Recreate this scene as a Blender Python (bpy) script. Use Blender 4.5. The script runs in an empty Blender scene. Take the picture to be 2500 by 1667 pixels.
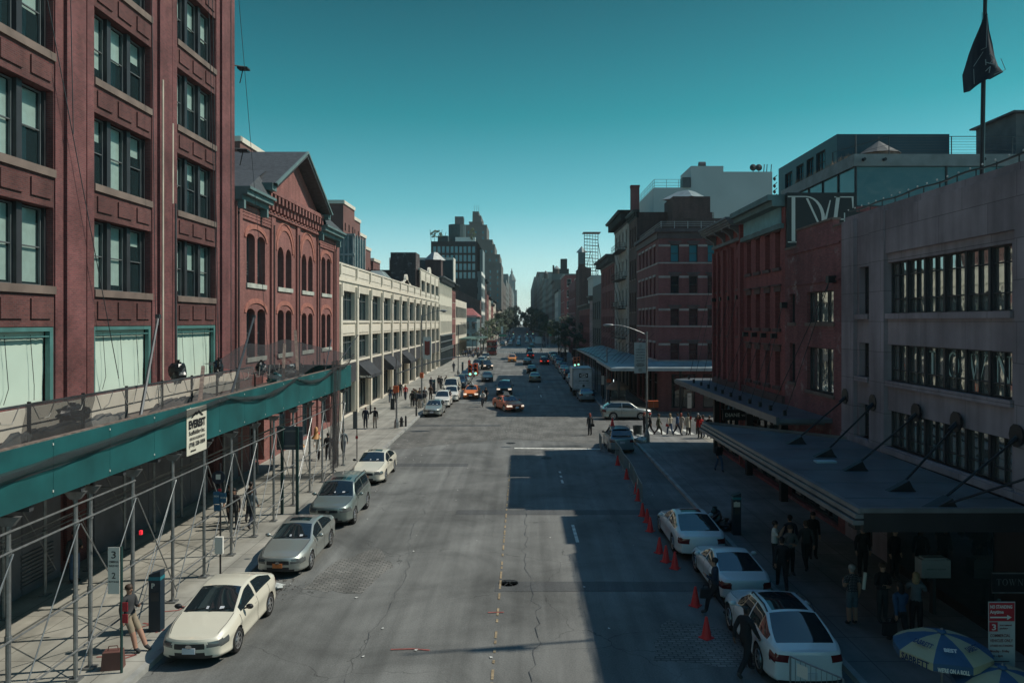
import bpy, math, random
from mathutils import Vector, Matrix
R = math.radians
rnd = random.Random(7)
S = bpy.context.scene
# ---------------------------------------------------------------- camera, sky, sun, exposure
F = 1845.0; H = 9.2; CX = 1276.0; CY = 785.0          # measured on the 2500 px wide photograph
cd = bpy.data.cameras.new('camera'); cam = bpy.data.objects.new('camera', cd)
S.collection.objects.link(cam); S.camera = cam
cam.location = (0, 0, H); cam.rotation_euler = (R(90), 0, 0)
cd.sensor_width = 36; cd.lens = F / 2500 * 36
cd.shift_x = -26 / 2500; cd.shift_y = -48.5 / 2500
cd.clip_start = .3; cd.clip_end = 9000
SUN = Vector((.86, .15, 1)).normalized()
w = bpy.data.worlds.new('World'); S.world = w; w.use_nodes = True
nt = w.node_tree; bg = nt.nodes['Background']
sky = nt.nodes.new('ShaderNodeTexSky'); sky.sky_type = 'NISHITA'; sky.sun_disc = False
sky.sun_elevation = math.asin(SUN.z); sky.sun_rotation = math.atan2(SUN.x, SUN.y)
sky.air_density = 1.0; sky.dust_density = .6; sky.ozone_density = 2.0
mul = nt.nodes.new('ShaderNodeMix'); mul.data_type = 'RGBA'; mul.blend_type = 'MULTIPLY'; mul.inputs[0].default_value = 1
geo = nt.nodes.new('ShaderNodeTexCoord'); sxyz = nt.nodes.new('ShaderNodeSeparateXYZ'); ramp = nt.nodes.new('ShaderNodeValToRGB')
nt.links.new(geo.outputs['Generated'], sxyz.inputs[0]); nt.links.new(sxyz.outputs[2], ramp.inputs[0])
er = ramp.color_ramp.elements; er[0].position = 0; er[0].color = (2.3, 2.9, 3.6, 1); er[1].position = .75; er[1].color = (.60, 1.38, 1.62, 1)
for ps, cl in ((.035, (1.8, 2.3, 2.5, 1)), (.08, (1.55, 2.1, 2.0, 1)), (.15, (.72, 1.7, 1.45, 1)), (.26, (.20, 1.22, .94, 1)), (.41, (.12, .70, .56, 1))):
    e_ = er.new(ps); e_.color = cl
nt.links.new(sky.outputs[0], mul.inputs[6]); nt.links.new(ramp.outputs[0], mul.inputs[7]); nt.links.new(mul.outputs[2], bg.inputs[0])
bg.inputs[1].default_value = .072
sl = bpy.data.lights.new('sun', 'SUN'); sun = bpy.data.objects.new('sun', sl); S.collection.objects.link(sun)
sl.energy = 4.2; sl.angle = R(.53); sl.color = (1, .93, .80)
sun.rotation_euler = SUN.to_track_quat('Z', 'Y').to_euler()
S.view_settings.view_transform = 'Standard'; S.view_settings.look = 'None'
S.view_settings.exposure = 0; S.view_settings.gamma = 1
# ---------------------------------------------------------------- materials
MC = {}
def newmat(name):
    m = bpy.data.materials.new(name); m.use_nodes = True
    return m, m.node_tree, m.node_tree.nodes['Principled BSDF']
def M(name, col, rough=.75, metal=0, var=.22, scale=1.2, bump=0, spec=.4, coat=0, bs=30):
    if name in MC: return MC[name]
    m, t, p = newmat(name); N = t.nodes; L = t.links
    tc = N.new('ShaderNodeTexCoord'); no = N.new('ShaderNodeTexNoise'); no.inputs['Scale'].default_value = scale
    no.inputs['Detail'].default_value = 6; L.new(tc.outputs['Object'], no.inputs['Vector'])
    mx = N.new('ShaderNodeMix'); mx.data_type = 'RGBA'
    mr = N.new('ShaderNodeMapRange'); mr.inputs[1].default_value = .3; mr.inputs[2].default_value = .7
    L.new(no.outputs[0], mr.inputs[0]); L.new(mr.outputs[0], mx.inputs[0])
    mx.inputs[6].default_value = tuple(c * (1 - var) for c in col) + (1,)
    mx.inputs[7].default_value = tuple(min(1, c * (1 + var)) for c in col) + (1,)
    L.new(mx.outputs[2], p.inputs['Base Color'])
    p.inputs['Roughness'].default_value = rough; p.inputs['Metallic'].default_value = metal
    p.inputs['Specular IOR Level'].default_value = spec
    p.inputs['Coat Weight'].default_value = coat; p.inputs['Coat Roughness'].default_value = .04
    if bump:
        n2 = N.new('ShaderNodeTexNoise'); n2.inputs['Scale'].default_value = bs; n2.inputs['Detail'].default_value = 4
        L.new(tc.outputs['Object'], n2.inputs['Vector'])
        b = N.new('ShaderNodeBump'); b.inputs['Strength'].default_value = bump; b.inputs['Distance'].default_value = .02
        L.new(n2.outputs[0], b.inputs['Height']); L.new(b.outputs[0], p.inputs['Normal'])
    MC[name] = m; return m
def tiles(name, c1, c2, mortar, bw, rh, ms, offset=.5, rough=.85, stain=.25, bump=.5, stainscale=.25, c3=None, worn=0, streak=.16):
    """brick or paving: a brick texture in metres on the UV map, with broad stains"""
    if name in MC: return MC[name]
    m, t, p = newmat(name); N = t.nodes; L = t.links
    uv = N.new('ShaderNodeUVMap'); br = N.new('ShaderNodeTexBrick')
    L.new(uv.outputs[0], br.inputs['Vector'])
    br.offset = offset; br.inputs['Scale'].default_value = 1
    br.inputs['Color1'].default_value = c1 + (1,); br.inputs['Color2'].default_value = c2 + (1,)
    br.inputs['Mortar'].default_value = mortar + (1,)
    br.inputs['Mortar Size'].default_value = ms; br.inputs['Mortar Smooth'].default_value = .1
    br.inputs['Brick Width'].default_value = bw; br.inputs['Row Height'].default_value = rh
    no = N.new('ShaderNodeTexNoise'); no.inputs['Scale'].default_value = stainscale; no.inputs['Detail'].default_value = 8
    no.inputs['Roughness'].default_value = .65; L.new(uv.outputs[0], no.inputs['Vector'])
    mr = N.new('ShaderNodeMapRange'); mr.inputs[1].default_value = .3; mr.inputs[2].default_value = .7
    mr.inputs[3].default_value = 1 - stain; mr.inputs[4].default_value = 1 + stain
    L.new(no.outputs[0], mr.inputs[0])
    mx = N.new('ShaderNodeMix'); mx.data_type = 'RGBA'; mx.blend_type = 'MULTIPLY'; mx.inputs[0].default_value = 1
    L.new(br.outputs[0], mx.inputs[6]); L.new(mr.outputs[0], mx.inputs[7])
    mp = N.new('ShaderNodeMapping'); mp.inputs['Scale'].default_value = (1.6, .16, 1); L.new(uv.outputs[0], mp.inputs[0])
    n5 = N.new('ShaderNodeTexNoise'); n5.inputs['Scale'].default_value = 1; n5.inputs['Detail'].default_value = 7; L.new(mp.outputs[0], n5.inputs['Vector'])
    r5 = N.new('ShaderNodeMapRange'); r5.inputs[1].default_value = .35; r5.inputs[2].default_value = .65; r5.inputs[3].default_value = 1 - streak; r5.inputs[4].default_value = 1 + streak * .7; L.new(n5.outputs[0], r5.inputs[0])
    m5 = N.new('ShaderNodeMix'); m5.data_type = 'RGBA'; m5.blend_type = 'MULTIPLY'; m5.inputs[0].default_value = 1; L.new(mx.outputs[2], m5.inputs[6]); L.new(r5.outputs[0], m5.inputs[7])
    out = m5.outputs[2]
    if worn:
        n3 = N.new('ShaderNodeTexNoise'); n3.inputs['Scale'].default_value = .8; n3.inputs['Detail'].default_value = 10
        n3.inputs['Roughness'].default_value = .75; L.new(uv.outputs[0], n3.inputs['Vector'])
        r3 = N.new('ShaderNodeMapRange'); r3.inputs[1].default_value = .55; r3.inputs[2].default_value = .68; r3.inputs[4].default_value = worn
        L.new(n3.outputs[0], r3.inputs[0])
        m3 = N.new('ShaderNodeMix'); m3.data_type = 'RGBA'; L.new(r3.outputs[0], m3.inputs[0])
        L.new(out, m3.inputs[6]); m3.inputs[7].default_value = (c3 or (.5, .48, .45)) + (1,); out = m3.outputs[2]
    L.new(out, p.inputs['Base Color']); p.inputs['Roughness'].default_value = rough; p.inputs['Specular IOR Level'].default_value = .25
    if bump:
        b = N.new('ShaderNodeBump'); b.inputs['Strength'].default_value = bump; b.inputs['Distance'].default_value = .01; b.invert = True
        L.new(br.outputs['Fac'], b.inputs['Height']); L.new(b.outputs[0], p.inputs['Normal'])
    MC[name] = m; return m
def asphalt(name, col, crack=.6, stain=.42):
    m, t, p = newmat(name); N = t.nodes; L = t.links
    tc = N.new('ShaderNodeTexCoord')
    def noise(s, d=6, r=.6, vec=None, dist=0):
        n = N.new('ShaderNodeTexNoise'); n.inputs['Scale'].default_value = s; n.inputs['Detail'].default_value = d
        n.inputs['Roughness'].default_value = r; n.inputs['Distortion'].default_value = dist
        L.new(vec or tc.outputs['Object'], n.inputs['Vector']); return n.outputs[0]
    def rng(x, a, b, c, d):
        q = N.new('ShaderNodeMapRange'); q.inputs[1].default_value = a; q.inputs[2].default_value = b
        q.inputs[3].default_value = c; q.inputs[4].default_value = d; L.new(x, q.inputs[0]); return q.outputs[0]
    def mul2(a, b):
        q = N.new('ShaderNodeMath'); q.operation = 'MULTIPLY'; L.new(a, q.inputs[0]); L.new(b, q.inputs[1]); return q.outputs[0]
    mp = N.new('ShaderNodeMapping'); mp.inputs['Scale'].default_value = (1, .12, 1); L.new(tc.outputs['Object'], mp.inputs[0])
    a = rng(noise(.22, 8, .62, None, .6), .3, .7, 1 - stain, 1 + stain)
    b_ = rng(noise(.9, 5, .6, mp.outputs[0]), .3, .7, .8, 1.2)
    c = rng(noise(22, 3, .75), .25, .75, .66, 1.34)
    mp2 = N.new('ShaderNodeMapping'); mp2.inputs['Scale'].default_value = (2.2, .035, 1); L.new(tc.outputs['Object'], mp2.inputs[0])
    k = mul2(mul2(mul2(a, b_), c), rng(noise(.8, 3, .5, mp2.outputs[0]), .35, .65, .86, 1.12))
    if crack:
        vo = N.new('ShaderNodeTexVoronoi'); vo.feature = 'DISTANCE_TO_EDGE'; vo.inputs['Scale'].default_value = .23
        ds = N.new('ShaderNodeMix'); ds.data_type = 'RGBA'; ds.blend_type = 'LINEAR_LIGHT'; ds.inputs[0].default_value = .5
        nn = N.new('ShaderNodeTexNoise'); nn.inputs['Scale'].default_value = 1.1; nn.inputs['Detail'].default_value = 6
        L.new(tc.outputs['Object'], nn.inputs['Vector']); L.new(tc.outputs['Object'], ds.inputs[6]); L.new(nn.outputs[1], ds.inputs[7])
        L.new(ds.outputs[2], vo.inputs['Vector'])
        ck = rng(vo.outputs[0], 0, .005, 1 - crack, 1); mk = rng(noise(.13, 3), .45, .55, 0, 1)
        mm = N.new('ShaderNodeMix'); mm.data_type = 'FLOAT'; L.new(mk, mm.inputs[0]); mm.inputs[2].default_value = 1; L.new(ck, mm.inputs[3])
        k = mul2(k, mm.outputs[0])
    mx = N.new('ShaderNodeMix'); mx.data_type = 'RGBA'; mx.blend_type = 'MULTIPLY'; mx.inputs[0].default_value = 1
    mx.inputs[6].default_value = col + (1,); L.new(k, mx.inputs[7]); L.new(mx.outputs[2], p.inputs['Base Color'])
    p.inputs['Roughness'].default_value = .8; p.inputs['Specular IOR Level'].default_value = .3
    b = N.new('ShaderNodeBump'); b.inputs['Strength'].default_value = .4; b.inputs['Distance'].default_value = .01
    L.new(noise(25, 3, .7), b.inputs['Height']); L.new(b.outputs[0], p.inputs['Normal'])
    MC[name] = m; return m
def glassmat(name, col, rough=.04, wav=.12, spec=.9):
    m, t, p = newmat(name); N = t.nodes; L = t.links
    p.inputs['Base Color'].default_value = col + (1,); p.inputs['Roughness'].default_value = rough
    p.inputs['Specular IOR Level'].default_value = spec
    tc = N.new('ShaderNodeTexCoord'); n = N.new('ShaderNodeTexNoise'); n.inputs['Scale'].default_value = 1.3
    L.new(tc.outputs['Object'], n.inputs['Vector'])
    b = N.new('ShaderNodeBump'); b.inputs['Strength'].default_value = wav; b.inputs['Distance'].default_value = .08
    L.new(n.outputs[0], b.inputs['Height']); L.new(b.outputs[0], p.inputs['Normal'])
    MC[name] = m; return m
def emit(name, col, s):
    m, t, p = newmat(name); p.inputs['Base Color'].default_value = col + (1,)
    p.inputs['Emission Color'].default_value = col + (1,); p.inputs['Emission Strength'].default_value = s
    MC[name] = m; return m
def seethrough(name, col, fac, gloss=False):
    m, t, p = newmat(name); N = t.nodes; L = t.links
    tr = N.new('ShaderNodeBsdfTransparent'); mx = N.new('ShaderNodeMixShader')
    p.inputs['Base Color'].default_value = col + (1,); p.inputs['Roughness'].default_value = .05 if gloss else .9
    if gloss:
        p.inputs['Specular IOR Level'].default_value = 1
        tr.inputs[0].default_value = (.8, .88, .88, 1)
    L.new(tr.outputs[0], mx.inputs[1]); L.new(p.outputs[0], mx.inputs[2]); mx.inputs[0].default_value = fac
    L.new(mx.outputs[0], N['Material Output'].inputs[0])
    MC[name] = m; return m
# ---------------------------------------------------------------- mesh helpers
C = S.collection
ORG = {}
def org(o): return ORG.get(o.name, Vector((0, 0, 0))) if o else Vector((0, 0, 0))
SPLIT = set('spandrel sill_course sill lintel drainpipe pilaster hoarding louvre cornice stay_anchor railing_post roof_vent mullions post stay_cable fixing round_vent rope rope_coil timber_boom joists satellite_dish spotlight white_stone_band air_conditioner pedestrian_signal white_band tail_light brick_arch hoist_rope stay coping wall_bracket column stiffener antenna roof_unit stucco_relief stone_relief bracketed_cornice brownstone_trim roof_seam work_lamp ledger awning'.split())
class MB:
    def pieces(s, m=.03):
        p = list(range(len(s.v)))
        def f(a):
            while p[a] != a: p[a] = p[p[a]]; a = p[a]
            return a
        for fc in s.f:
            for i in fc[1:]: p[f(i)] = f(fc[0])
        bb = {}
        for i, c in enumerate(s.v):
            b = bb.setdefault(f(i), [list(c), list(c)])
            for k in range(3): b[0][k] = min(b[0][k], c[k]); b[1][k] = max(b[1][k], c[k])
        K = list(bb); q = {k: k for k in K}
        def g(a):
            while q[a] != a: a = q[a]
            return a
        for i, a in enumerate(K):
            for b in K[:i]:
                if all(bb[a][0][k] - m <= bb[b][1][k] and bb[b][0][k] - m <= bb[a][1][k] for k in range(3)): q[g(a)] = g(b)
        out = {}
        for fc, mi in zip(s.f, s.m): out.setdefault(g(f(fc[0])), MB()).face([s.v[i] for i in fc], mi)
        return list(out.values())
    def __init__(s): s.v = []; s.f = []; s.m = []
    def face(s, pts, mi=0):
        n = len(s.v); s.v += [tuple(p) for p in pts]; s.f.append(tuple(range(n, n + len(pts)))); s.m.append(mi); return s
    def grid(s, rows, mi=0, close=False, skip=None):
        n = len(s.v); w_ = len(rows[0])
        for r in rows: s.v += [tuple(p) for p in r]
        for i in range(len(rows) - 1):
            for j in range(w_ if close else w_ - 1):
                if skip and skip(i, j): continue
                k = (j + 1) % w_
                s.f.append((n + i * w_ + j, n + i * w_ + k, n + (i + 1) * w_ + k, n + (i + 1) * w_ + j)); s.m.append(mi)
        return s
    def box(s, x0, x1, y0, y1, z0, z1, mi=0):
        if x0 > x1: x0, x1 = x1, x0
        if y0 > y1: y0, y1 = y1, y0
        n = len(s.v)
        s.v += [(x0, y0, z0), (x1, y0, z0), (x1, y1, z0), (x0, y1, z0), (x0, y0, z1), (x1, y0, z1), (x1, y1, z1), (x0, y1, z1)]
        for f in ((0, 3, 2, 1), (4, 5, 6, 7), (0, 1, 5, 4), (1, 2, 6, 5), (2, 3, 7, 6), (3, 0, 4, 7)):
            s.f.append(tuple(n + i for i in f)); s.m.append(mi)
        return s
    def tube(s, p, q, r, n=6, r2=None, mi=0, cap=True):
        p = Vector(p); q = Vector(q); d = (q - p)
        if d.length < 1e-6: return s
        d.normalize(); a = d.orthogonal().normalized(); b = d.cross(a); r2 = r if r2 is None else r2
        k = len(s.v)
        for c, rr in ((p, r), (q, r2)):
            for i in range(n):
                t = 2 * math.pi * i / n; s.v.append(tuple(c + a * (rr * math.cos(t)) + b * (rr * math.sin(t))))
        for i in range(n):
            s.f.append((k + i, k + (i + 1) % n, k + n + (i + 1) % n, k + n + i)); s.m.append(mi)
        if cap:
            s.f.append(tuple(k + i for i in reversed(range(n)))); s.m.append(mi)
            s.f.append(tuple(k + n + i for i in range(n))); s.m.append(mi)
        return s
    def path(s, pts, r, n=6, mi=0):
        for a, b in zip(pts, pts[1:]): s.tube(a, b, r, n, mi=mi)
        return s
    def lathe(s, prof, c=(0, 0, 0), n=12, mi=0, sx=1, sy=1, axis='z', cap=True):
        rows = []
        for r, z in prof:
            row = []
            for i in range(n):
                t = 2 * math.pi * i / n; x, y = r * math.cos(t) * sx, r * math.sin(t) * sy
                row.append((c[0] + x, c[1] + y, c[2] + z) if axis == 'z' else (c[0] + z, c[1] + x, c[2] + y) if axis == 'x' else (c[0] + x, c[1] + z, c[2] + y))
            rows.append(row)
        s.grid(rows, mi, close=True)
        if cap and prof[0][0] > 1e-4: s.face(rows[0][::-1], mi)
        if cap and prof[-1][0] > 1e-4: s.face(rows[-1], mi)
        return s
    def prism(s, poly, f0, f1, mi=0):
        """poly list of 2d points, f0/f1 map a 2d point to 3d for the two caps"""
        a = [f0(*p) for p in poly]; b = [f1(*p) for p in poly]
        s.face(a[::-1], mi); s.face(b, mi)
        for i in range(len(poly)):
            j = (i + 1) % len(poly); s.face([a[i], a[j], b[j], b[i]], mi)
        return s
    def blob(s, c, rx, ry, rz, seed=0, amp=.25, nu=10, nv=7, mi=0):
        g = random.Random(seed); rows = []
        for i in range(nv + 1):
            ph = math.pi * i / nv - math.pi / 2; row = []
            for j in range(nu):
                t = 2 * math.pi * j / nu; k = 1 + (g.random() - .5) * 2 * amp * (1 if 0 < i < nv else 0)
                row.append((c[0] + rx * k * math.cos(ph) * math.cos(t), c[1] + ry * k * math.cos(ph) * math.sin(t), c[2] + rz * (k if i < nv else 1) * math.sin(ph)))
            rows.append(row)
        return s.grid(rows, mi, close=True)
    def xf(s, mat, k0=0):
        s.v = s.v[:k0] + [tuple(mat @ Vector(p)) for p in s.v[k0:]]; return s
    def mesh(s, name, mats, off=(0, 0, 0), smooth=False, uv=True):
        me = bpy.data.meshes.new(name); o = Vector(off)
        me.from_pydata([(p[0] - o.x, p[1] - o.y, p[2] - o.z) for p in s.v], [], s.f)
        for m_ in (mats if isinstance(mats, (list, tuple)) else [mats]): me.materials.append(m_)
        me.polygons.foreach_set('material_index', s.m)
        if smooth: me.polygons.foreach_set('use_smooth', [True] * len(s.f))
        if uv:
            l = me.uv_layers.new(name='UVMap'); dat = []
            for p in me.polygons:
                n = p.normal; ax = max(range(3), key=lambda i: abs(n[i]))
                for vi in p.vertices:
                    q = s.v[vi]; dat += [q[1], q[2]] if ax == 0 else [q[0], q[2]] if ax == 1 else [q[0], q[1]]
            l.data.foreach_set('uv', dat)
        me.update(); return me
    def build(s, name, mats, parent=None, smooth=False, uv=True, **k):
        if name in SPLIT:
            ps = s.pieces()
            if 1 < len(ps) <= 100:
                os_ = [link(name, p.mesh(name, mats, org(parent), smooth, uv), parent, **k) for p in ps]; return os_[0]
        return link(name, s.mesh(name, mats, org(parent), smooth, uv), parent, **k)
def tag(o, label=None, cat=None, group=None, kind=None):
    if label: o['label'] = label
    if cat: o['category'] = cat
    if group: o['group'] = group
    if kind: o['kind'] = kind
    return o
def link(name, data, parent=None, loc=None, rz=0, label=None, cat=None, group=None, kind=None):
    o = bpy.data.objects.new(name, data); C.objects.link(o)
    if parent: o.parent = parent; ORG[o.name] = org(parent)
    if loc is not None:
        o.location = Vector(loc) - org(parent); ORG[o.name] = Vector((0, 0, 0)) if not parent else Vector(loc)
    if rz: o.rotation_euler = (0, 0, rz)
    return tag(o, label, cat, group, kind)
def thing(name, label, cat, loc, group=None, local=False, rz=0):
    o = bpy.data.objects.new(name, None); C.objects.link(o); o.location = loc; o.empty_display_size = .2
    if rz: o.rotation_euler = (0, 0, rz)
    ORG[o.name] = Vector((0, 0, 0)) if local else Vector(loc)
    return tag(o, label, cat, group)
def struct(name, mb, m): return tag(mb.build(name, m), kind='structure')
def gp(x, y, z=0):
    Y = F * (H - z) / (y - CY); return ((x - CX) * Y / F, Y, z)
TC = {}
def textmesh(s, size=1, bold=0, align='CENTER'):
    cu = bpy.data.curves.new('text', 'FONT'); cu.body = s; cu.size = size; cu.align_x = align; cu.offset = bold; cu.resolution_u = 2
    o = bpy.data.objects.new('tmp', cu); me = bpy.data.meshes.new_from_object(o)
    V = [v.co.copy() for v in me.vertices]; P = [tuple(p.vertices) for p in me.polygons]
    bpy.data.objects.remove(o); bpy.data.curves.remove(cu); bpy.data.meshes.remove(me); return V, P
def addtext(mb, s, size, f, mi=0, bold=0, align='CENTER', width=None):
    V, P = textmesh(s, size, bold, align)
    if width and V:
        ww = max(v.x for v in V) - min(v.x for v in V)
        if ww > 0:
            for v in V: v.x *= width / ww
    n = len(mb.v); mb.v += [tuple(f(v.x, v.y)) for v in V]
    for p in P: mb.f.append(tuple(n + i for i in p)); mb.m.append(mi)
# ---------------------------------------------------------------- palette
brick1 = tiles('brick_dark_red', (.195, .062, .062), (.13, .044, .046), (.14, .095, .09), .21, .07, .009, stain=.42, stainscale=.35, worn=.35, c3=(.30, .14, .12))
brick1b = tiles('brick_spandrel', (.14, .048, .044), (.09, .034, .034), (.11, .075, .07), .21, .07, .009, stain=.35, worn=.25, c3=(.22, .12, .10))
brick2 = tiles('brick_orange_red', (.32, .135, .118), (.24, .097, .087), (.16, .095, .088), .21, .075, .010, stain=.16)
brick3 = tiles('brick_crimson', (.31, .095, .09), (.24, .072, .07), (.17, .075, .075), .21, .07, .008, stain=.2)
brick4 = tiles('brick_worn_maroon', (.26, .09, .09), (.18, .065, .068), (.17, .10, .10), .21, .07, .009, stain=.3, worn=.5)
brick5 = tiles('brick_maroon', (.22, .08, .082), (.16, .06, .066), (.13, .08, .08), .21, .07, .008, stain=.2)
brick6 = tiles('brick_brown', (.11, .065, .06), (.08, .05, .048), (.09, .07, .065), .21, .07, .008, stain=.3)
brick7 = tiles('brick_whitewashed', (.42, .40, .37), (.3, .28, .26), (.2, .17, .16), .21, .07, .008, stain=.3, worn=.8, c3=(.13, .07, .065))
brick8 = tiles('brick_peeling_dark', (.10, .08, .08), (.07, .055, .055), (.09, .08, .08), .21, .07, .008, stain=.3, worn=.7, c3=(.5, .5, .48))
stoneL = tiles('limestone', (.31, .26, .275), (.265, .22, .235), (.16, .135, .14), 2.6, 1.15, .012, stain=.3, bump=.2, streak=.2)
beige = M('beige_stucco', (.60, .545, .45), .85, var=.12, scale=.5, bump=.1)
beige2 = M('beige_trim', (.64, .585, .49), .85, var=.08)
cream = M('cream_paint', (.60, .56, .46), .8, var=.1)
sillst = M('sill_stone', (.17, .125, .105), .85, var=.25)
sill2 = M('pale_sill_stone', (.42, .43, .38), .85)
dframe = M('dark_bronze_frame', (.045, .045, .05), .5, .3)
gframe = M('grey_window_frame', (.11, .12, .125), .5)
lframe = M('pale_window_frame', (.42, .43, .40), .6)
tframe = M('teal_window_frame', (.075, .185, .175), .5)
tarp = M('pale_green_sheeting', (.52, .64, .55), .55, var=.06, scale=.6, bump=.35, bs=1.6)
blindm = M('window_blind', (.72, .80, .72), .8, var=.08, scale=4)
darkin = M('dark_interior', (.012, .012, .014), .9)
slate = M('slate_roof', (.055, .06, .065), .7, var=.3, scale=4, bump=.3)
tarroof = M('tar_roof', (.06, .06, .062), .9)
glass = glassmat('window_glass', (.012, .028, .034))
glassb = glassmat('blue_window_glass', (.05, .20, .25), .06, .06)
glassp = glassmat('penthouse_glass', (.07, .13, .145), .08, .25, .6)
clear = seethrough('clear_glass', (.05, .09, .10), .30, True)
mirr = glassmat('reflective_glass', (.38, .41, .40), .03, .07, 1); mirr.node_tree.nodes['Principled BSDF'].inputs['Metallic'].default_value = .8
cargl = glassmat('car_glass', (.012, .02, .024), .02, 0, 1)
steel = M('galvanised_steel', (.24, .25, .25), .45, .6, var=.2, scale=6)
dsteel = M('dark_steel', (.07, .075, .08), .5, .5)
blackm = M('black_paint', (.018, .018, .02), .5)
black2 = M('black_canvas', (.035, .037, .042), .85)
rubber = M('tyre_rubber', (.018, .018, .018), .85)
rim = M('alloy_rim', (.5, .5, .5), .3, .8, var=.05)
chrome = M('chrome', (.6, .6, .6), .15, 1, var=.02)
greenf = M('green_plywood', (.008, .082, .085), .6, var=.3, scale=.9)
darkgreen = M('dark_green_paint', (.015, .05, .045), .5)
white = M('white_paint', (.72, .70, .64), .6, var=.06)
whitesign = M('white_sign', (.62, .60, .54), .6, var=.05)
redp = M('red_plastic', (.62, .035, .035), .55, var=.05)
orangep = M('orange_signal', (.55, .12, .04), .5, var=.08)
redsign = M('red_sign', (.38, .02, .03), .5, var=.05)
bluesign = M('blue_sign', (.02, .10, .18), .5, var=.05)
wood = M('weathered_planks', (.16, .12, .10), .85, var=.4, scale=5)
netm = seethrough('debris_netting', (.02, .02, .022), .62)
netl = seethrough('grey_netting', (.10, .10, .10), .46)
mascorn = M('grey_cornice', (.13, .135, .14), .7)
corng = M('green_grey_cornice', (.11, .17, .17), .7)
# ---------------------------------------------------------------- facades
def PL(side, c):
    if side == 'L': return lambda u, z, d=0: (c - d, u, z)     # faces +X
    if side == 'R': return lambda u, z, d=0: (c + d, u, z)     # faces -X
    if side == 'N': return lambda u, z, d=0: (u, c + d, z)     # faces the camera side, -Y
def arcpts(u0, u1, zs, zt, n=10):
    """points of an arch from (u0,zs) over the crown zt to (u1,zs)"""
    m_ = (u0 + u1) / 2; a = (u1 - u0) / 2
    return [(m_ - a * math.cos(math.pi * i / n), zs + (zt - zs) * math.sin(math.pi * i / n)) for i in range(n + 1)]
def facade(mb, side, c, u0, u1, z0, z1, holes, depth=.3, mi=0, ri=None):
    """wall sheet with real openings; holes = (u0,u1,z0,z1,arch height)"""
    P = PL(side, c); ri = mi if ri is None else ri
    us = sorted({round(x, 4) for h in holes for x in h[:2]} | {u0, u1}); zs = sorted({round(x, 4) for h in holes for x in h[2:4]} | {z0, z1})
    us = [x for x in us if u0 <= x <= u1]; zs = [x for x in zs if z0 <= x <= z1]
    for i in range(len(us) - 1):
        um = (us[i] + us[i + 1]) / 2; run = None
        for j in range(len(zs) - 1):
            zm = (zs[j] + zs[j + 1]) / 2
            inside = any(h[0] < um < h[1] and h[2] < zm < h[3] for h in holes)
            if not inside and run is None: run = zs[j]
            if (inside or j == len(zs) - 2) and run is not None:
                top = zs[j] if inside else zs[j + 1]
                if top > run: mb.face([P(us[i], run), P(us[i + 1], run), P(us[i + 1], top), P(us[i], top)], mi)
                run = None
    for h in holes:
        a, b, s, t = h[:4]; ar = h[4] if len(h) > 4 else 0; zt = t - ar
        mb.face([P(a, s), P(b, s), P(b, s, depth), P(a, s, depth)], ri)
        mb.face([P(a, s), P(a, s, depth), P(a, zt, depth), P(a, zt)], ri)
        mb.face([P(b, s), P(b, s, depth), P(b, zt, depth), P(b, zt)], ri)
        if ar:
            pts = arcpts(a, b, zt, t); n = len(pts) // 2
            for p, q in zip(pts, pts[1:]): mb.face([P(*p), P(*q), P(q[0], q[1], depth), P(p[0], p[1], depth)], ri)
            for p, q in zip(pts[:n], pts[1:n + 1]): mb.face([P(*p), P(*q), P(a, t)], mi)
            for p, q in zip(pts[n:], pts[n + 1:]): mb.face([P(*p), P(*q), P(b, t)], mi)
        else:
            mb.face([P(a, t), P(b, t), P(b, t, depth), P(a, t, depth)], ri)
WC = {}
def pl_box(mb, side, u0, u1, z0, z1, d0, d1, mi=0):
    P = PL(side, 0); a = P(u0, z0, d0); b = P(u1, z1, d1); mb.box(a[0], b[0], a[1], b[1], a[2], b[2], mi)
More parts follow.
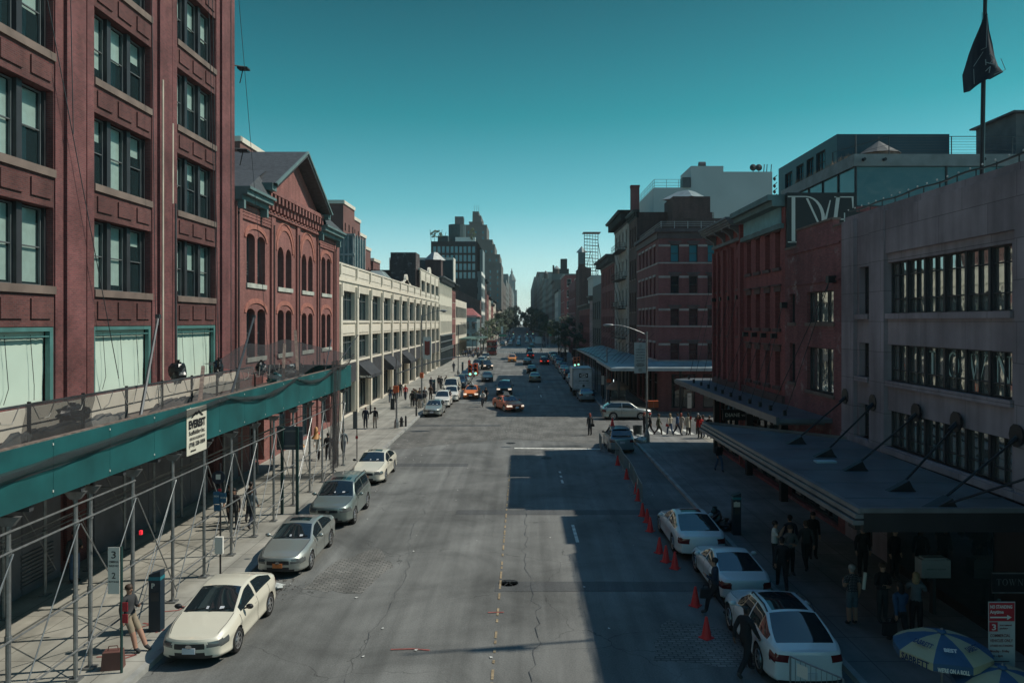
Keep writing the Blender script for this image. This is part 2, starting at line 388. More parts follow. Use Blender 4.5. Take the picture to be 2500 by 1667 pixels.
def window(bld, side, c, u0, u1, z0, z1, depth, fm=None, gm=None, cols=1, rails=(.5,), fw=.06, blind=None, back=False, name='window'):
    """a window part (frame) with its pane, and a blind behind it when asked"""
    fm = fm or dframe; gm = gm or glass; w_ = round(u1 - u0, 3); h = round(z1 - z0, 3)
    key = (side, w_, h, fm.name, gm.name, cols, tuple(rails), fw, blind, back)
    if key not in WC:
        f = MB(); pl_box(f, side, 0, fw, 0, h, -.06, .02); pl_box(f, side, w_ - fw, w_, 0, h, -.06, .02)
        pl_box(f, side, fw, w_ - fw, 0, fw, -.06, .02); pl_box(f, side, fw, w_ - fw, h - fw, h, -.06, .02)
        for k in range(1, cols): x = w_ * k / cols; pl_box(f, side, x - fw * .45, x + fw * .45, fw, h - fw, -.05, .02)
        for r_ in rails: z = h * r_; pl_box(f, side, fw, w_ - fw, z - fw * .4, z + fw * .4, -.04, .02)
        g = MB(); P = PL(side, 0); g.face([P(fw, fw, .03), P(w_ - fw, fw, .03), P(w_ - fw, h - fw, .03), P(fw, h - fw, .03)])
        fme = f.mesh('window', fm, uv=False); gme = g.mesh('pane', gm, uv=False); bme = kme = None
        if blind:
            b = MB(); zb = h * (1 - blind); b.face([P(fw * 1.3, zb, .09), P(w_ - fw * 1.3, zb, .09), P(w_ - fw * 1.3, h - fw, .09), P(fw * 1.3, h - fw, .09)])
            bme = b.mesh('blind', blindm, uv=False)
        if back:
            b = MB(); b.face([P(0, 0, .5), P(w_, 0, .5), P(w_, h, .5), P(0, h, .5)])
            for q in ([P(0, 0, .1), P(0, h, .1), P(0, h, .5), P(0, 0, .5)], [P(w_, 0, .1), P(w_, h, .1), P(w_, h, .5), P(w_, 0, .5)],
                      [P(0, 0, .1), P(w_, 0, .1), P(w_, 0, .5), P(0, 0, .5)], [P(0, h, .1), P(w_, h, .1), P(w_, h, .5), P(0, h, .5)]): b.face(q)
            kme = b.mesh('interior', darkin, uv=False)
        WC[key] = (fme, gme, bme, kme)
    fme, gme, bme, kme = WC[key]
    o = link(name, fme, bld, PL(side, c)(u0, z0, depth))
    for nm, d in (('pane', gme), ('blind', bme), ('interior', kme)):
        if d: q = bpy.data.objects.new(nm, d); C.objects.link(q); q.parent = o
    return o
def shell(mb, side, c, Y0, Y1, Zt, deep, roofmi=1, near=True, far=True):
    """side walls, back and roof behind a street facade"""
    sg = -1 if side == 'L' else 1; x1 = c + sg * deep
    if near: mb.face([(c, Y0, 0), (x1, Y0, 0), (x1, Y0, Zt), (c, Y0, Zt)])
    if far: mb.face([(c, Y1, 0), (x1, Y1, 0), (x1, Y1, Zt), (c, Y1, Zt)])
    mb.face([(x1, Y0, 0), (x1, Y1, 0), (x1, Y1, Zt), (x1, Y0, Zt)])
    mb.face([(c, Y0, Zt - .02), (x1, Y0, Zt - .02), (x1, Y1, Zt - .02), (c, Y1, Zt - .02)], roofmi)
def parapet(mb, side, c, Y0, Y1, Zt, deep, h=.5, t=.3, mi=0):
    sg = -1 if side == 'L' else 1; x1 = c + sg * deep
    mb.box(c, c + sg * t, Y0, Y1, Zt, Zt + h, mi); mb.box(c + sg * t, x1, Y0, Y0 + t, Zt, Zt + h, mi); mb.box(c + sg * t, x1, Y1 - t, Y1, Zt, Zt + h, mi)
XL = -16.7; XR = 13.7
def block(name, label, side, Y0, Y1, Zt, wm, rows, ncol, ww=.9, deep=14, c=None, fm=None, gm=None, cornice=None, ground=True, sill=None,
          near=None, rails=(.5,), ch=.7, cp=.6, gmat=None, depth=.22, cols=1, arch=0, u_in=.5, neardeep=None, lint=None, lintm=None):
    """a terrace building: rows = [(z0,z1)], ncol windows per row; near = columns of windows on the wall facing the camera"""
    c = (XL if side == 'L' else XR) if c is None else c; sg = -1 if side == 'L' else 1
    b = thing(name, label, 'building', (c + sg * deep / 2, (Y0 + Y1) / 2, 0))
    mb = MB(); step = (Y1 - Y0 - 2 * u_in) / ncol; holes = []
    for (a, t) in rows:
        for k in range(ncol):
            m_ = Y0 + u_in + step * (k + .5); holes.append((m_ - ww / 2, m_ + ww / 2, a, t, arch))
    gh = []
    if ground:
        n = max(2, round((Y1 - Y0) / 4)); st = (Y1 - Y0) / n
        gh = [(Y0 + st * k + .35, Y0 + st * (k + 1) - .35, .35, 3.6) for k in range(n)]
    facade(mb, side, c, Y0, Y1, 0, Zt, holes + gh, depth)
    nh = []
    if near:
        nc, x0, x1, nw, nrows = near; nst = (x1 - x0) / nc
        nh = [(x0 + nst * (k + .5) - nw / 2, x0 + nst * (k + .5) + nw / 2, a, t) for (a, t) in nrows for k in range(nc)]
        xa, xb = sorted((c, c + sg * deep)); facade(mb, 'N', Y0, xa, xb, 0, Zt, nh, .15)
    shell(mb, side, c, Y0, Y1, Zt, deep, near=not near)
    mb.build('wall', [wm, tarroof], b)
    for h_ in holes: window(b, side, c, h_[0], h_[1], h_[2], h_[3], depth, fm, gm, cols, rails)
    for h_ in nh: window(b, 'N', Y0, h_[0], h_[1], h_[2], h_[3], .15, fm, gm, 1, rails)
    for h_ in gh: window(b, side, c, h_[0], h_[1], h_[2], h_[3], depth, gmat or dframe, glass, 3, (.75,), .08, name='shopfront')
    if sill:
        s = MB()
        for h_ in holes: pl_box2(s, side, c, h_[0] - .1, h_[1] + .1, h_[2] - .16, h_[2], -.07, depth - .05)
        for h_ in nh: pl_box2(s, 'N', Y0, h_[0] - .1, h_[1] + .1, h_[2] - .16, h_[2], -.07, .1)
        s.build('sill', sill, b)
    if lint:
        s = MB()
        for h_ in holes: pl_box2(s, side, c, h_[0] - .12, h_[1] + .12, h_[3], h_[3] + .28, -.03, .05)
        s.build('lintel', lintm or sill, b)
    if cornice:
        k = MB(); pl_box2(k, side, c, Y0, Y1, Zt - ch, Zt, -.12, .2); pl_box2(k, side, c, Y0 - .05, Y1 + .05, Zt, Zt + .14, -cp, .3)
        pl_box2(k, side, c, Y0 - .02, Y1 + .02, Zt + .14, Zt + .3, -cp - .12, .3)
        n = int((Y1 - Y0) / 1.1)
        for i in range(n):
            u = Y0 + (i + .5) * (Y1 - Y0) / n; pl_box2(k, side, c, u - .1, u + .1, Zt - ch * .8, Zt, -cp * .8, -.12)
        k.build('cornice', cornice, b)
    else:
        k = MB(); parapet(k, side, c, Y0, Y1, Zt, deep); k.build('parapet', wm, b)
    return b
def pl_box2(mb, side, c, u0, u1, z0, z1, d0, d1, mi=0):
    P = PL(side, c); a = P(u0, z0, d0); b = P(u1, z1, d1); mb.box(a[0], b[0], a[1], b[1], a[2], b[2], mi)
# ---------------------------------------------------------------- ground
asp = asphalt('asphalt', (.135, .137, .13)); asp2 = asphalt('asphalt_side_street', (.11, .112, .11)); patchm = asphalt('asphalt_patch', (.085, .088, .088), 0, .15)
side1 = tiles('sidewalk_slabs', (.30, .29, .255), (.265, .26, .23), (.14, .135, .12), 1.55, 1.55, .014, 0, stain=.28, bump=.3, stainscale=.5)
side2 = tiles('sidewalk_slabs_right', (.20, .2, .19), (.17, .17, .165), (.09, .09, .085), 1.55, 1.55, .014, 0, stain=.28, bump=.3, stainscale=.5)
cob = tiles('granite_setts', (.20, .195, .18), (.14, .14, .13), (.075, .075, .07), .26, .13, .018, .5, stain=.35, bump=.9, stainscale=.4)
kerbm = M('granite_kerb', (.30, .30, .28), .8, var=.3, scale=1.5)
g = MB(); g.face([(-1500, -60, -.03), (1500, -60, -.03), (1500, 2600, -.03), (-1500, 2600, -.03)]); struct('ground', g, M('city_ground', (.10, .10, .095), .9, var=.2, scale=.02))
g = MB(); g.face([(-9.9, -40, 0), (8.5, -40, 0), (8.5, 1800, 0), (-9.9, 1800, 0)]); struct('street', g, asp)
g = MB(); g.face([(8.5, 60.8, -.004), (120, 60.8, -.004), (120, 73.2, -.004), (8.5, 73.2, -.004)]); struct('side_street', g, asp2)
g = MB(); g.face([(-120, 226.5, -.006), (120, 226.5, -.006), (120, 262, -.006), (-120, 262, -.006)]); struct('avenue', g, asp2)
def blobpoly(pts, n=6, amp=.25, seed=1):
    q = random.Random(seed); out = []
    for i, a in enumerate(pts):
        b = pts[(i + 1) % len(pts)]
        for k in range(n):
            t = k / n; out.append((a[0] + (b[0] - a[0]) * t + (q.random() - .5) * amp, a[1] + (b[1] - a[1]) * t + (q.random() - .5) * amp))
    return out
def sheet(name, pts, z, m, seed=1, n=6, amp=.25):
    g = MB(); g.face([(x, y, z) for x, y in blobpoly(pts, n, amp, seed)]); return struct(name, g, m)
sheet('setts_paving', [(-9.75, 54), (-5, 57), (-1, 59), (4, 57.5), (8.4, 56.5), (8.4, 80), (4, 84), (-3, 83), (-9.75, 88)], .004, cob, 2, 10, .5)
sheet('setts_patch', [(-7.5, 26), (-5.6, 25.6), (-4.9, 28.5), (-5.9, 30.6), (-7.3, 29)], .004, cob, 3, 5, .3)
sheet('setts_patch', [(3.5, 20.4), (6.6, 20), (6.9, 22.4), (4.4, 23.3)], .004, cob, 5, 5, .3)
for i, (x0, x1, y0, y1) in enumerate([(-.95, 8.4, 25.8, 26.75), (-3.2, 8.4, 36, 36.9), (-9.7, -3.5, 48, 49), (-6.5, -.4, 93, 95), (1, 6, 118, 120), (-9.5, 2, 132, 133.5), (-9.5, -2, 66.4, 67.3)]):
    sheet('asphalt_patch', [(x0, y0), (x1, y0), (x1, y1), (x0, y1)], .008 if i < 6 else .012, patchm, i + 7, 5, .06)
def sidewalk(name, x0, x1, y0, y1, m, kerbside):
    g = MB(); g.box(x0, x1, y0, y1, -.02, .15); struct(name, g, m)
    g = MB(); k = kerbside
    g.box(k, k + (.18 if k < 0 else -.18), y0, y1, -.01, .155)
    struct('kerb', g, kerbm)
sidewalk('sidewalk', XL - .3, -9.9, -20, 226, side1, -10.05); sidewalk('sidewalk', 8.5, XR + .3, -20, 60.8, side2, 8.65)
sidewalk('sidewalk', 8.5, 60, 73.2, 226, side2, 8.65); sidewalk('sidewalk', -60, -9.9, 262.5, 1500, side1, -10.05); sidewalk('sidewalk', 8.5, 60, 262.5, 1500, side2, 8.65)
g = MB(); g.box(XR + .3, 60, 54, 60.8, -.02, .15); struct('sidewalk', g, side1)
pave = M('white_road_paint', (.55, .55, .50), .8, var=.35, scale=3); payel = M('orange_road_paint', (.27, .21, .13), .8, var=.5, scale=4)
g = MB(); g.face([(-.6, 54.7, .016), (5.6, 54.3, .016), (5.6, 54.75, .016), (-.6, 55.15, .016)])
for y0, y1 in ((31.5, 34.2), (43, 43.9), (44.6, 45.1), (45.9, 46.4)): g.face([(2.22, y0, .016), (2.36, y0, .016), (2.33, y1, .016), (2.2, y1, .016)])
for k in range(9): g.face([(2.2, 92 + k * 13, .016), (2.32, 92 + k * 13, .016), (2.32, 95 + k * 13, .016), (2.2, 95 + k * 13, .016)])
for k in range(26):
    x = -9 + k * .68; g.face([(x, 222.5, .016), (x + .38, 222.5, .016), (x + .38, 225.5, .016), (x, 225.5, .016)]); g.face([(x, 263, .016), (x + .38, 263, .016), (x + .38, 266.5, .016), (x, 266.5, .016)])
for k in range(5): g.face([(9.3 + k * 1.1, 60.9, .016), (9.7 + k * 1.1, 60.9, .016), (9.5 + k * 1.1, 64.5, .016), (9.1 + k * 1.1, 64.5, .016)])
struct('road_marking', g, pave)
g = MB(); yy = 18.0
while yy < 50:
    l = rnd.uniform(.15, .9); g.face([(-.82, yy, .016), (-.75, yy, .016), (-.75, yy + l, .016), (-.82, yy + l, .016)]); yy += l + rnd.uniform(.12, .8)
struct('centre_line', g, payel)
ink = M('red_spray_paint', (.24, .075, .065), .8, var=.4, scale=5)
def spray(o, strokes, z=.16):
    g = MB()
    for st in strokes:
        for a, b in zip(st, st[1:]):
            a = Vector((a[0], a[1], 0)); b = Vector((b[0], b[1], 0)); d = (b - a).normalized(); n = Vector((-d.y, d.x, 0)) * .035
            g.face([(o[0] + q.x, o[1] + q.y, z) for q in (a - n, a + n, b + n, b - n)])
    struct('spray_marking', g, ink)
spray((-10.9, 20.4), [[(-.6, 0), (.4, .15), (.1, -.2)], [(-.2, .2), (-.1, -.5), (.3, -.6)]]); spray((-11.0, 22.2), [[(-.5, 0), (-.1, .4), (-.4, .5)], [(0, -.1), (.5, 0)], [(.1, .3), (.35, -.2)]])
spray((-11.2, 23.6), [[(0, 0), (.4, .1), (.5, .45)], [(.1, .5), (.45, .4)]]); spray((-3, 21.2), [[(-.7, 0), (-.1, .05), (.4, -.04)]], .017); spray((-1.1, 23.9), [[(0, 0), (.5, .02)]], .017)
tar = M('tar_seam', (.065, .066, .068), .55, var=.3)
def seam(pts, w_=.05, seed=1):
    q = random.Random(seed); g = MB(); P = []
    for (x0, y0), (x1, y1) in zip(pts, pts[1:]):
        n = max(2, int(math.hypot(x1 - x0, y1 - y0) / .45)); P += [(x0 + (x1 - x0) * k / n + q.gauss(0, .07), y0 + (y1 - y0) * k / n + q.gauss(0, .07)) for k in range(n)]
    for (x0, y0), (x1, y1) in zip(P, P[1:]):
        d = math.hypot(x1 - x0, y1 - y0) or 1; nx, ny = -(y1 - y0) / d * w_ * q.uniform(.04, .2), (x1 - x0) / d * w_ * q.uniform(.04, .2); g.face([(x0 - nx, y0 - ny, .018), (x0 + nx, y0 + ny, .018), (x1 + nx, y1 + ny, .018), (x1 - nx, y1 - ny, .018)])
    struct('tar_seam', g, tar)
for i, (p, w_) in enumerate([([(.15, 18), (.5, 24), (.05, 29), (.2, 34), (-.2, 40), (.3, 52)], .06), ([(-4.6, 19), (-4.2, 27), (-4.9, 33), (-4.4, 44), (-5, 53)], .04), ([(3.9, 21), (4.2, 33), (3.8, 47)], .05), ([(-9.6, 40), (-5, 40.6), (-1, 39.9)], .04), ([(-8, 61), (-2, 62), (5, 60.5)], .07), ([(-1.1, 66), (-.8, 84), (-1.2, 120), (-.9, 170)], .09), ([(-6, 90), (-5.6, 120), (-6.2, 160)], .08), ([(-9.6, 56.5), (-6, 57.6), (-3, 56.8)], .08), ([(.5, 26.6), (.1, 26.2), (-.2, 26.5)], .04)]): seam(p, w_, i)
def manhole(x, y, r=.36):
    t = MB(); t.lathe([(r, 0), (r, .014), (r * .93, .014), (r * .93, .008), (0, .008)], (x, y, 0), 24)
    for k in range(6):
        a = k * math.pi / 3; t.tube((x + .05 * math.cos(a), y + .05 * math.sin(a), .012), (x + r * .85 * math.cos(a), y + r * .85 * math.sin(a), .012), .012, 4)
    tag(t.build('manhole_cover', M('cast_iron', (.05, .05, .05), .6, .4)), kind='structure')
for x, y in ((-.5, 26.6), (-.9, 57.2), (1.6, 51), (9.0, 61.3), (2, 74), (-3.4, 104)): manhole(x, y)
# ---------------------------------------------------------------- left side: tall brick warehouse
def warehouse():
    b = thing('brick_warehouse', 'tall dark red brick building with wide triple windows above the green scaffold shed', 'building', (-30, 25, 0))
    c = XL; D = .42; bays = [(29.4 + 7.05 * k, 33.95 + 7.05 * k) for k in (-3, -2, -1, 0, 1)]
    bays[-1] = (36.45, 41.05); mb = MB(); holes = []; sills = [10.45 + 4.13 * k for k in range(6)]; big = []
    for (a, t) in bays:
        holes.append((a, t, 6.35, 9.02)); big.append((a, t))
        for s in sills: holes.append((a, t, s - .28, s + 2.78))
    gh = [(a + .2, t - .2, .9, 4.2) for a, t in bays]
    facade(mb, 'L', c, 4, 43.75, 0, 33, holes + gh, D)
    mb.face([(c, 43.75, 0), (-45, 43.75, 0), (-45, 43.75, 33), (c, 43.75, 33)]); mb.face([(c, 4, 33), (c, 43.75, 33), (-45, 43.75, 33), (-45, 4, 33)])
    mb.face([(c, 4, 0), (c, 4, 33), (-45, 4, 33), (-45, 4, 0)]); mb.face([(-45, 4, 0), (-45, 43.75, 0), (-45, 43.75, 33), (-45, 4, 33)])
    mb.build('wall', brick1, b)
    st = MB(); pil = MB()
    for (a, t) in bays:
        for z0, z1 in [(9.02, 10.17)] + [(s + 2.78, s + 3.85) for s in sills]:
            sp = MB(); pl_box2(sp, 'L', c, a + .0, t - .0, z0 + .004, z1 - .004, -.012, .10)      # spandrel course
            w_ = (t - a) / 3
            for k in range(3):
                u = a + w_ * k; pl_box2(sp, 'L', c, u + .22, u + w_ - .22, z0 + .28, z1 - .18, -.07, -.012)
            sp.build('spandrel_panel', brick1b, b)
        for s in sills: pl_box2(st, 'L', c, a - .02, t + .02, s - .28, s, -.1, D - .05)
    edges = [(a1, b0) for (x, a1), (b0, y) in zip(bays, bays[1:])] + [(bays[-1][1], 43.72)]
    for u0, u1 in edges:
        w_ = u1 - u0; pl_box2(pil, 'L', c, u0 + w_ * .24, u0 + w_ * .72, .5, 32.6, -.13, .0)
        pl_box2(pil, 'L', c, u0 + .03, u0 + w_ * .17, .5, 32.6, -.05, .0); pl_box2(pil, 'L', c, u1 - w_ * .2, u1 - .03, .5, 32.6, -.05, .0)
    st.build('sill_course', sillst, b); pil.build('pilaster', brick1, b)
    q = random.Random(4)
    for bi, (a, t) in enumerate(bays):
        wn = (t - a - .2 - .56) / 3
        for si, s in enumerate(sills):
            m_ = MB()
            pl_box2(m_, 'L', c, a, a + .1, s, s + 2.78, D - .16, D + .02); pl_box2(m_, 'L', c, t - .1, t, s, s + 2.78, D - .16, D + .02)
            for k in (1, 2): u = a + .1 + k * wn + (k - 1) * .28; pl_box2(m_, 'L', c, u, u + .28, s, s + 2.78, D - .2, D + .02)
            m_.build('mullions', dframe, b)
            for k in range(3):
                u = a + .1 + k * (wn + .28); bl = q.choice([.5, .5, .5, .5, .52, .32, .93, .5, .75] if si else [.5, .25, .9, .95, .5])
                window(b, 'L', c, u, u + wn, s, s + 2.74, D + .02, gframe, clear, 1, (.5,), .055, bl, True)
        # the sheeted openings above the shed
        f = MB(); pl_box2(f, 'L', c, a + .01, a + .13, 6.36, 9.0, D - .42, D - .25); pl_box2(f, 'L', c, t - .2, t - .01, 6.36, 9.0, D - .42, D - .25)
        pl_box2(f, 'L', c, a + .13, t - .2, 8.86, 9.0, D - .42, D - .25); pl_box2(f, 'L', c, a + .13, t - .2, 8.66, 8.7, D - .40, D - .3)
        o = f.build('sheeted_frame', tframe, b)
        rows = []
        for j in range(15):
            z = 6.36 + 2.56 * j / 14; rows.append([(c - D + .2 - .05 * abs(math.sin(i * 1.7 + bi)) * (1 - j / 18) - .012 * math.sin(i * 3.1 + j * .8), a + .1 + (t - a - .28) * i / 20, z) for i in range(21)])
        s2 = MB(); s2.grid(rows); s2.build('sheeting', tarp, o, smooth=True)
        r = MB()
        for k in range(3):
            u = a + .9 + k * 1.2 + q.uniform(-.2, .2); d = .1 + .03 * k
            r.path([(c - D + .3, u, 8.75), (c - D + .31, u + .07, 8.0), (c - D + .33, u + .16, 7.0), (c - D + .33, u + q.uniform(-.1, .3), 6.5)], .011, 4)
        r.build('rope', blackm, o)
    for (a, t) in bays: window(b, 'L', c, a + .2, t - .2, .9, 4.2, D, gframe, glass, 3, (.4, .75), .09, name='shopfront')
    wb = MB(); pl_box2(wb, 'L', c, 4, 43.74, 5.35, 6.3, -.14, 0); wb.build('white_band', beige2, b)
    hb = MB(); 
    for k in range(18):
        y = 6 + k * 2.1
        if k % 6 != 4: pl_box2(hb, 'L', c, y, y + 2.05, .16, 4.4, -.22, -.14)
    hb.build('hoarding', M('grey_hoarding', (.15, .15, .165), .7, bump=.2), b)
    lv = MB()
    for y in (14.5, 20.5, 24.8):
        for k in range(9): pl_box2(lv, 'L', c, y, y + 1.7, .4 + k * .13, .48 + k * .13, -.27, -.22)
    lv.build('louvre', M('grey_louvre', (.14, .14, .145), .6), b)
    cd_ = MB(); cd_.tube((c + .16, 34.75, 6.3), (c + .16, 34.75, 20.3), .045, 6); cd_.build('cream_conduit', M('cream_conduit', (.6, .52, .42)), b)
    cd_ = MB(); cd_.tube((c + .08, 35.9, 14.8), (c + .08, 35.9, 18.6), .05, 6); cd_.build('cream_conduit', MC['cream_conduit'], b)
    dp = MB(); dp.tube((c + .2, 35.95, 6.3), (c + .2, 35.95, 14.8), .05, 6); dp.tube((c + .14, 42.9, 6), (c + .14, 42.9, 33), .03, 5); dp.build('drainpipe', dsteel, b)
    cab = MB()
    for (y0, z0, y1, z1, x) in ((30.5, 6.9, 25.6, 22, .4), (33.4, 6.8, 33.2, 33, .5), (40.3, 6.4, 39, 33, .5), (47, 6.9, 41.7, 33, .9), (27.5, 16, 27.2, 32, .35), (40.6, 6.4, 39.8, 33, .4)):
        cab.tube((c + x, y0, z0), (c + x * .6, y1, z1), .016, 4)
    cab.build('hoist_rope', dsteel, b)
    eq = MB()
    for z in (19.2, 24.0): eq.tube((c, 43.7, z), (c + .5, 44.3, z + .1), .04); eq.box(c + .1, c + .7, 43.9, 44.4, z - .1, z); eq.tube((c + .4, 44.1, z), (c + .2, 44.1, z - .9), .03)
    eq.build('wall_bracket', blackm, b)
warehouse()
# ---------------------------------------------------------------- left: gabled brick hall
def gablehall():
    b = thing('gabled_brick_hall', 'orange brick building with steep gable, corbel table and arched windows', 'building', (-30, 56, 0))
    c = XL; mb = MB(); cols = [(45.7, 49.0), (51.5, 54.6), (57.1, 60.1), (62.7, 65.7)]; holes = []; st = MB()
    for i, (a, t) in enumerate(cols):
        m_ = (a + t) / 2; top = 14.35 if i in (1, 2) else 14.6
        for u0, u1 in ((a, m_ - .22), (m_ + .22, t)):
            holes += [(u0, u1, 11.55, top, .72 if i in (1, 2) else .3), (u0, u1, 7.0, 10.0 - (.15 if i > 1 else 0), .3)]
        for z in (11.55, 7.0): pl_box2(st, 'L', c, a - .1, t + .1, z - .28, z, -.1, .3)
    gh = [(46.2, 48.8, .3, 4.1, .3), (51.8, 54.4, .3, 4.1, .3), (57.3, 59.9, .2, 4.2, .3), (62.9, 65.5, .5, 4.2, .3)]
    facade(mb, 'L', c, 43.8, 68.3, 0, 16.9, holes + gh, .45)
    # gable field, slightly proud
    g0, g1, pk = 48.1, 61.5, 54.8
    mb.prism([(g0, 16.2), (g1, 16.2), (g1, 18.1), (pk, 21.3), (g0, 18.1)], lambda u, z: (c - .3, u, z), lambda u, z: (c + .12, u, z))
    mb.face([(c, 68.3, 0), (-45, 68.3, 0), (-45, 68.3, 16.9), (c, 68.3, 16.9)]); mb.face([(-45, 43.8, 0), (-45, 68.3, 0), (-45, 68.3, 17), (-45, 43.8, 17)])
    mb.build('wall', brick2, b); st.build('sill', sill2, b)
    for h in holes: window(b, 'L', c, h[0], h[1], h[2], h[3] - h[4] * .2, .45, gframe, glass, 1, (.5,) if h[2] < 9 or h[0] > 50 else (.2, .26, .32, .38, .44), .05)
    for h in gh: window(b, 'L', c, h[0], h[1], h[2], h[3], .45, gframe, glass, 2, (.7,), .1, name='doorway')
    ar = MB()
    for i, (a, t) in enumerate(cols):
        for (u0, u1, zs, zt, th) in ([(a - .1, t + .1, 14.05, 15.55, .3), (a - .55, t + .55, 13.9, 16.0, .16)] if i in (1, 2) else [(a - .1, t + .1, 14.3, 14.95, .3)]) + [(a - .1, t + .1, 9.75, 10.35, .3)]:
            p = arcpts(u0, u1, zs, zt, 14); q = arcpts(u0 - th, u1 + th, zs, zt + th, 14)
            for k in range(14):
                ar.face([(c + .06, *p[k]), (c + .06, *p[k + 1]), (c + .06, *q[k + 1]), (c + .06, *q[k])])
                ar.face([(c + .06, *p[k]), (c + .06, *p[k + 1]), (c - .01, *p[k + 1]), (c - .01, *p[k])]); ar.face([(c + .06, *q[k]), (c + .06, *q[k + 1]), (c - .01, *q[k + 1]), (c - .01, *q[k])])
    ar.build('brick_arch', M('rubbed_brick', (.33, .13, .10), .85, var=.2, scale=3), b)
    pr = MB()
    for u0, u1 in ((43.8, 44.7), (49.9, 50.7), (55.6, 56.3), (61.2, 61.9), (66.6, 68.25)): pl_box2(pr, 'L', c, u0, u1, .2, 16.2, -.14, 0)
    pl_box2(pr, 'L', c, 48.15, 61.45, 16.2, 16.38, -.22, -.12)
    for u0, u1 in ((44.7, 49.9), (61.9, 66.6)):
        for k in range(4): pl_box2(pr, 'L', c, u0, u1, 15.35 + k * .2, 15.48 + k * .2, -.1 - 0 * k, 0)
        pl_box2(pr, 'L', c, u0, u1, 15.48, 16.2, -.07, 0)
    for k in range(17):
        u = 48.5 + k * .78; pl_box2(pr, 'L', c, u, u + .34, 16.5, 17.5, -.4, -.12); pl_box2(pr, 'L', c, u, u + .34, 17.0, 17.5, -.55, -.4)
    pl_box2(pr, 'L', c, 48.15, 61.45, 17.5, 17.78, -.58, -.12); pr.build('brick_relief', brick2, b)
    dn = MB()
    for u in (44.0, 50.3, 55.95, 61.55, 66.9): dn.tube((c + .17, u, 4), (c + .17, u, 15.6), .07, 6)
    dn.build('drainpipe', M('dark_brown_pipe', (.05, .03, .03)), b)
    ro = MB(); e = 17.0; rg = 20.9; k0 = MB()
    for y0, y1 in ((43.8, 48.1), (68.3, 61.5)): ro.face([(-15.9, y0, e), (-16.75, y1, 18.45), (-17.6, pk, rg), (-46, pk, rg), (-46, y0, e)]); ro.face([(-15.9, y0, e), (-15.9, y1, e), (-16.75, y1, 18.45)])
    for s, u0 in ((-1, 47.7), (1, 61.9)):
        A = (u0, 17.95); B = (pk, 21.5)
        for x in (0,): ro.face([(-15.6, *A), (-15.6, *B), (-26, *B), (-26, *A)])
        ro.face([(-15.6, A[0], A[1]), (-15.6, B[0], B[1]), (-15.6, B[0], B[1] - .38), (-15.6, A[0] - s * .5, A[1] - .12)])
        ro.face([(-15.6, B[0], B[1] - .38), (-15.6, A[0] - s * .5, A[1] - .12), (-16.6, A[0] - s * .5, A[1] - .12), (-16.6, B[0], B[1] - .38)])
        k0.prism([(A[0], A[1]), (B[0], B[1] + .02), (B[0], B[1] - .14), (A[0] - s * .22, A[1] - .1)], lambda u, z: (-15.62, u, z), lambda u, z: (-15.5, u, z))
    ro.build('roof', slate, b, uv=False)
    co = MB()
    for u0, u1 in ((43.8, 48.4), (61.2, 67.6)):
        pl_box2(co, 'L', c, u0, u1, 16.3, 16.6, -.45, .0); pl_box2(co, 'L', c, u0 - .0, u1, 16.6, 16.9, -.75, 0); pl_box2(co, 'L', c, u0 - .0, u1 + .1, 16.9, 17.06, -.92, 0)
        for u in (u0 + .15, u1 - .5): pl_box2(co, 'L', c, u, u + .3, 15.8, 16.3, -.5, 0)
    pl_box2(co, 'L', c, 47.6, 48.4, 17.5, 17.95, -.95, 0); pl_box2(co, 'L', c, 61.3, 62.0, 17.5, 17.95, -.95, 0)
    co.build('cornice', corng, b); k0.build('bargeboard', corng, b)
    v = MB(); v.box(-18.2, -16.6, 62.3, 64.0, 17.0, 18.7); v.build('roof_vent', corng, b)
gablehall()
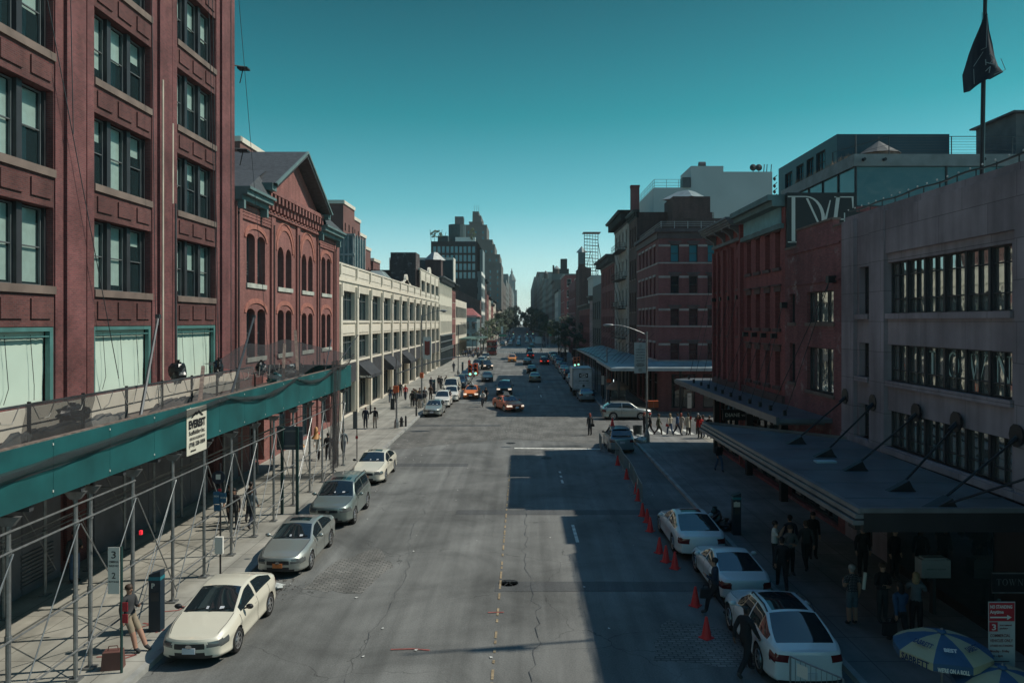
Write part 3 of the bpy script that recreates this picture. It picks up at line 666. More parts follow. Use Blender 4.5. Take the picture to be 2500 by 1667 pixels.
# ---------------------------------------------------------------- left: long cream market hall
def cream_hall():
    b = thing('cream_market_hall', 'long cream stucco building with pilasters, big dark windows and scrolled parapet', 'building', (-30, 109, 0))
    c = XL; mb = MB(); n = 12; st = 6.78; Y0 = 68.35; Y1 = Y0 + n * st + .6; holes = []; D = .45; shop = []; third = []
    for k in range(n):
        a = Y0 + k * st + 1.15; t = Y0 + (k + 1) * st - .35 + .3; t = a + st - 1.0
        holes += [(a, t, 9.3, 12.1), (a, t, 5.45, 7.85)]; shop.append((a, t, .2, 4.6))
        if k >= 8: third.append((a + .3, t - .3, 13.95, 16.05))
    facade(mb, 'L', c, Y0, Y1, 0, 13.3, holes + shop, D); Y3 = Y0 + 8 * st + .3
    facade(mb, 'L', c, Y3, Y1, 13.3, 17.0, third, D)
    mb.face([(c, Y0, 13.3), (-45, Y0, 13.3), (-45, Y1, 13.3), (c, Y1, 13.3)], 1); mb.face([(c, Y3, 17), (-45, Y3, 17), (-45, Y1, 17), (c, Y1, 17)], 1)
    mb.face([(c, Y1, 0), (-45, Y1, 0), (-45, Y1, 17), (c, Y1, 17)]); mb.face([(-45, Y0, 0), (-45, Y1, 0), (-45, Y1, 13.3), (-45, Y0, 13.3)])
    mb.face([(c - .01, Y3, 13.3), (-45, Y3, 13.3), (-45, Y3, 17.6), (c - .01, Y3, 17.6)], 2)
    mb.build('wall', [beige, tarroof, brick6], b)
    tr = MB(); 
    for k in range(n + 1):
        u = Y0 + k * st + .3; pl_box2(tr, 'L', c, u, u + .65, .15, 12.6, -.22, 0); pl_box2(tr, 'L', c, u + .12, u + .53, 11.6, 12.75, -.32, -.22)
        pl_box2(tr, 'L', c, u + .1, u + .55, 13.5, 14.5, -.2, 0)
        if k < n:
            a, t = u + .85, u + st - .15
            for z in (8.1, ): pl_box2(tr, 'L', c, a + .3, t - .3, z, z + .75, -.06, 0)
            for z in (9.3, 5.45): pl_box2(tr, 'L', c, a - .0, t + .0, z - .22, z, -.12, .25)
            pl_box2(tr, 'L', c, a + .1, t - .1, 13.65, 14.2, -.05, .2)
    pl_box2(tr, 'L', c, Y0, Y1, 12.95, 13.12, -.12, 0)
    pl_box2(tr, 'L', c, Y0, Y3, 13.3, 14.45, -.0, .3); pl_box2(tr, 'L', c, Y0, Y3, 14.45, 14.62, -.08, .36)
    pl_box2(tr, 'L', c, Y3, Y1, 17.0, 17.75, -.0, .3); pl_box2(tr, 'L', c, Y3, Y1, 17.75, 17.9, -.1, .36)
    for u in [Y3 + .2 + st * i for i in range(4)] + [Y1 - .5]: pl_box2(tr, 'L', c, u, u + .5, 13.4, 17.5, -.14, 0)
    for (m_, w_, h, z) in ((109, 2.2, 1.4, 14.6), (109, 4.4, .6, 14.6), (109, 8, .35, 14.6), (136, 3.5, 1.1, 17.85)):
        p = arcpts(m_ - w_ / 2, m_ + w_ / 2, z, z + h, 10); tr.prism(p, lambda u, z: (c - .3, u, z), lambda u, z: (c + .05, u, z))
    tr.build('stucco_relief', beige2, b)
    bk = MB(); bk.box(-20.2, -17.3, 68.4, 70.2, 13.3, 15.8); bk.build('bulkhead', beige, b)
    bk = MB(); bk.box(-21.4, -17.3, 122.9 - .5, 122.5 + 4.5, 13.3, 20.4); bk.build('bulkhead', brick8, b)
    sk = MB(); x0, x1, y0, y1 = -21.5, -18.2, 101, 107
    q = [(x0, y0, 14.9), (x1, y0, 14.9), (x1, y1, 14.9), (x0, y1, 14.9)]; w_ = [(x0 + 1, y0 + 1.5, 16.1), (x1 - 1, y0 + 1.5, 16.1), (x1 - 1, y1 - 1.5, 16.1), (x0 + 1, y1 - 1.5, 16.1)]
    sk.box(x0, x1, y0, y1, 13.3, 14.88)
    for i in range(4): sk.face([q[i], q[(i + 1) % 4], w_[(i + 1) % 4], w_[i]])
    sk.face(w_); sk.build('skylight', M('skylight_glass', (.25, .28, .27), .3), b)
    vt = MB()
    for i in range(14): y = 74 + i * 3.4; vt.box(-18.3 - (i % 3), -17.9 - (i % 3), y, y + .4, 13.3, 14.3 + .5 * (i % 2))
    vt.build('roof_vent', dsteel, b)
    for h in holes: window(b, 'L', c, *h[:4], D, gframe, glass, 3, (.72,), .09)
    for h in third: window(b, 'L', c, *h[:4], D, gframe, glass, 3, (.7,), .09)
    for h in shop: window(b, 'L', c, *h[:4], D, dframe, glass, 4, (.6, .8), .12, name='shopfront')
    dr = MB()
    for k in range(n):
        u = Y0 + k * st + 1.15; pl_box2(dr, 'L', c, u + .01, u + st - 1.01, 3.3, 5.2, -.1, D - .1)
    dr.build('fascia_board', M('dark_shop_fascia', (.045, .045, .05)), b)
    for k, txt in ((1, 'TRINA TURK'), (3, None), (5, None)):
        a = Y0 + k * st + 1.2; t = a + st - 1.1; z1, z0, x0, x1 = 5.0, 3.8, c + .1, c + 1.4
        w_ = MB(); w_.face([(x0, a, z1), (x1, a, z0), (x1, t, z0), (x0, t, z1)]); w_.face([(x1, a, z0), (x1, t, z0), (x1, t, z0 - .32), (x1, a, z0 - .32)])
        w_.face([(x0, a, z1), (x1, a, z0), (x1, a, z0 - .32), (x0, a, z0 - .32)]); w_.face([(x0, t, z1), (x1, t, z0), (x1, t, z0 - .32), (x0, t, z0 - .32)])
        aw = w_.build('awning', black2, b)
        if txt:
            l = MB(); addtext(l, txt, .3, lambda u, v: (a + 1 + 0 * u, 0, 0)); l = MB()
            addtext(l, txt, .27, lambda u, v: (x0 + .75 + u, a - .01, z0 - .24 + v), bold=.01, width=1.25); l.build('awning_lettering', white, aw)
cream_hall()
block('corniced_loft_building', 'narrow cream loft building with many slim windows and dark shopfront floors', 'L', 150.7, 178.5, 18.0, cream,
      [(14.8, 16.9), (10.9, 12.6), (7.0, 9.3)], 12, 1.05, cornice=mascorn, sill=cream, gmat=dframe, ch=.9, cp=.9)
bk = thing('dark_storefront_row', 'two storey grey framed storefront at the foot of the slim windowed cream loft building', 'shopfront', (-16.5, 165, 0)); s = MB()
for k in range(15):
    y = 150.9 + k * 1.95
    if y < 178: s.box(XL + .02, XL + .3, y, y + .25, .2, 6.2)
for z in (6.2, 4.9, 3.5, 3.1): s.box(XL + .02, XL + .42, 150.75, 178.4, z, z + .25)
s.build('frame', M('grey_iron', (.10, .12, .125), .6), bk)
s = MB(); s.face([(XL + .04, 150.8, .2), (XL + .04, 178.4, .2), (XL + .04, 178.4, 6.2), (XL + .04, 150.8, 6.2)]); s.build('glazing', glass, bk)
b = thing('skylit_stair_tower', 'brick rooftop tower with glass pyramid above the slim windowed loft', 'rooftop tower', (-18.5, 165, 18)); m_ = MB(); m_.box(-20.6, -17.3, 160, 164, 17.9, 22.3); m_.build('wall', brick6, b)
m_ = MB(); m_.lathe([(2.4, 22.3), (.6, 24.0), (0, 24.1)], (-18.9, 162, 0), 4); m_.build('pyramid_skylight', MC['skylight_glass'], b)
block('red_brick_terrace', 'narrow red brick building with heavy black cornice left of the avenue', 'L', 178.6, 188, 17.8, brick2, [(13.8, 16), (10, 12.2), (6.4, 8.5)], 3, 1.1, cornice=blackm, sill=cream, ch=1.1, cp=1)
b = block('party_wall_building', 'tall dark building with a pale sunlit end wall rising behind the terrace', 'L', 188.1, 193.5, 24.6, M('pale_render', (.62, .58, .5)), [], 1, c=-17.2, ground=False, deep=16)
m_ = MB(); m_.box(-33, -17.4, 187.9, 188.09, 17.5, 24.5); m_.build('dark_panel', M('dark_cladding', (.035, .05, .055), .5), b)
block('beige_corner_building', 'low beige building with banded windows on the near side of the avenue', 'L', 188.2, 225, 14.3, beige, [(10.2, 13.0), (5.6, 8.4)], 9, 3.3, fm=dframe, cols=2, sill=beige2, gmat=dframe, u_in=.6)
b = thing('avenue_canopy', 'flat green metal canopy over the pavement crowd near the avenue', 'canopy', (-14, 212, 4)); m_ = MB()
m_.prism([(XL + .05, 198), (-13.6, 198), (-10.6, 224), (-10.6, 229), (XL + .05, 229)], lambda x, y: (x, y, 4.4), lambda x, y: (x, y, 4.75)); m_.build('deck', M('green_metal', (.08, .14, .12), .6), b)
for y in (203, 211, 219, 227): m_ = MB(); m_.tube((-11.6 - (227 - y) * .08, y, .15), (-11.6 - (227 - y) * .08, y, 4.4), .09); m_.build('post', dsteel, b)
for y in range(200, 229, 3): m_ = MB(); m_.tube((XL + .02, y, 9), (-12, y, 4.75), .04, 4); m_.build('stay', dsteel, b)
# beyond the avenue
b = block('teal_corner_house', 'small teal painted house with red metal roof beyond the avenue', 'L', 275, 296, 11, M('teal_paint', (.15, .21, .22)), [(6.5, 9), (2.3, 4.6)], 5, 1.1, ground=False, near=(2, -21.2, -16.9, 1.2, [(6.5, 9.2), (2.2, 4.8)]), deep=10, fm=dframe)
m_ = MB(); m_.face([(-27, 274.5, 11), (-15.9, 274.5, 11), (-19, 285, 14.2), (-24, 285, 14.2)]); m_.face([(-15.9, 274.5, 11), (-15.9, 296, 11), (-19, 285, 14.2)]); m_.build('red_roof', M('red_metal_roof', (.30, .10, .09), .6), b)
b = block('dark_gabled_warehouse', 'dark brick warehouse with sloping roofline behind the teal house', 'L', 296.2, 305, 17, brick6, [(11, 14), (6, 9)], 3, 1.5, ground=False)
m_ = MB(); m_.prism([(-31, 17), (-16.8, 17), (-17.2, 17.5), (-31, 24.5)], lambda x, z: (x, 296.3, z), lambda x, z: (x, 304, z)); m_.build('sloping_parapet', brick6, b)
pgrey = M('grey_panel', (.17, .21, .215), .6, var=.1)
b = block('striped_apartment_block', 'grey block with white banded sunlit side and square punched windows', 'L', 306, 334, 29, pgrey, [(25, 28), (19.5, 22.5), (14, 17), (8.5, 11.5)], 4, 5.5, near=(3, -30, -17, 2.0, [(25.2, 27.4), (20.5, 23.0), (15.5, 18)]), deep=20, fm=dframe, cols=3, ground=False)
m_ = MB()
for z in (17.6, 23.2, 28.2, 12): pl_box2(m_, 'L', XL, 306.1, 333.9, z, z + 1.3, -.06, 0)
m_.build('white_band', white, b)
b = thing('glass_penthouse_block', 'dark framed apartment tower with rows of bright blue windows', 'building', (-27, 312, 0)); mb = MB(); holes = []
for r_ in range(4):
    for k in range(10): holes.append((-35.6 + k * 1.72, -34.3 + k * 1.72, 26.2 + r_ * 3.4, 28.9 + r_ * 3.4))
facade(mb, 'N', 300, -36.4, -18, 0, 41, [h for h in holes], .3); shell(mb, 'L', -18, 300, 330, 41, 18.4, near=False)
mb.build('wall', [M('dark_brick_frame', (.03, .028, .03)), tarroof], b)
for h in holes: window(b, 'N', 300, *h, .3, dframe, glassb, 1, (.16,), .08)
m_ = MB(); m_.box(-18, -16.8, 318, 334, 0, 39.5); m_.build('grey_flank', pgrey, b)
m_ = MB(); m_.lathe([(3.6, 41), (3.6, 49)], (-27, 312, 0), 16); m_.box(-34, -30, 303, 309, 41, 43.6); m_.build('rooftop_tank_screen', M('dark_teal_screen', (.03, .06, .065)), b)
m_ = MB(); m_.box(-27, -19, 303, 305, 41.0, 43); m_.build('roof_terrace', white, b)
# stepped tower and the far skyline
def tower(name, label, Y, dep, tiers, m, wcol=None, ww=1.4, st=4.2, fh=4.0, gm=None, side='L'):
    """tiers: (x0,x1,z0,z1,y offset)"""
    b = thing(name, label, 'tower', ((tiers[0][0] + tiers[0][1]) / 2, Y + dep / 2, 0)); mb = MB(); hs = []; tot = 0
    for (x0, x1, z0, z1, o) in tiers:
        n = int((x1 - x0 - 1) / st); rws = int((z1 - z0 - 1.5) / fh); h = []
        for k in range(n):
            for r_ in range(rws):
                u = x0 + (x1 - x0) * (k + .5) / n; z = z0 + 1.3 + r_ * fh
                if z > 22: h.append((u - ww / 2, u + ww / 2, z, z + fh * .5))
        facade(mb, 'N', Y + o, x0, x1, z0, z1, h, .5); shell(mb, 'R', x0, Y + o, Y + dep - o, z1, x1 - x0, near=False); mb.face([(x0, Y + o, z0), (x0, Y + dep - o, z0), (x0, Y + dep - o, z1), (x0, Y + o, z1)])
        hs += [(Y + o, q) for q in h]
        if x1 - x0 > 9:
            k = MB(); pl_box2(k, 'N', Y + o, x0 - .3, x1 + .3, z1 - .8, z1, -.5, .3); k.build('cornice', m, b)
    mb.build('wall', [m, tarroof], b)
    for y, q in hs[:98]: window(b, 'N', y, *q, .5, dframe, gm or glassb, 1, (.5,), .12)
    if len(hs) > 98:
        k = MB()
        for y, q in hs[98:]: k.face([(q[0], y + .45, q[2]), (q[1], y + .45, q[2]), (q[1], y + .45, q[3]), (q[0], y + .45, q[3])])
        tag(k.build('window_rows', gm or glassb, b), kind='stuff')
    return b
tb = M('brown_tower_brick', (.12, .11, .10), .9, var=.12, scale=.1); tb2 = M('grey_tower_stone', (.14, .16, .155), .9, var=.12, scale=.1)
b = tower('stepped_art_deco_tower', 'tall brown stepped tower with antennas rising over the left side', 592, 60,
      [(-34, -16.7, 0, 55, 0), (-33.5, -18, 55, 62, 2), (-36, -22, 62, 70, 4), (-38, -24, 70, 74, 6), (-46, -28.5, 50, 86, 8), (-42.5, -32, 86, 88.5, 9), (-40, -33, 88.5, 93.5, 10), (-40, -35, 93.5, 97, 11)], tb, fh=4.6)
m_ = MB()
for x in (-39, -37, -35.4): m_.tube((x, 610, 97), (x, 610, 103), .14, 4)
m_.box(-53.5, -46.8, 596, 606, 60, 92); m_.build('antenna', dsteel, b)
tower('slab_tower', 'plain dark tower right of the stepped tower on the skyline', 870, 60, [(-25, -16.7, 0, 64, 0)], tb2, ww=1.8)
b = tower('clock_spire_tower', 'distant tower ending in a lantern and spire on the skyline', 1500, 60, [(-31, -11.5, 0, 72, 0), (-30, -15, 72, 92, 6)], tb2, ww=3, st=5, fh=6)
m_ = MB(); m_.lathe([(8.4, 90), (8.6, 92), (7, 97), (3.6, 104), (2.0, 106), (2.4, 110), (1.1, 112), (.2, 118)], (-22, 1530, 0), 8); m_.build('spire', tb2, b)
for i, (Y0, Y1, z, m, t) in enumerate([(334.4, 352, 27.5, brick6, 'dark brick loft with iron cornice next to the striped block'), (352.2, 372, 23, brick2, 'sunlit pink brick terrace beyond the avenue'), (372.2, 398, 21, cream, 'pale cream terrace halfway to the stepped tower'),
                                       (398.2, 430, 18.5, brick2, 'red brick walk-up past the cream terrace'), (430.2, 470, 21, beige, 'tan walk-up with sunlit front far along the left side'), (470.2, 520, 17, brick6, 'brown walk-up in front of the stepped tower'), (520.2, 590, 18, cream, 'pale low terrace at the foot of the stepped tower')]):
    n = max(3, int((Y1 - Y0) / 4)); block('terrace_house', t, 'L', Y0, Y1, z, m, [(z - 4.2, z - 1.8), (z - 8.2, z - 5.8), (z - 12.2, z - 9.8)], n, 1.6, cornice=blackm if i % 2 == 0 else mascorn, ch=1, cp=1)
for i, (Y0, Y1, z, t) in enumerate([(655, 760, 44, 'mid rise block just past the stepped tower'), (762, 868, 52, 'grey block in front of the plain slab tower'), (940, 1150, 58, 'far mid rise behind the slab tower'), (1152, 1490, 62, 'farthest block before the spire tower')]):
    b = thing('mid_rise_block', t, 'building', (-26, (Y0 + Y1) / 2, 0)); mb = MB(); hs = [(Y0 + 4 + k * 9, Y0 + 7 + k * 9, 12 + r_ * 6, 15 + r_ * 6) for k in range(int((Y1 - Y0 - 6) / 9)) for r_ in range(int((z - 16) / 6))][:99]
    facade(mb, 'L', XL, Y0, Y1, 0, z, hs, .5); shell(mb, 'L', XL, Y0, Y1, z, 18); mb.build('wall', [tb2 if i % 2 else tb, tarroof], b)
    for q in hs: window(b, 'L', XL, *q, .5, dframe, glass, 1, (.5,), .15)
# residential towers behind the left row
rb = M('brown_red_brick', (.16, .075, .065), .9, var=.15, scale=.3)
def setback(name, label, Y, dep, tiers, m):
    b = thing(name, label, 'building', (tiers[0][0], Y, 0)); mb = MB(); n = 0; cap = MB()
    for (x0, x1, z0, z1, y0, y1) in tiers:
        h = []; k_ = int((x1 - x0) / 3.2)
        for k in range(k_):
            for r_ in range(int((z1 - z0 - 1) / 3.3)):
                if z0 + r_ * 3.3 > 14: h.append((x0 + (k + .5) * (x1 - x0) / k_ - .5, x0 + (k + .5) * (x1 - x0) / k_ + .5, z0 + 1 + r_ * 3.3, z0 + 2.6 + r_ * 3.3))
        e = []; ke = int((y1 - y0) / 3.2)
        for k in range(ke):
            for r_ in range(int((z1 - z0 - 1) / 3.3)):
                if z0 + r_ * 3.3 > 14: e.append((y0 + (k + .5) * (y1 - y0) / ke - .5, y0 + (k + .5) * (y1 - y0) / ke + .5, z0 + 1 + r_ * 3.3, z0 + 2.6 + r_ * 3.3))
        facade(mb, 'N', y0, x0, x1, z0, z1, h, .2); facade(mb, 'L', x1, y0, y1, z0, z1, e, .2); shell(mb, 'L', x1, y0, y1, z1, x1 - x0, near=False)
        cap.box(x0, x1 + .2, y0 - .2, y0 + .3, z1, z1 + .7); cap.box(x1 - .3, x1 + .2, y0, y1, z1, z1 + .7)
        for q in h + e:
            if n < 98: window(b, 'N' if q in h else 'L', y0 if q in h else x1, *q, .2, dframe, glass, 1, (.5,), .08); n += 1
    mb.build('wall', [m, tarroof], b); cap.build('coping', beige2, b)
setback('stepped_apartment_house', 'brown brick apartment house stepping down behind the gabled hall', 150, 40,
        [(-42, -35.6, 0, 32.6, 150, 160), (-42, -36, 0, 30.9, 160.1, 167.5), (-43, -36.8, 0, 28.6, 167.6, 177.5), (-44, -37.6, 0, 26.5, 177.6, 187), (-44, -37, 0, 24.2, 187.1, 196)], rb)
setback('brown_brick_apartments', 'brown brick apartments showing above the slate roof of the gabled hall', 100, 40, [(-62, -38, 0, 33.4, 101.6, 114.5)], rb)
b = thing('glass_slab_building', 'slim glass and steel building between brown brick towers', 'building', (-30, 118, 0)); mb = MB(); mb.box(-31.5, -26.4, 118, 126, 0, 22.6); mb.build('wall', glassp, b)
mb = MB()
for k in range(8): x = -31.5 + k * .7; mb.box(x, x + .22, 117.8, 118, 12, 22.9)
for k in range(5): mb.box(-26.4, -26.2, 118 + k * 1.9, 118.3 + k * 1.9, 12, 22.9)
for z in (13.5, 16.5, 19.5, 22.6): mb.box(-31.6, -26.2, 117.75, 118, z, z + .3)
mb.build('fins', M('pale_fins', (.3, .33, .32)), b)
# ---------------------------------------------------------------- right side
def limestone():
    b = thing('limestone_building', 'grey limestone building with wide metal windows beside the big steel canopy', 'building', (25, 20, 0))
    c = XR; Y0, Y1, Z = 6, 32.1, 13.6; mb = MB(); cols = [(28.35, 21.15), (19.0, 12.0)]; holes = []; small = []
    for (a, t) in cols:
        for z0, z1 in ((9.5, 11.4), (7.0, 8.35), (4.55, 5.9)): holes.append((t, a, z0, z1))
    for z0, z1 in ((9.5, 11.4), (7.0, 8.35), (4.55, 5.9)): small.append((29.75, 30.75, z0, z1))
    gh = [(21.5, 28, .3, 3.6), (12.5, 19, .3, 3.6), (29.6, 31.0, .2, 3.2)]
    facade(mb, 'R', c, Y0, Y1, 0, Z, holes + small + gh, .38); shell(mb, 'R', c, Y0, Y1, Z - .6, 18)
    mb.box(c + .01, c + .4, Y0, Y1, Z - .6, Z - .02)
    mb.build('wall', [stoneL, tarroof], b)
    rl = MB()
    for u0, u1 in ((28.35, 29.55), (30.95, 32.1)): pl_box2(rl, 'R', c, u0, u1, 3.8, Z - .2, -.16, 0)
    pl_box2(rl, 'R', c, Y0, 28.34, 11.75, Z - .25, -.1, 0); pl_box2(rl, 'R', c, 19.2, 20.9, 3.8, 11.75, -.1, 0)
    for (u0, u1, z, _) in holes + small: pl_box2(rl, 'R', c, u0 - .08, u1 + .08, z - .2, z, -.12 - (.06 if u1 - u0 < 2 else 0), .3)
    pl_box2(rl, 'R', c, Y0, Y1, 4.3, 4.5, -.2, 0); rl.build('stone_relief', stoneL, b); k = MB(); pl_box2(k, 'R', c, 6, 28.2, 0, 4.25, -.1, -.02); k.build('painted_canopy_shade', blackm, b); k = MB(); pl_box2(k, 'R', c, 21.8, 27.8, .5, 3.6, -.14, -.1); k.build('shop_glazing', glass, b)  # black panel is added: it paints the dark under the canopy onto the wall
    for h in holes:
        f = MB(); n = 6; wd = (h[1] - h[0]) / n
        for k in range(1, n): pl_box2(f, 'R', c, h[0] + k * wd - .055, h[0] + k * wd + .055, h[2], h[3], .10, .3)
        f.build('mullions', dframe, b)
        for k in range(n): window(b, 'R', c, h[0] + k * wd + (.07 if k else 0), h[0] + (k + 1) * wd - (.07 if k < n - 1 else 0), h[2], h[3], .2, dframe, mirr, 2, (.28, .74) if h[2] > 9 else (.3,), .045)
    for h in small: window(b, 'R', c, *h, .3, dframe, mirr, 2, (.3, .7), .045)
    for h in gh: window(b, 'R', c, *h, .3, blackm, glass, 4, (.7,), .08, name='shopfront')
    cb = MB(); pts = [(c + .1, y, Z + .22 + .03 * math.sin(y * 2.2)) for y in [6 + i * .5 for i in range(53)]]; cb.path(pts, .035, 4)
    for y in [6 + i * 1.0 for i in range(27)]: cb.tube((c + .1, y, Z), (c + .1, y, Z + .25), .02, 4)
    cb.build('parapet_cable', blackm, b)
    bu = MB()
    for y in [6.5 + i * .62 for i in range(42)]: bu.blob((c + .06, y, Z + .3), .035, .035, .035, 1, 0, 6, 4)
    bu.build('string_light', M('bulb', (.4, .4, .38), .2), b)
    return b
lime = limestone()
def serif(ch, mb, x, z, h, f, th=.14):
    """serif capitals drawn as strokes: f(x,z) gives the point on the front"""
    def q(*p): mb.face([f(x + a * h, z + b_ * h) for a, b_ in p])
    T = .15; t = .05; s = .035
    def bar(x0, x1, z0, z1): q((x0, z0), (x1, z0), (x1, z1), (x0, z1))
    if ch == 'T': bar(.3, .3 + T, 0, 1); bar(0, .75, 1 - t, 1); bar(0, .05, .82, 1 - t); bar(.7, .75, .82, 1 - t); bar(.2, .55, 0, s); return .82
    if ch in 'O':
        n = 20; o = [(.42 + .42 * math.cos(k * 2 * math.pi / n), .5 + .52 * math.sin(k * 2 * math.pi / n)) for k in range(n)]; i = [(.42 + .28 * math.cos(k * 2 * math.pi / n), .5 + .46 * math.sin(k * 2 * math.pi / n)) for k in range(n)]
        for k in range(n): q(o[k], o[(k + 1) % n], i[(k + 1) % n], i[k])
        return .92
    if ch == 'W':
        for a, b_, w_ in ((.02, .3, T), (.55, .3, .05), (.42, .7, T), (1.05, .7, .05)): q((a, 1), (a + w_, 1), (b_ + w_ * .7, 0), (b_, 0))
        bar(-.08, .25, 1 - s, 1); bar(.35, .68, 1 - s, 1); bar(.95, 1.2, 1 - s, 1); return 1.25
    if ch == 'N': bar(.08, .13, 0, 1); bar(.72, .77, 0, 1); q((.05, 1), (.2, 1), (.8, 0), (.65, 0)); bar(0, .22, 0, s); bar(.62, .88, 1 - s, 1); bar(0, .15, 1 - s, 1); return .95
# TOWN on the glass
m_ = MB()
pos = {'T': 25.95, 'O': 24.75, 'W': 23.55, 'N': 22.2}
for ch, y in pos.items(): serif(ch, m_, 0, 0, .82, lambda a, z, y=y: (XR + .205, y - a, 7.38 + z))
m_.build('window_lettering', M('pale_green_lettering', (.42, .55, .50)), lime)
# DVF corner building
def dvf():
    b = thing('crimson_corner_building', 'crimson brick corner building with bracketed cornice and teal frieze panel', 'building', (20, 47, 0))
    c = XR; mb = MB(); A = []; B = []
    for m_ in (45.75, 44.05, 42.3, 40.6):
        for z0, z1 in ((12.1, 14.0), (8.85, 10.8), (5.75, 7.6)): A.append((m_ - .4, m_ + .4, z0, z1))
    for m_ in (53.2, 52.0, 50.3, 48.0):
        for z0, z1 in ((11.3, 13.3), (8.3, 10.2), (5.4, 7.2)): B.append((m_ - .38, m_ + .38, z0, z1, .25 if z0 > 11 else .1))
    sh = [(40, 46.6, .3, 3.9), (47.8, 53.6, .3, 3.9)]
    facade(mb, 'R', c, 39.5, 54.1, 0, 15.2, A + B + sh, .5); facade(mb, 'N', 39.5, c, 32, 0, 15.2, [], .1)
    nh = [(16 + k * 3, 17.2 + k * 3, z0, z0 + 2) for k in range(4) for z0 in (11.3, 8.3, 5.4)]
    P = PL('N', 54.1); mb.face([(c, 54.1, 0), (32, 54.1, 0), (32, 54.1, 15.2), (c, 54.1, 15.2)]); mb.face([(c, 39.5, 15.18), (32, 39.5, 15.18), (32, 54.1, 15.18), (c, 54.1, 15.18)], 1)
    mb.build('wall', [brick3, tarroof], b)
    for h in A: window(b, 'R', c, *h[:4], .42, blackm, glass, 1, (.5,), .06)
    for h in B: window(b, 'R', c, h[0], h[1], h[2], h[3] - .05, .2, gframe, mirr if h[0] < 51 else glass, 1, (.5,), .06)
    for h in sh: window(b, 'R', c, *h[:4], .4, blackm, glass, 5, (.75,), .1, name='shopfront')
    st = MB()
    for h in A: pl_box2(st, 'R', c, h[0] - .16, h[1] + .16, h[2] - .2, h[2] - .02, -.12, .1); pl_box2(st, 'R', c, h[0] - .12, h[1] + .12, h[3], h[3] + .3, -.05, .1); pl_box2(st, 'R', c, h[0] - .2, h[1] + .2, h[3] + .3, h[3] + .38, -.16, .1)
    for h in B: pl_box2(st, 'R', c, h[0] - .1, h[1] + .1, h[2] - .14, h[2] - .02, -.08, .1)
    pl_box2(st, 'R', c, 39.5, 54.1, 4.9, 5.3, -.14, 0); st.build('brownstone_trim', M('brownstone', (.10, .055, .052)), b)
    pi = MB()
    for u in (47.3, 49.2, 49.75, 51.1, 51.4, 52.5, 53.75): pl_box2(pi, 'R', c, u - .13, u + .13, 5.3, 14.0, -.2, 0)
    for m_ in (53.2, 52.0, 50.3, 48.0):
        for k in (-1, 0, 1): pi.prism([(m_ + k * .28 - .1, 13.75), (m_ + k * .28 + .1, 13.75), (m_ + k * .28, 14.25)], lambda u, z: (c - .07, u, z), lambda u, z: (c, u, z))
    pl_box2(pi, 'R', c, 46.9, 47.15, .3, 15.2, -.22, 0); pi.build('pilaster', brick3, b)
    co = MB(); 
    for u0, u1 in ((39.6, 46.9),): pl_box2(co, 'R', c, u0, u1, 14.1, 14.35, -.2, 0); pl_box2(co, 'R', c, u0, u1, 15.25, 15.55, -.62, .3); pl_box2(co, 'R', c, u0, u1, 15.55, 15.85, -.85, .3)
    co.build('cornice', corng, b)
    t = MB(); pl_box2(t, 'R', c, 40.0, 46.6, 14.35, 15.25, -.08, 0); t.build('frieze_panel', M('teal_frieze', (.16, .34, .36), .6), b)
    co = MB(); pl_box2(co, 'R', c, 47.2, 54.1, 14.3, 14.5, -.18, 0)
    for z, d in ((15.2, .75), (15.33, .85), (15.46, .95), (15.6, 1.05)): pl_box2(co, 'R', c, 47.15, 54.2 + d * .3, z, z + .135, -d, .3)
    for u in (47.5, 49.3, 51.2, 53.6):
        prof = [(0, 14.5), (.12, 14.5), (.2, 14.75), (.45, 14.95), (.7, 15.05), (.75, 15.2), (0, 15.2)]
        co.prism(prof, lambda d, z, u=u: (c - d, u - .14, z), lambda d, z, u=u: (c - d, u + .14, z))
    co.build('bracketed_cornice', mascorn, b)
    # lamps and hooks for the canopy stays
    k = MB()
    for y, z in ((46, 8.3), (44.3, 8.3), (42.6, 8.3), (40.8, 8.3), (53.6, 10.6), (51.5, 10.6), (49.5, 10.6), (47.6, 10.6)): pl_box2(k, 'R', c, y - .12, y + .12, z, z + .26, -.3, 0)
    k.build('stay_anchor', blackm, b)
    # big black sign with white letters on the side wall
    s = MB(); s.box(c + .05, 17.35, 39.3, 39.6, 12.6, 15.9); s.box(17.35, 20.4, 39.3, 39.6, 12.6, 14.9); sg = s.build('rooftop_sign', blackm, b)
    l = MB(); f = lambda x, z: (x, 39.28, z)
    def q(*p): l.face([f(*a) for a in p])
    q((13.98, 13.32), (14.17, 13.32), (14.17, 15.68), (13.98, 15.68)); q((13.78, 15.66), (14.75, 15.66), (14.75, 15.72), (13.78, 15.72)); q((13.78, 13.3), (14.75, 13.3), (14.75, 13.36), (13.78, 13.36))
    n = 14
    for i in range(n):
        a0, a1 = math.pi / 2 - math.pi * i / n, math.pi / 2 - math.pi * (i + 1) / n
        def P(a, rx, rz): return (14.72 + rx * math.cos(a), 14.51 + rz * math.sin(a))
        q(P(a0, 1.0, 1.21), P(a1, 1.0, 1.21), P(a1, .82, 1.15), P(a0, .82, 1.15))
    q((14.72, 15.6), (14.84, 15.6), (15.62, 13.9), (15.52, 13.9)); q((15.52, 13.9), (15.68, 13.9), (16.02, 15.5), (15.96, 15.5))
    q((16.0, 13.3), (16.18, 13.3), (16.5, 15.7), (16.3, 15.7)); q((16.2, 15.64), (17.2, 15.64), (17.2, 15.7), (16.2, 15.7)); q((17.14, 15.1), (17.2, 15.1), (17.2, 15.64), (17.1, 15.64))
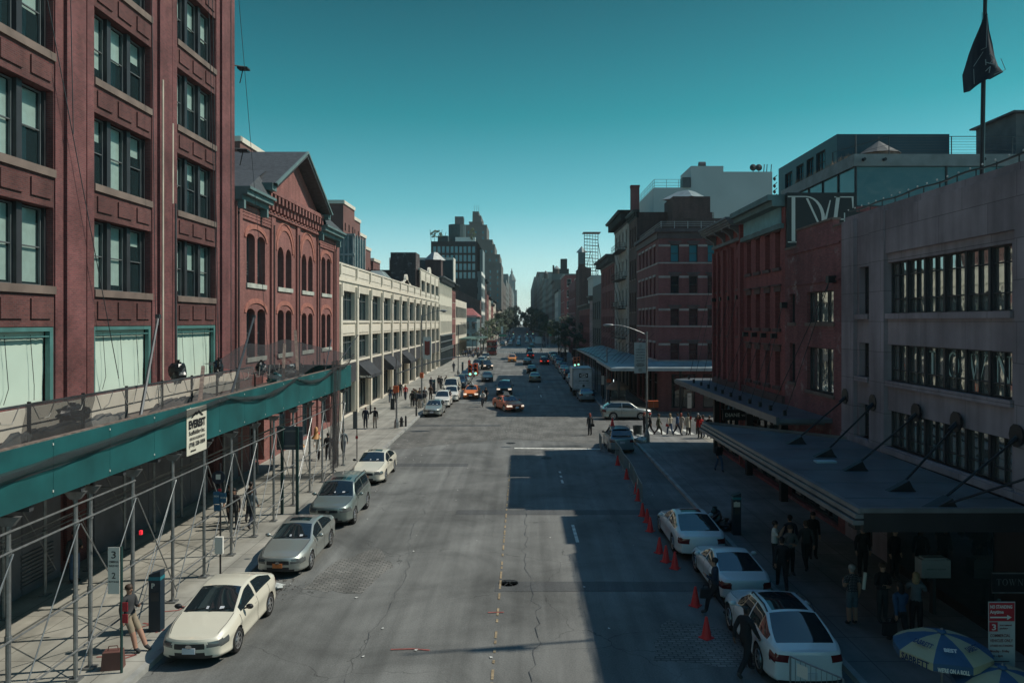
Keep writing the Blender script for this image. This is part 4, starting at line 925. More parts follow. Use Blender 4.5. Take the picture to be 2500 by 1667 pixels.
    q((16.3, 14.48), (16.75, 14.48), (16.75, 14.55), (16.3, 14.55)); q((16.7, 14.2), (16.76, 14.2), (16.76, 14.85), (16.7, 14.85))
    l.build('sign_letters', whitesign, sg)
    return b
dvf()
def wornblock():
    b = thing('worn_brick_building', 'narrow worn maroon brick building with faded white paint between limestone and crimson fronts', 'building', (20, 36, 0)); c = XR
    H_ = [(38.0, 38.8, 9.15, 10.6), (33.3, 36.4, 9.15, 10.6), (38.0, 38.8, 6.15, 8.1), (33.3, 36.4, 5.95, 8.0), (32.8, 39, .3, 3.7)]
    mb = MB(); facade(mb, 'R', c, 32.12, 39.48, 0, 12.9, H_, .3); shell(mb, 'R', c, 32.12, 39.48, 12.9, 12)
    mb.box(c, c + .3, 33.4, 37.8, 12.9, 13.7); mb.box(c, c + .3, 32.12, 33.4, 12.9, 13.35); mb.build('wall', [brick4, tarroof], b)
    k = MB(); k.box(c - .05, c + .35, 33.35, 37.85, 13.7, 13.8); k.box(c - .05, c + .35, 32.12, 33.3, 13.35, 13.43); k.box(c - .05, c + .35, 37.9, 39.4, 12.9, 13.0)
    for h in H_[:4]: pl_box2(k, 'R', c, h[0] - .12, h[1] + .12, h[2] - .16, h[2], -.08, .2)
    k.build('coping', sillst, b); f = MB()
    for z in (11.0, 12.6): pl_box2(f, 'R', c, 32.6, 39.0, z, z + .09, -.05, 0)
    f.build('brick_band', brick4, b)
    for h in H_[:4]: window(b, 'R', c, *h, .22, dframe, mirr, 3 if h[1] - h[0] > 2 else 1, (), .05)
    window(b, 'R', c, *H_[4], .25, blackm, glass, 4, (.75,), .1, name='shopfront')
    k = MB(); pl_box2(k, 'R', c, 33.0, 33.3, 10.9, 11.2, -.35, 0); pl_box2(k, 'R', c, 39.1, 39.4, 9.9, 10.2, -.3, 0); k.build('stay_anchor', blackm, b)
wornblock()
# canopies
def canopy1():
    b = thing('steel_canopy', 'huge dark steel canopy held by rods over the lower right pavement', 'canopy', (11, 26, 4)); m_ = MB()
    poly = [(8.75, 19.5), (13.3, 19.5), (13.5, 31.4), (8.75, 36.2)]
    m_.prism(poly, lambda x, y: (x, y, 4.02), lambda x, y: (x, y, 4.3)); m_.build('deck', M('canopy_membrane', (.10, .115, .125), .42, var=.32, scale=.7, spec=.5), b)
    k = MB()
    for y in range(21, 36, 2): k.box(8.8, 13.4 if y < 31 else 13.4 - (y - 31), y, y + .05, 4.3, 4.312)
    k.build('roof_seams', MC['canopy_membrane'], b)
    e = MB()
    for z, o in ((4.3, .0), (4.16, .07), (4.0, .14)): e.box(8.62 - o, 8.76, 19.4, 36.3, z - .02, z + .10)
    e.face([(8.7, 36.3, 3.95), (13.5, 31.5, 3.95), (13.5, 31.5, 4.42), (8.7, 36.3, 4.42)]); e.box(8.7, 13.6, 19.36, 19.5, 4.3, 4.42); e.build('edge_beam', M('grey_steel_edge', (.17, .18, .185), .35, .4), b)
    g = MB(); g.box(8.75, 13.6, 19.4, 19.55, 3.8, 4.29)
    for k in range(8): y = 20.5 + k * 2; g.box(9.0, 13.5, y, y + .12, 3.7, 4.02); g.box(8.95, 9.25, y - .15, y + .27, 3.6, 4.02)
    g.build('joists', blackm, b)
    for (yp, yf) in ((31.7, 30.3), (29.2, 27.4), (26.0, 24.9), (23.6, 21.9), (20.7, 19.9), (17.8, 19.7)):
        r = MB(); r.tube((XR - .05, yp, 6.08), (10.9, yf, 4.4), .035, 6, mi=0); r.lathe([(.0, -.0), (.30, .0), (.26, .1), (.1, .2), (0, .2)], (XR - .2, yp, 6.08), 10, axis='x', sy=1.1)
        for v in r.v: pass
        r.tube((XR - .1, yp, 6.08), (XR - .45, yp - .1, 5.85), .08, 6, .05)
        r.prism([(10.55, 4.3), (11.35, 4.3), (11.25, 4.42), (11.15, 4.62)], lambda x, z: (x, yf - .12, z), lambda x, z: (x, yf + .12, z)); r.build('tie_rod', blackm, b)
    return b
canopy1()
def canopy2():
    b = thing('shop_canopy', 'thin dark canopy on cables along the crimson corner building, its far tip in sun', 'canopy', (12.5, 45, 4.9)); m_ = MB()
    poly = [(11.35, 33.4), (XR, 33.4), (XR, 54.2), (19, 54.2), (19, 57.3), (12.6, 57.6), (11.6, 56.9), (11.15, 55.6)]
    m_.prism(poly, lambda x, y: (x, y, 4.72), lambda x, y: (x, y, 4.9)); m_.build('deck', MC['canopy_membrane'], b)
    e = MB(); e.box(11.2, 11.34, 33.4, 55.4, 4.66, 4.98)
    for k in range(11): y = 34 + k * 2; e.box(11.3, 13.6, y, y + .1, 4.55, 4.72)
    e.build('edge_beam', MC['grey_steel_edge'], b)
    k = MB()
    for ya, za, xf, yf in [(46, 8.4, 11.9, 45), (44.3, 8.4, 11.9, 43.2), (42.6, 8.4, 11.9, 41.4), (40.8, 8.4, 11.9, 39.6), (53.6, 10.7, 12, 53), (51.5, 10.7, 12, 50.8), (49.5, 10.7, 12, 48.8), (47.6, 10.7, 12, 47), (33.1, 11, 12, 36.6), (33.1, 11, 12, 34.6), (39.2, 10, 12, 38.2), (53.9, 12, 12.4, 56.4), (53.9, 12, 15, 56.4)]:
        k.tube((XR - .25, ya, za), (xf, yf, 4.9), .018, 4); k.box(xf - .07, xf + .07, yf - .07, yf + .07, 4.9, 5.15)
    k.build('stay_cable', blackm, b)
    s = MB(); s.box(11.9, 15.2, 44.9, 45.0, 3.35, 4.0); s2 = MB(); addtext(s2, 'DIANE', .30, lambda x, z: (12.02 + x, 44.88, 3.56 + z), align='LEFT', bold=.004)
    addtext(s2, 'VON', .16, lambda x, z: (13.0 + x, 44.88, 3.58 + z), align='LEFT', bold=.003); addtext(s2, 'FURSTENBERG', .26, lambda x, z: (13.35 + x, 44.88, 3.57 + z), align='LEFT', width=1.8, bold=.004)
    sg = thing('hanging_shop_sign', 'long black shop sign with white lettering hanging under the thin canopy', 'sign', (13.5, 45, 3.4)); s.build('board', blackm, sg); s2.build('lettering', whitesign, sg)
    c_ = MB()
    for x, y in ((13.0, 38), (13.2, 44.5), (13.2, 52)): c_.box(x, x + .35, y, y + .35, .15, 4.72)
    c_.build('column', blackm, b)
canopy2()
# glass penthouse and blue upper box
def penthouse():
    b = thing('glass_penthouse', 'setback glass penthouse with grey concrete roof edge and cable railing', 'building', (28, 48, 13)); x0, y0, y1, x1 = 18.6, 42.2, 54, 34
    g = MB(); g.face([(x0, y0, 14.5), (x0, y1, 14.5), (x0, y1, 17.85), (x0, y0, 17.85)]); g.face([(x0, y0, 14.5), (x1, y0, 14.5), (x1, y0, 17.85), (x0, y0, 17.85)]); g.face([(x1, y0, 14.5), (x1, y1, 14.5), (x1, y1, 17.85), (x1, y0, 17.85)]); g.build('glazing', glassp, b)
    m_ = MB(); n = 4
    for k in range(5): x = x0 + k * 5.05; m_.box(x - .04, x + .04, y0 - .07, y0 + .0, 14.5, 17.85)
    for k in range(6): y = y0 + k * 2.3; m_.box(x0 - .07, x0, y - .04, y + .04, 14.5, 17.85)
    m_.box(x0 - .1, x1, y0 - .1, y0 + .1, 15.5, 15.66); m_.build('mullions', dframe, b)
    s = MB(); s.box(x0 - .15, x1, y0 - .15, y1, 17.85, 18.52); s.box(x0 + .3, x1, y0 + .3, y1, 13.2, 15.5); s.build('concrete_slab', M('fair_faced_concrete', (.22, .23, .225)), b)
    r = MB(); ya = y0 + .1
    for x in (20.5, 24, 27.4, 31): r.tube((x, ya, 18.5), (x, ya, 19.55), .03, 5)
    for k in range(7): r.tube((20.5, ya, 18.65 + k * .15), (34, ya, 18.65 + k * .15), .009 if k < 6 else .025, 4)
    for k in (0, 3, 6): r.tube((20.5, ya, 18.65 + k * .15), (19.0, ya + 4, 18.65 + k * .15), .009 if k < 6 else .025, 4)
    r.tube((19.0, ya + 4, 18.5), (19.0, ya + 4, 19.55), .04, 5); r.tube((18.9, ya + .6, 18.5), (18.9, ya + .6, 19.8), .05, 5); r.build('railing', dsteel, b)
    l = MB()
    for x in (18.95, 20.1, 25.6): l.lathe([(.09, 0), (.09, .2)], (x, y0 - .35, 18.2), 8, axis='y')
    l.build('spotlight', blackm, b)
    q = random.Random(3); gr = MB()
    for i in range(420):
        y = q.uniform(43, 52); x = x0 + q.uniform(.05, .35); h = q.uniform(.15, .5); a = q.uniform(0, 6.3)
        gr.face([(x, y, 18.5), (x + .03 * math.cos(a), y + .03 * math.sin(a), 18.5), (x + q.uniform(-.1, .1), y + q.uniform(-.12, .12), 18.5 + h)])
    gr.build('roof_grass', M('dry_grass', (.30, .20, .13)), b)
    u = thing('blue_rooftop_box', 'dark blue clad rooftop storey with four factory windows', 'building', (22, 51, 18.5)); X = 19.3; hs = [(54.1, 55.6, 18.9, 20.0), (51.9, 53.3, 18.9, 20.1), (50.1, 51.4, 18.9, 20.15), (48.2, 49.7, 18.9, 20.2)]
    k = MB(); facade(k, 'R', X, 46.4, 57, 18.5, 20.7, hs, .2); facade(k, 'N', 46.4, X, 26.2, 18.5, 20.7, [], .1); k.face([(X, 46.4, 20.7), (26.2, 46.4, 20.7), (26.2, 57, 20.7), (X, 57, 20.7)]); k.face([(X, 57, 16), (26.2, 57, 16), (26.2, 57, 20.7), (X, 57, 20.7)]); k.face([(26.2, 46.4, 18.5), (26.2, 57, 18.5), (26.2, 57, 20.7), (26.2, 46.4, 20.7)])
    k.build('cladding', M('dark_blue_cladding', (.02, .05, .07), .45, var=.1), u)
    for h in hs: window(u, 'R', X, *h, .2, dframe, glassb, 3, (.5,), .04)
    t = thing('water_tank', 'low wooden water tank with conical roof beside the blue rooftop box', 'water tank', (21.6, 44.6, 18.5)); k = MB(); k.lathe([(1.1, 18.5), (1.1, 19.15)], (21.2, 45.0, 0), 16); k.build('drum', wood, t)
    k = MB(); k.lathe([(1.25, 19.1), (0, 19.95)], (21.2, 45.0, 0), 12); k.tube((21.2, 45, 19.9), (21.2, 45, 20.2), .03); k.build('cone_roof', M('zinc', (.07, .075, .075), .7), t)
    d = thing('plant_room', 'dark rooftop plant room at the right edge with round vents', 'plant room', (30, 43.5, 18.5)); k = MB(); k.box(28.2, 33, 43.2, 47, 18.5, 21.1); k.box(27.9, 33.2, 42.9, 47.2, 21.1, 21.2); k.build('wall', M('plant_room_cladding', (.10, .105, .11)), d)
    k = MB()
    for x, z, r_ in ((28.8, 20.3, .1), (28.9, 18.95, .3), (29.8, 18.95, .3)): k.lathe([(r_, 0), (r_, .35), (r_ * .7, .35), (r_ * .7, .1), (0, .1)], (x, 42.8, z), 12, axis='y')
    k.build('round_vent', blackm, d)
penthouse()
# flag
def flag():
    b = thing('flagpole', 'tall dark flagpole rising from the limestone roof edge', 'flagpole', (14.6, 24.05, 13)); p = MB(); p.tube((14.6, 24.05, 12.9), (14.72, 24.05, 19.4), .066, 10, .058); p.tube((14.72, 24.05, 19.4), (14.74, 24.05, 21), .058, 10, .045); p.tube((14.5, 23.98, 13.2), (14.58, 23.98, 19), .008, 4)
    p.build('pole', M('brown_black_pole', (.03, .028, .032), .4, .3), b)
    f = thing('flag', 'limp navy flag with pale piping hanging from the flagpole', 'flag', (14.6, 23.95, 16.5)); m_ = MB()
    L_ = [(-.02, 19.0), (-.2, 18.55), (-.46, 18.0), (-.62, 17.6), (-.74, 17.2), (-.82, 16.95), (-.76, 16.4)]; Rr = [(.03, 18.9), (.12, 18.4), (.25, 18.0), (.32, 17.6), (.42, 17.3), (.58, 17.1), (.12, 16.85)]
    rows = []
    for (a, z), (b_, z2) in zip(L_, Rr):
        row = []
        for i in range(13):
            t = i / 12; row.append((14.66 + a + (b_ - a) * t, 23.88 + .10 * math.sin(t * 9 + z) * min(1, (19.05 - z) * 1.5), z + (z2 - z) * t - .05 * math.sin(t * 6.3)))
        rows.append(row)
    m_.grid(rows); m_.grid([[(x, y + .01, z) for x, y, z in r_] for r_ in rows]); m_.build('cloth', M('navy_flag_cloth', (.018, .024, .035), .85), f, smooth=True)
    k = MB()
    for pts in ([(-.07, 18.8), (-.1, 17.8), (-.27, 17.72)], [(-.2, 17.66), (-.5, 17.2)], [(-.5, 17.12), (-.48, 16.65)], [(.36, 17.45), (.5, 17.1), (.14, 16.95)]):
        k.path([(14.66 + x, 23.73, z) for x, z in pts], .009, 4)
    for pts in ([(-.12, 17.33), (.18, 17.25)], [(-.13, 17.42), (-.12, 17.24)], [(.17, 17.35), (.19, 17.16)], [(0, 17.6), (.12, 17.46), (.02, 17.3)], [(-.13, 17.05), (.02, 17.2), (-.02, 17.0)]): k.path([(14.66 + x, 23.72, z) for x, z in pts], .014, 4)
    k.build('flag_emblem', M('faded_emblem', (.22, .26, .26)), f)
flag()
# white tall building behind the corner
whiter = M('grey_white_render', (.40, .43, .42), .85, var=.08, scale=.2)
def whitebld():
    b = thing('white_rendered_building', 'tall grey white blank-walled building with roof railing behind the corner', 'building', (26, 112, 0)); mb = MB(); hs = [(x, x + 1.3, z, z + 2.4) for x in (108, 111.5, 115) for z in (21.5,)]
    facade(mb, 'R', 18.2, 105, 121, 0, 27.8, hs, .3); facade(mb, 'N', 105, 18.2, 34.7, 0, 27.8, [(20.2, 21.2, 22, 24.2), (25.0, 26.6, 19.6, 23)], .2)
    mb.face([(18.2, 105, 27.8), (34.7, 105, 27.8), (34.7, 121, 27.8), (18.2, 121, 27.8)], 1); mb.box(23.4, 27.9, 105.01, 112, 27.8, 30.8); mb.box(27.9, 34.69, 105.01, 113, 27.8, 30.0); mb.face([(34.7, 105, 0), (34.7, 121, 0), (34.7, 121, 27.8), (34.7, 105, 27.8)])
    mb.build('wall', [whiter, tarroof], b)
    for h in hs: window(b, 'R', 18.2, *h, .25, dframe, glassb, 1, (.5,), .1)
    window(b, 'N', 105, 20.2, 21.2, 22, 24.2, .15, dframe, glass, 1, (), .06); window(b, 'N', 105, 25.0, 26.6, 19.6, 23, .15, dframe, glassb, 1, (), .06)
    r = MB()
    for k in range(3): z = 28.1 + k * .42; r.tube((18.3, 105.1, z), (23.3, 105.1, z), .03, 4); r.tube((18.3, 105.1, z), (18.3, 120.9, z), .03, 4)
    for x in (18.3, 20, 21.7, 23.3): r.tube((x, 105.1, 27.8), (x, 105.1, 28.95), .035, 4)
    for k in range(12): r.tube((18.3, 105.1 + k * 1.4, 27.8), (18.3, 105.1 + k * 1.4, 28.95), .035, 4)
    r.build('railing', steel, b); a = MB()
    a.box(22.2, 23.3, 104.8, 106.5, 27.8, 29.2); a.lathe([(.5, 0), (.5, .9)], (24.6, 105.6, 31.0), 10, axis='x'); a.build('roof_unit', dsteel, b); a = MB()
    for x in (32.2, 33.0): a.lathe([(0, 0), (.45, .16), (.48, .2)], (x, 105.4, 30.7), 12, axis='y'); a.tube((x, 105.6, 30), (x, 105.6, 30.7), .05)
    for x in (33.6, 34.0, 34.6): a.tube((x, 105.4, 29.8), (x + .1, 105.4, 31.1), .06, 5)
    for z in (29, 28, 27.2, 26.4): a.tube((34.8, 104.9, z), (35.3, 104.8, z + .5), .05); a.blob((34.95, 104.9, z), .2, .15, .3, 1, .2, 6, 5)
    a.build('satellite_dish', blackm, b)
whitebld()
# corner red brick building across the side street
def corner3():
    b = thing('maroon_corner_building', 'four storey maroon brick corner building with white stone bands', 'building', (20, 83, 0)); c = XR; Y0, Y1, Z = 76.2, 90.4, 18.0; mb = MB()
    rw = [(15.2, 16.95), (12.05, 13.8), (8.8, 10.5), (5.35, 7.0)]; N_ = [(14.9 + k * 1.87, 15.77 + k * 1.87, a, t) for k in range(8) for a, t in rw]; S_ = [(78.0 + k * 2.4, 79.0 + k * 2.4, a, t) for k in range(5) for a, t in rw]
    gN = [(15 + k * 3.2, 17.4 + k * 3.2, .5, 3.9) for k in range(5)]; gS = [(77 + k * 3.3, 79.6 + k * 3.3, .4, 3.9) for k in range(4)]
    facade(mb, 'N', Y0, c, 30, 0, Z, N_ + gN, .22); facade(mb, 'R', c, Y0, Y1, 0, Z, S_ + gS, .3); shell(mb, 'R', c, Y0, Y1, Z, 16.3, near=False); mb.build('wall', [brick5, tarroof], b)
    t = MB(); ln = MB()
    for a, u in rw:
        xs = sorted([x for h in N_ if h[2] == a for x in h[:2]]); prev = c
        for i in range(0, len(xs), 2): pl_box2(t, 'N', Y0, prev, xs[i] - .02, u - .2, u + .02, -.05, 0); prev = xs[i + 1] + .02
        pl_box2(t, 'N', Y0, c - .04, 30, a - .16, a - .02, -.06, 0); pl_box2(t, 'R', c, Y0 - .0, Y1, a - .16, a - .02, -.06, 0)
        for h in N_:
            if h[2] == a: pl_box2(ln, 'N', Y0, h[0] - .22, h[1] + .22, u + .22, u + .36, -.14, 0); pl_box2(ln, 'N', Y0, h[0] - .05, h[1] + .05, u, u + .22, -.07, 0)
        for h in S_:
            if h[2] == a: pl_box2(t, 'R', c, h[0] - .3, h[1] + .3, u, u + .22, -.08, 0)
    t.build('white_stone_band', M('stone_band', (.30, .27, .26)), b); ln.build('lintel', M('dark_lintel', (.09, .07, .075)), b)
    k = MB(); pl_box2(k, 'N', Y0, c - .1, 30, 17.55, 18.2, -.06, .3); pl_box2(k, 'R', c, Y0, Y1, 17.55, 18.2, -.14, .3); pl_box2(k, 'N', Y0, c - .35, 30, 18.2, 18.55, -.35, .3); pl_box2(k, 'R', c, Y0, Y1, 18.2, 18.55, -.4, .3)
    for i in range(8): pl_box2(k, 'N', Y0, c + .3 + i * 2, c + 1.95 + i * 2, 17.65, 18.1, -.1, -.06)
    k.build('cornice', M('brown_cornice', (.09, .07, .075)), b)
    for h in N_: window(b, 'N', Y0, *h, .16, dframe, glassb if h[2] > 15 else glass, 1, (.5,), .06)
    for h in S_: window(b, 'R', c, *h, .24, dframe, glass, 1, (.5,), .06)
    for h in gN: window(b, 'N', Y0, *h, .18, blackm, glass, 2, (.7,), .1, name='shopfront')
    for h in gS: window(b, 'R', c, *h, .25, blackm, glass, 2, (.7,), .1, name='shopfront')
    r = MB()
    for z in (18.9, 19.1, 19.3): r.tube((c + .3, Y0 + .2, z), (30, Y0 + .2, z), .02, 4); r.tube((c + .3, Y0 + .2, z), (c + .3, Y1, z), .02, 4)
    for i in range(12): r.tube((c + .3 + i * 1.35, Y0 + .2, 18.5), (c + .3 + i * 1.35, Y0 + .2, 19.35), .03, 4)
    r.build('railing', M('white_railing', (.45, .46, .45)), b)
    bk = MB(); bk.box(16.6, 30, 83.5, 90.3, 18, 20.6); bk.box(17.3, 21.6, 87, 92.3, 18, 23.6); bk.build('bulkhead', brick6, b)
    sk = MB(); sk.lathe([(3.0, 23.6), (1.0, 24.6), (0, 24.65)], (19.4, 89.6, 0), 4); sk.build('skylight', MC['skylight_glass'], b)
    cn = thing('corner_canopy', 'pale blue metal canopy wrapped round the maroon corner building', 'canopy', (12, 80, 4.7)); m_ = MB()
    A = (8.6, 73.4, 4.7); B = (8.8, 90.4, 4.7); C_ = (c, 90.4, 5.2); D = (c, Y0, 5.2); E = (30, Y0, 5.2); G = (30, 73.4, 4.7)
    m_.face([A, B, C_, D]); m_.face([A, D, E, G]); dn = lambda p, z=4.4: (p[0], p[1], z)
    m_.face([A, B, dn(B), dn(A)]); m_.face([A, G, dn(G), dn(A)]); m_.face([dn(A), dn(B), dn(C_), dn(D)]); m_.face([dn(A), dn(D), dn(E), dn(G)]); m_.build('deck', M('pale_metal_canopy', (.30, .36, .38), .4, .2), cn)
    for x, y in ((9.4, 74.6), (9.4, 82), (9.4, 89), (15.5, 74.6), (21, 74.6), (26, 74.6)): k = MB(); k.box(x, x + .2, y, y + .2, .15, 4.4); k.build('post', blackm, cn)
    k = MB()
    for y in (78.5, 81.5, 84.5, 87.5): k.tube((c - .02, y, 8), (10, y - 1, 4.8), .02, 4)
    k.build('stay_cable', blackm, cn)
corner3()
# the terrace beyond
rb4 = [(17.2, 19.6), (13.2, 15.6), (9.2, 11.6), (5.4, 7.6)]
b = block('narrow_dark_brick_house', 'narrow dark brown brick house next to the maroon corner building', 'R', 90.5, 97.3, 22.3, brick6, [(a + 1.2, t + 1.2) for a, t in rb4], 3, .95, cornice=blackm, sill=sillst, deep=9, ch=.6, cp=.4)
b = block('white_fire_escape_house', 'tenement with peeling white paint and black fire escapes', 'R', 97.5, 112.5, 23.3, brick7, [(19.0, 21.4), (15.2, 17.4), (11.3, 13.5), (7.4, 9.6), (4.7, 6.3)], 4, 1.1, cornice=blackm, sill=sillst, deep=11, ch=1.2, cp=1.3)
def escape(b, y0, y1, zs, c=XR):
    k = MB()
    for i, z in enumerate(zs):
        k.box(c - 1.05, c, y0, y1, z, z + .06)
        for yy in (y0, y1): 
            for zz in (.35, .65, .95): k.tube((c, yy, z + zz), (c - 1.05, yy, z + zz), .02, 4)
        for zz in (.5, .95): k.tube((c - 1.05, y0, z + zz), (c - 1.05, y1, z + zz), .025, 4)
        for j in range(14): yy = y0 + (y1 - y0) * j / 13; k.tube((c - 1.05, yy, z), (c - 1.05, yy, z + .95), .016, 4)
        if i: 
            for dx in (.35, .8): k.tube((c - dx, y1 - .5, z), (c - dx, y0 + .7, zs[i - 1] + .05), .03, 4)
    k.build('fire_escape', blackm, b)
escape(b, 100, 108, [6.9, 10.9, 14.8, 18.7])
ac = MB()
for y, z in ((99.6, 15.3), (103, 11.4), (106.7, 19.1), (99.6, 19.1), (110, 11.4)): ac.box(XR - .4, XR + .1, y, y + .8, z, z + .55)
ac.build('air_conditioner', M('ac_casing', (.4, .4, .38)), b)
b = thing('brick_chimney', 'tall square brick chimney on the party wall beside the white tenement', 'chimney', (14.4, 97.4, 22)); k = MB(); k.box(13.85, 14.9, 96.4, 97.3, 22.2, 26.3); k.box(13.8, 14.95, 96.35, 97.35, 26.3, 26.6); k.build('stack', brick5, b); k = MB(); k.box(13.8, 14.7, 96.3, 96.39, 21, 23.2); k.build('painted_base', whiter, b)
block('brown_loft_house', 'long brown brick loft building with eight slim windows per floor', 'R', 112.7, 132.0, 19.0, brick5, [(15.2, 17.6), (11.4, 14), (7.6, 10.0), (4.9, 6.6)], 8, .95, cornice=mascorn, sill=brick5, deep=12, ch=1, cp=1.2)
b = block('low_grey_building', 'low dark grey building with tall pale framed windows', 'R', 132.2, 148, 15.4, M('dark_grey_render', (.065, .075, .08)), [(9.6, 12.8), (5, 8.0)], 4, 1.6, fm=lframe, deep=5)
b = thing('pale_grey_rear_block', 'pale grey blank building showing above the low grey one', 'building', (20, 165, 0)); k = MB(); k.box(14.9, 22, 160, 172, 0, 18.6); k.box(14.7, 22.2, 159.8, 172.2, 18.6, 19.0); k.build('wall', whiter, b)
block('mauve_brick_house', 'low mauve brick house row with a dentilled cornice', 'R', 154.6, 183, 12.6, brick5, [(8, 10.6), (4.6, 6.8)], 9, 1.2, cornice=mascorn, deep=4, ch=.8, cp=.5)
block('stone_trimmed_house', 'narrow stone trimmed house beside the low grey building', 'R', 148.2, 154.4, 14, stoneL, [(9, 11.5), (5, 7.4)], 2, 1.1, cornice=mascorn, deep=4)
b = thing('blank_brick_bulk', 'tall blank dark brick wall standing behind the mauve house row', 'building', (18, 190, 0)); k = MB(); k.box(13.8, 16.7, 184, 196, 0, 22.3); k.box(13.75, 15.2, 183.9, 186, 22.3, 23.2); k.build('wall', brick6, b)
block('banded_brick_house', 'brick house with pale bands just before the blank dark wall', 'R', 196.2, 226, 19.5, brick5, [(15.4, 17.6), (11.6, 13.8), (7.8, 10), (4.8, 6.4)], 9, 1.2, sill=stoneL, deep=3)
b = thing('roof_billboard_frame', 'tall empty steel billboard lattice on a rooftop against the sky', 'billboard', (17, 190, 19)); k = MB(); a = Vector((15.4, 190, 20.6)); u = Vector((3.8, 4, 0)) / 5; up = Vector((0, 0, 1)); Hh = 11.4; W_ = 3.8
A0 = Vector((15.5, 190, 20.4)); ux = Vector((3.7 / 5, 2.5 / 5, 0))
for i in range(6): p = A0 + ux * i; k.tube(p, p + up * 11.2, .10 if i in (0, 5) else .06, 4)
for j in range(15): z = up * (j * .8); k.tube(A0 + z, A0 + ux * 5 + z, .07 if j % 2 else .12, 4)
k.tube(A0, A0 + ux * 2.5 + up * 7, .08, 4); k.tube(A0 + ux * 5, A0 + ux * 2.5 + up * 5.6, .08, 4); k.tube(A0 + ux * 5 + up * 9, A0 + ux * 7.5 + Vector((0, 3, 0)) + up * 1, .1, 4); k.tube(A0 + ux * 5 + up * 5, A0 + ux * 7 + Vector((0, 3, 0)), .1, 4)
k.build('lattice', blackm, b); k = MB(); k.box(14.6, 20.5, 189.5, 197, 19.3, 20.4); k.build('platform', brick6, b)
for i, z in enumerate((9.8,)): k = MB(); k.box(A0.x - .3, A0.x + 4.1, 189.3, 193.2, 31.5, 31.65); k.build('catwalk', steel, b)
b = thing('square_water_tower', 'boxy grey roof tank with a pyramid top left of the billboard lattice', 'water tank', (17.5, 230, 24)); k = MB(); k.box(16.9, 19.2, 229, 232, 22, 25.9); k.build('brick_base', brick6, b); k = MB(); k.box(17.0, 19.0, 229.1, 232, 25.9, 30.2); k.build('tank', M('louvred_tank', (.09, .115, .12)), b); k = MB(); k.lathe([(1.7, 30.2), (0, 32.2)], (18, 230.5, 0), 4); k.build('roof', M('zinc_roof', (.25, .28, .28)), b)
block('crimson_end_building', 'red brick corner building beyond the avenue with one column of white windows', 'R', 265, 290, 25.5, brick3, [(20.4, 22.6), (16.2, 18.4), (12, 14.2), (7.6, 9.4)], 4, 1.3, c=14.6, near=(2, 15, 20.2, 1.5, [(21.6, 24.2), (17.8, 20.3), (13.9, 16.4), (10, 12.2), (6, 9)]), fm=white, sill=white, deep=14, ground=False, cornice=whiter, ch=.3, cp=.25)
far = [(290.3, 322, 21.5, whiter, 'pale painted loft with fire escapes past the crimson end building'), (322.2, 352, 27, tb, 'brown loft block behind the pale painted loft'), (352.2, 400, 31, tb2, 'tall grey loft block carrying water tanks'), (400.2, 450, 31, tb, 'brown loft block past the water tanks'),
       (451, 520, 33, tb2, 'grey block far along the right side'), (520.2, 600, 37, tb, 'brown block far along the right side'), (600.2, 720, 47, tb2, 'taller grey block near the end of the view'), (720.2, 900, 56, tb, 'brown tower block near the end of the view'), (900.2, 1300, 62, tb2, 'last grey block on the right before the horizon')]
for Y0, Y1, z, m, t in far:
    n = 6 if Y1 - Y0 < 60 else 7; r_ = int(z / 4.4); sc = (z - 5) / max(1, r_)
    block('loft_block', t, 'R', Y0, Y1, z, m, [(4 + k * sc + .8, 4 + k * sc + sc * .65) for k in range(r_)], n, (Y1 - Y0) / n * .45, ground=False, cornice=mascorn if z < 30 else None, deep=16, near=(4, XR + .5, XR + 15, 1.6, [(4 + k * sc + .8, 4 + k * sc + sc * .65) for k in range(r_)]) if z > 30 else None)
b = thing('roof_tank_cluster', 'black rooftop tank house on the tall grey loft block', 'water tank', (20, 352, 30)); k = MB(); k.box(17.8, 20.8, 353, 357, 31, 38.5); k.box(17.2, 21.6, 352.5, 358, 31, 33.8); k.build('tank_house', blackm, b); k = MB(); k.box(14, 14.8, 353, 354, 31, 35.5); k.build('flue', blackm, b)
b = thing('conical_water_tank', 'round wooden water tank with cone roof left of the black tank house', 'water tank', (15.8, 360, 31)); k = MB(); k.lathe([(1.5, 31.5), (1.5, 34.2)], (16.2, 360, 0), 12); k.build('drum', wood, b); k = MB(); k.lathe([(1.7, 34.2), (0, 35.9)], (16.2, 360, 0), 12); k.build('cone_roof', M('zinc_roof', (.25, .28, .28)), b)
b = thing('far_water_tank', 'small water tank silhouette on the far right rooftops', 'water tank', (15, 520, 37)); k = MB(); k.lathe([(1.8, 39), (1.8, 42.5), (0, 44.5)], (16, 524, 0), 10); k.build('drum', blackm, b); k = MB()
for dx, dy in ((-1, -1), (1, -1), (-1, 1), (1, 1)): k.tube((16 + dx, 524 + dy, 37), (16 + dx, 524 + dy, 39), .2, 4)
k.build('leg', blackm, b)
b = thing('far_canopy_row', 'row of pale blue market canopies along the right kerb past the maroon corner', 'canopy', (11, 110, 4.6)); k = MB()
for i in range(5): y = 91 + i * 8; k.face([(XR, y, 5.1), (9.4, y, 4.5), (9.4, y + 7.4, 4.5), (XR, y + 7.4, 5.1)]); k.box(9.36, 9.44, y, y + 7.4, 4.25, 4.5)
k.build('deck', MC['pale_metal_canopy'], b); k = MB()
for i in range(5):
    for yy in (1, 6.4): k.tube((9.6, 91 + i * 8 + yy, .15), (9.6, 91 + i * 8 + yy, 4.5), .06, 5)
k.build('post', blackm, b); k = MB()
for i in range(10): k.tube((XR, 92 + i * 4, 8.5), (9.6, 92 + i * 4, 4.55), .02, 4)
k.build('stay_cable', blackm, b)
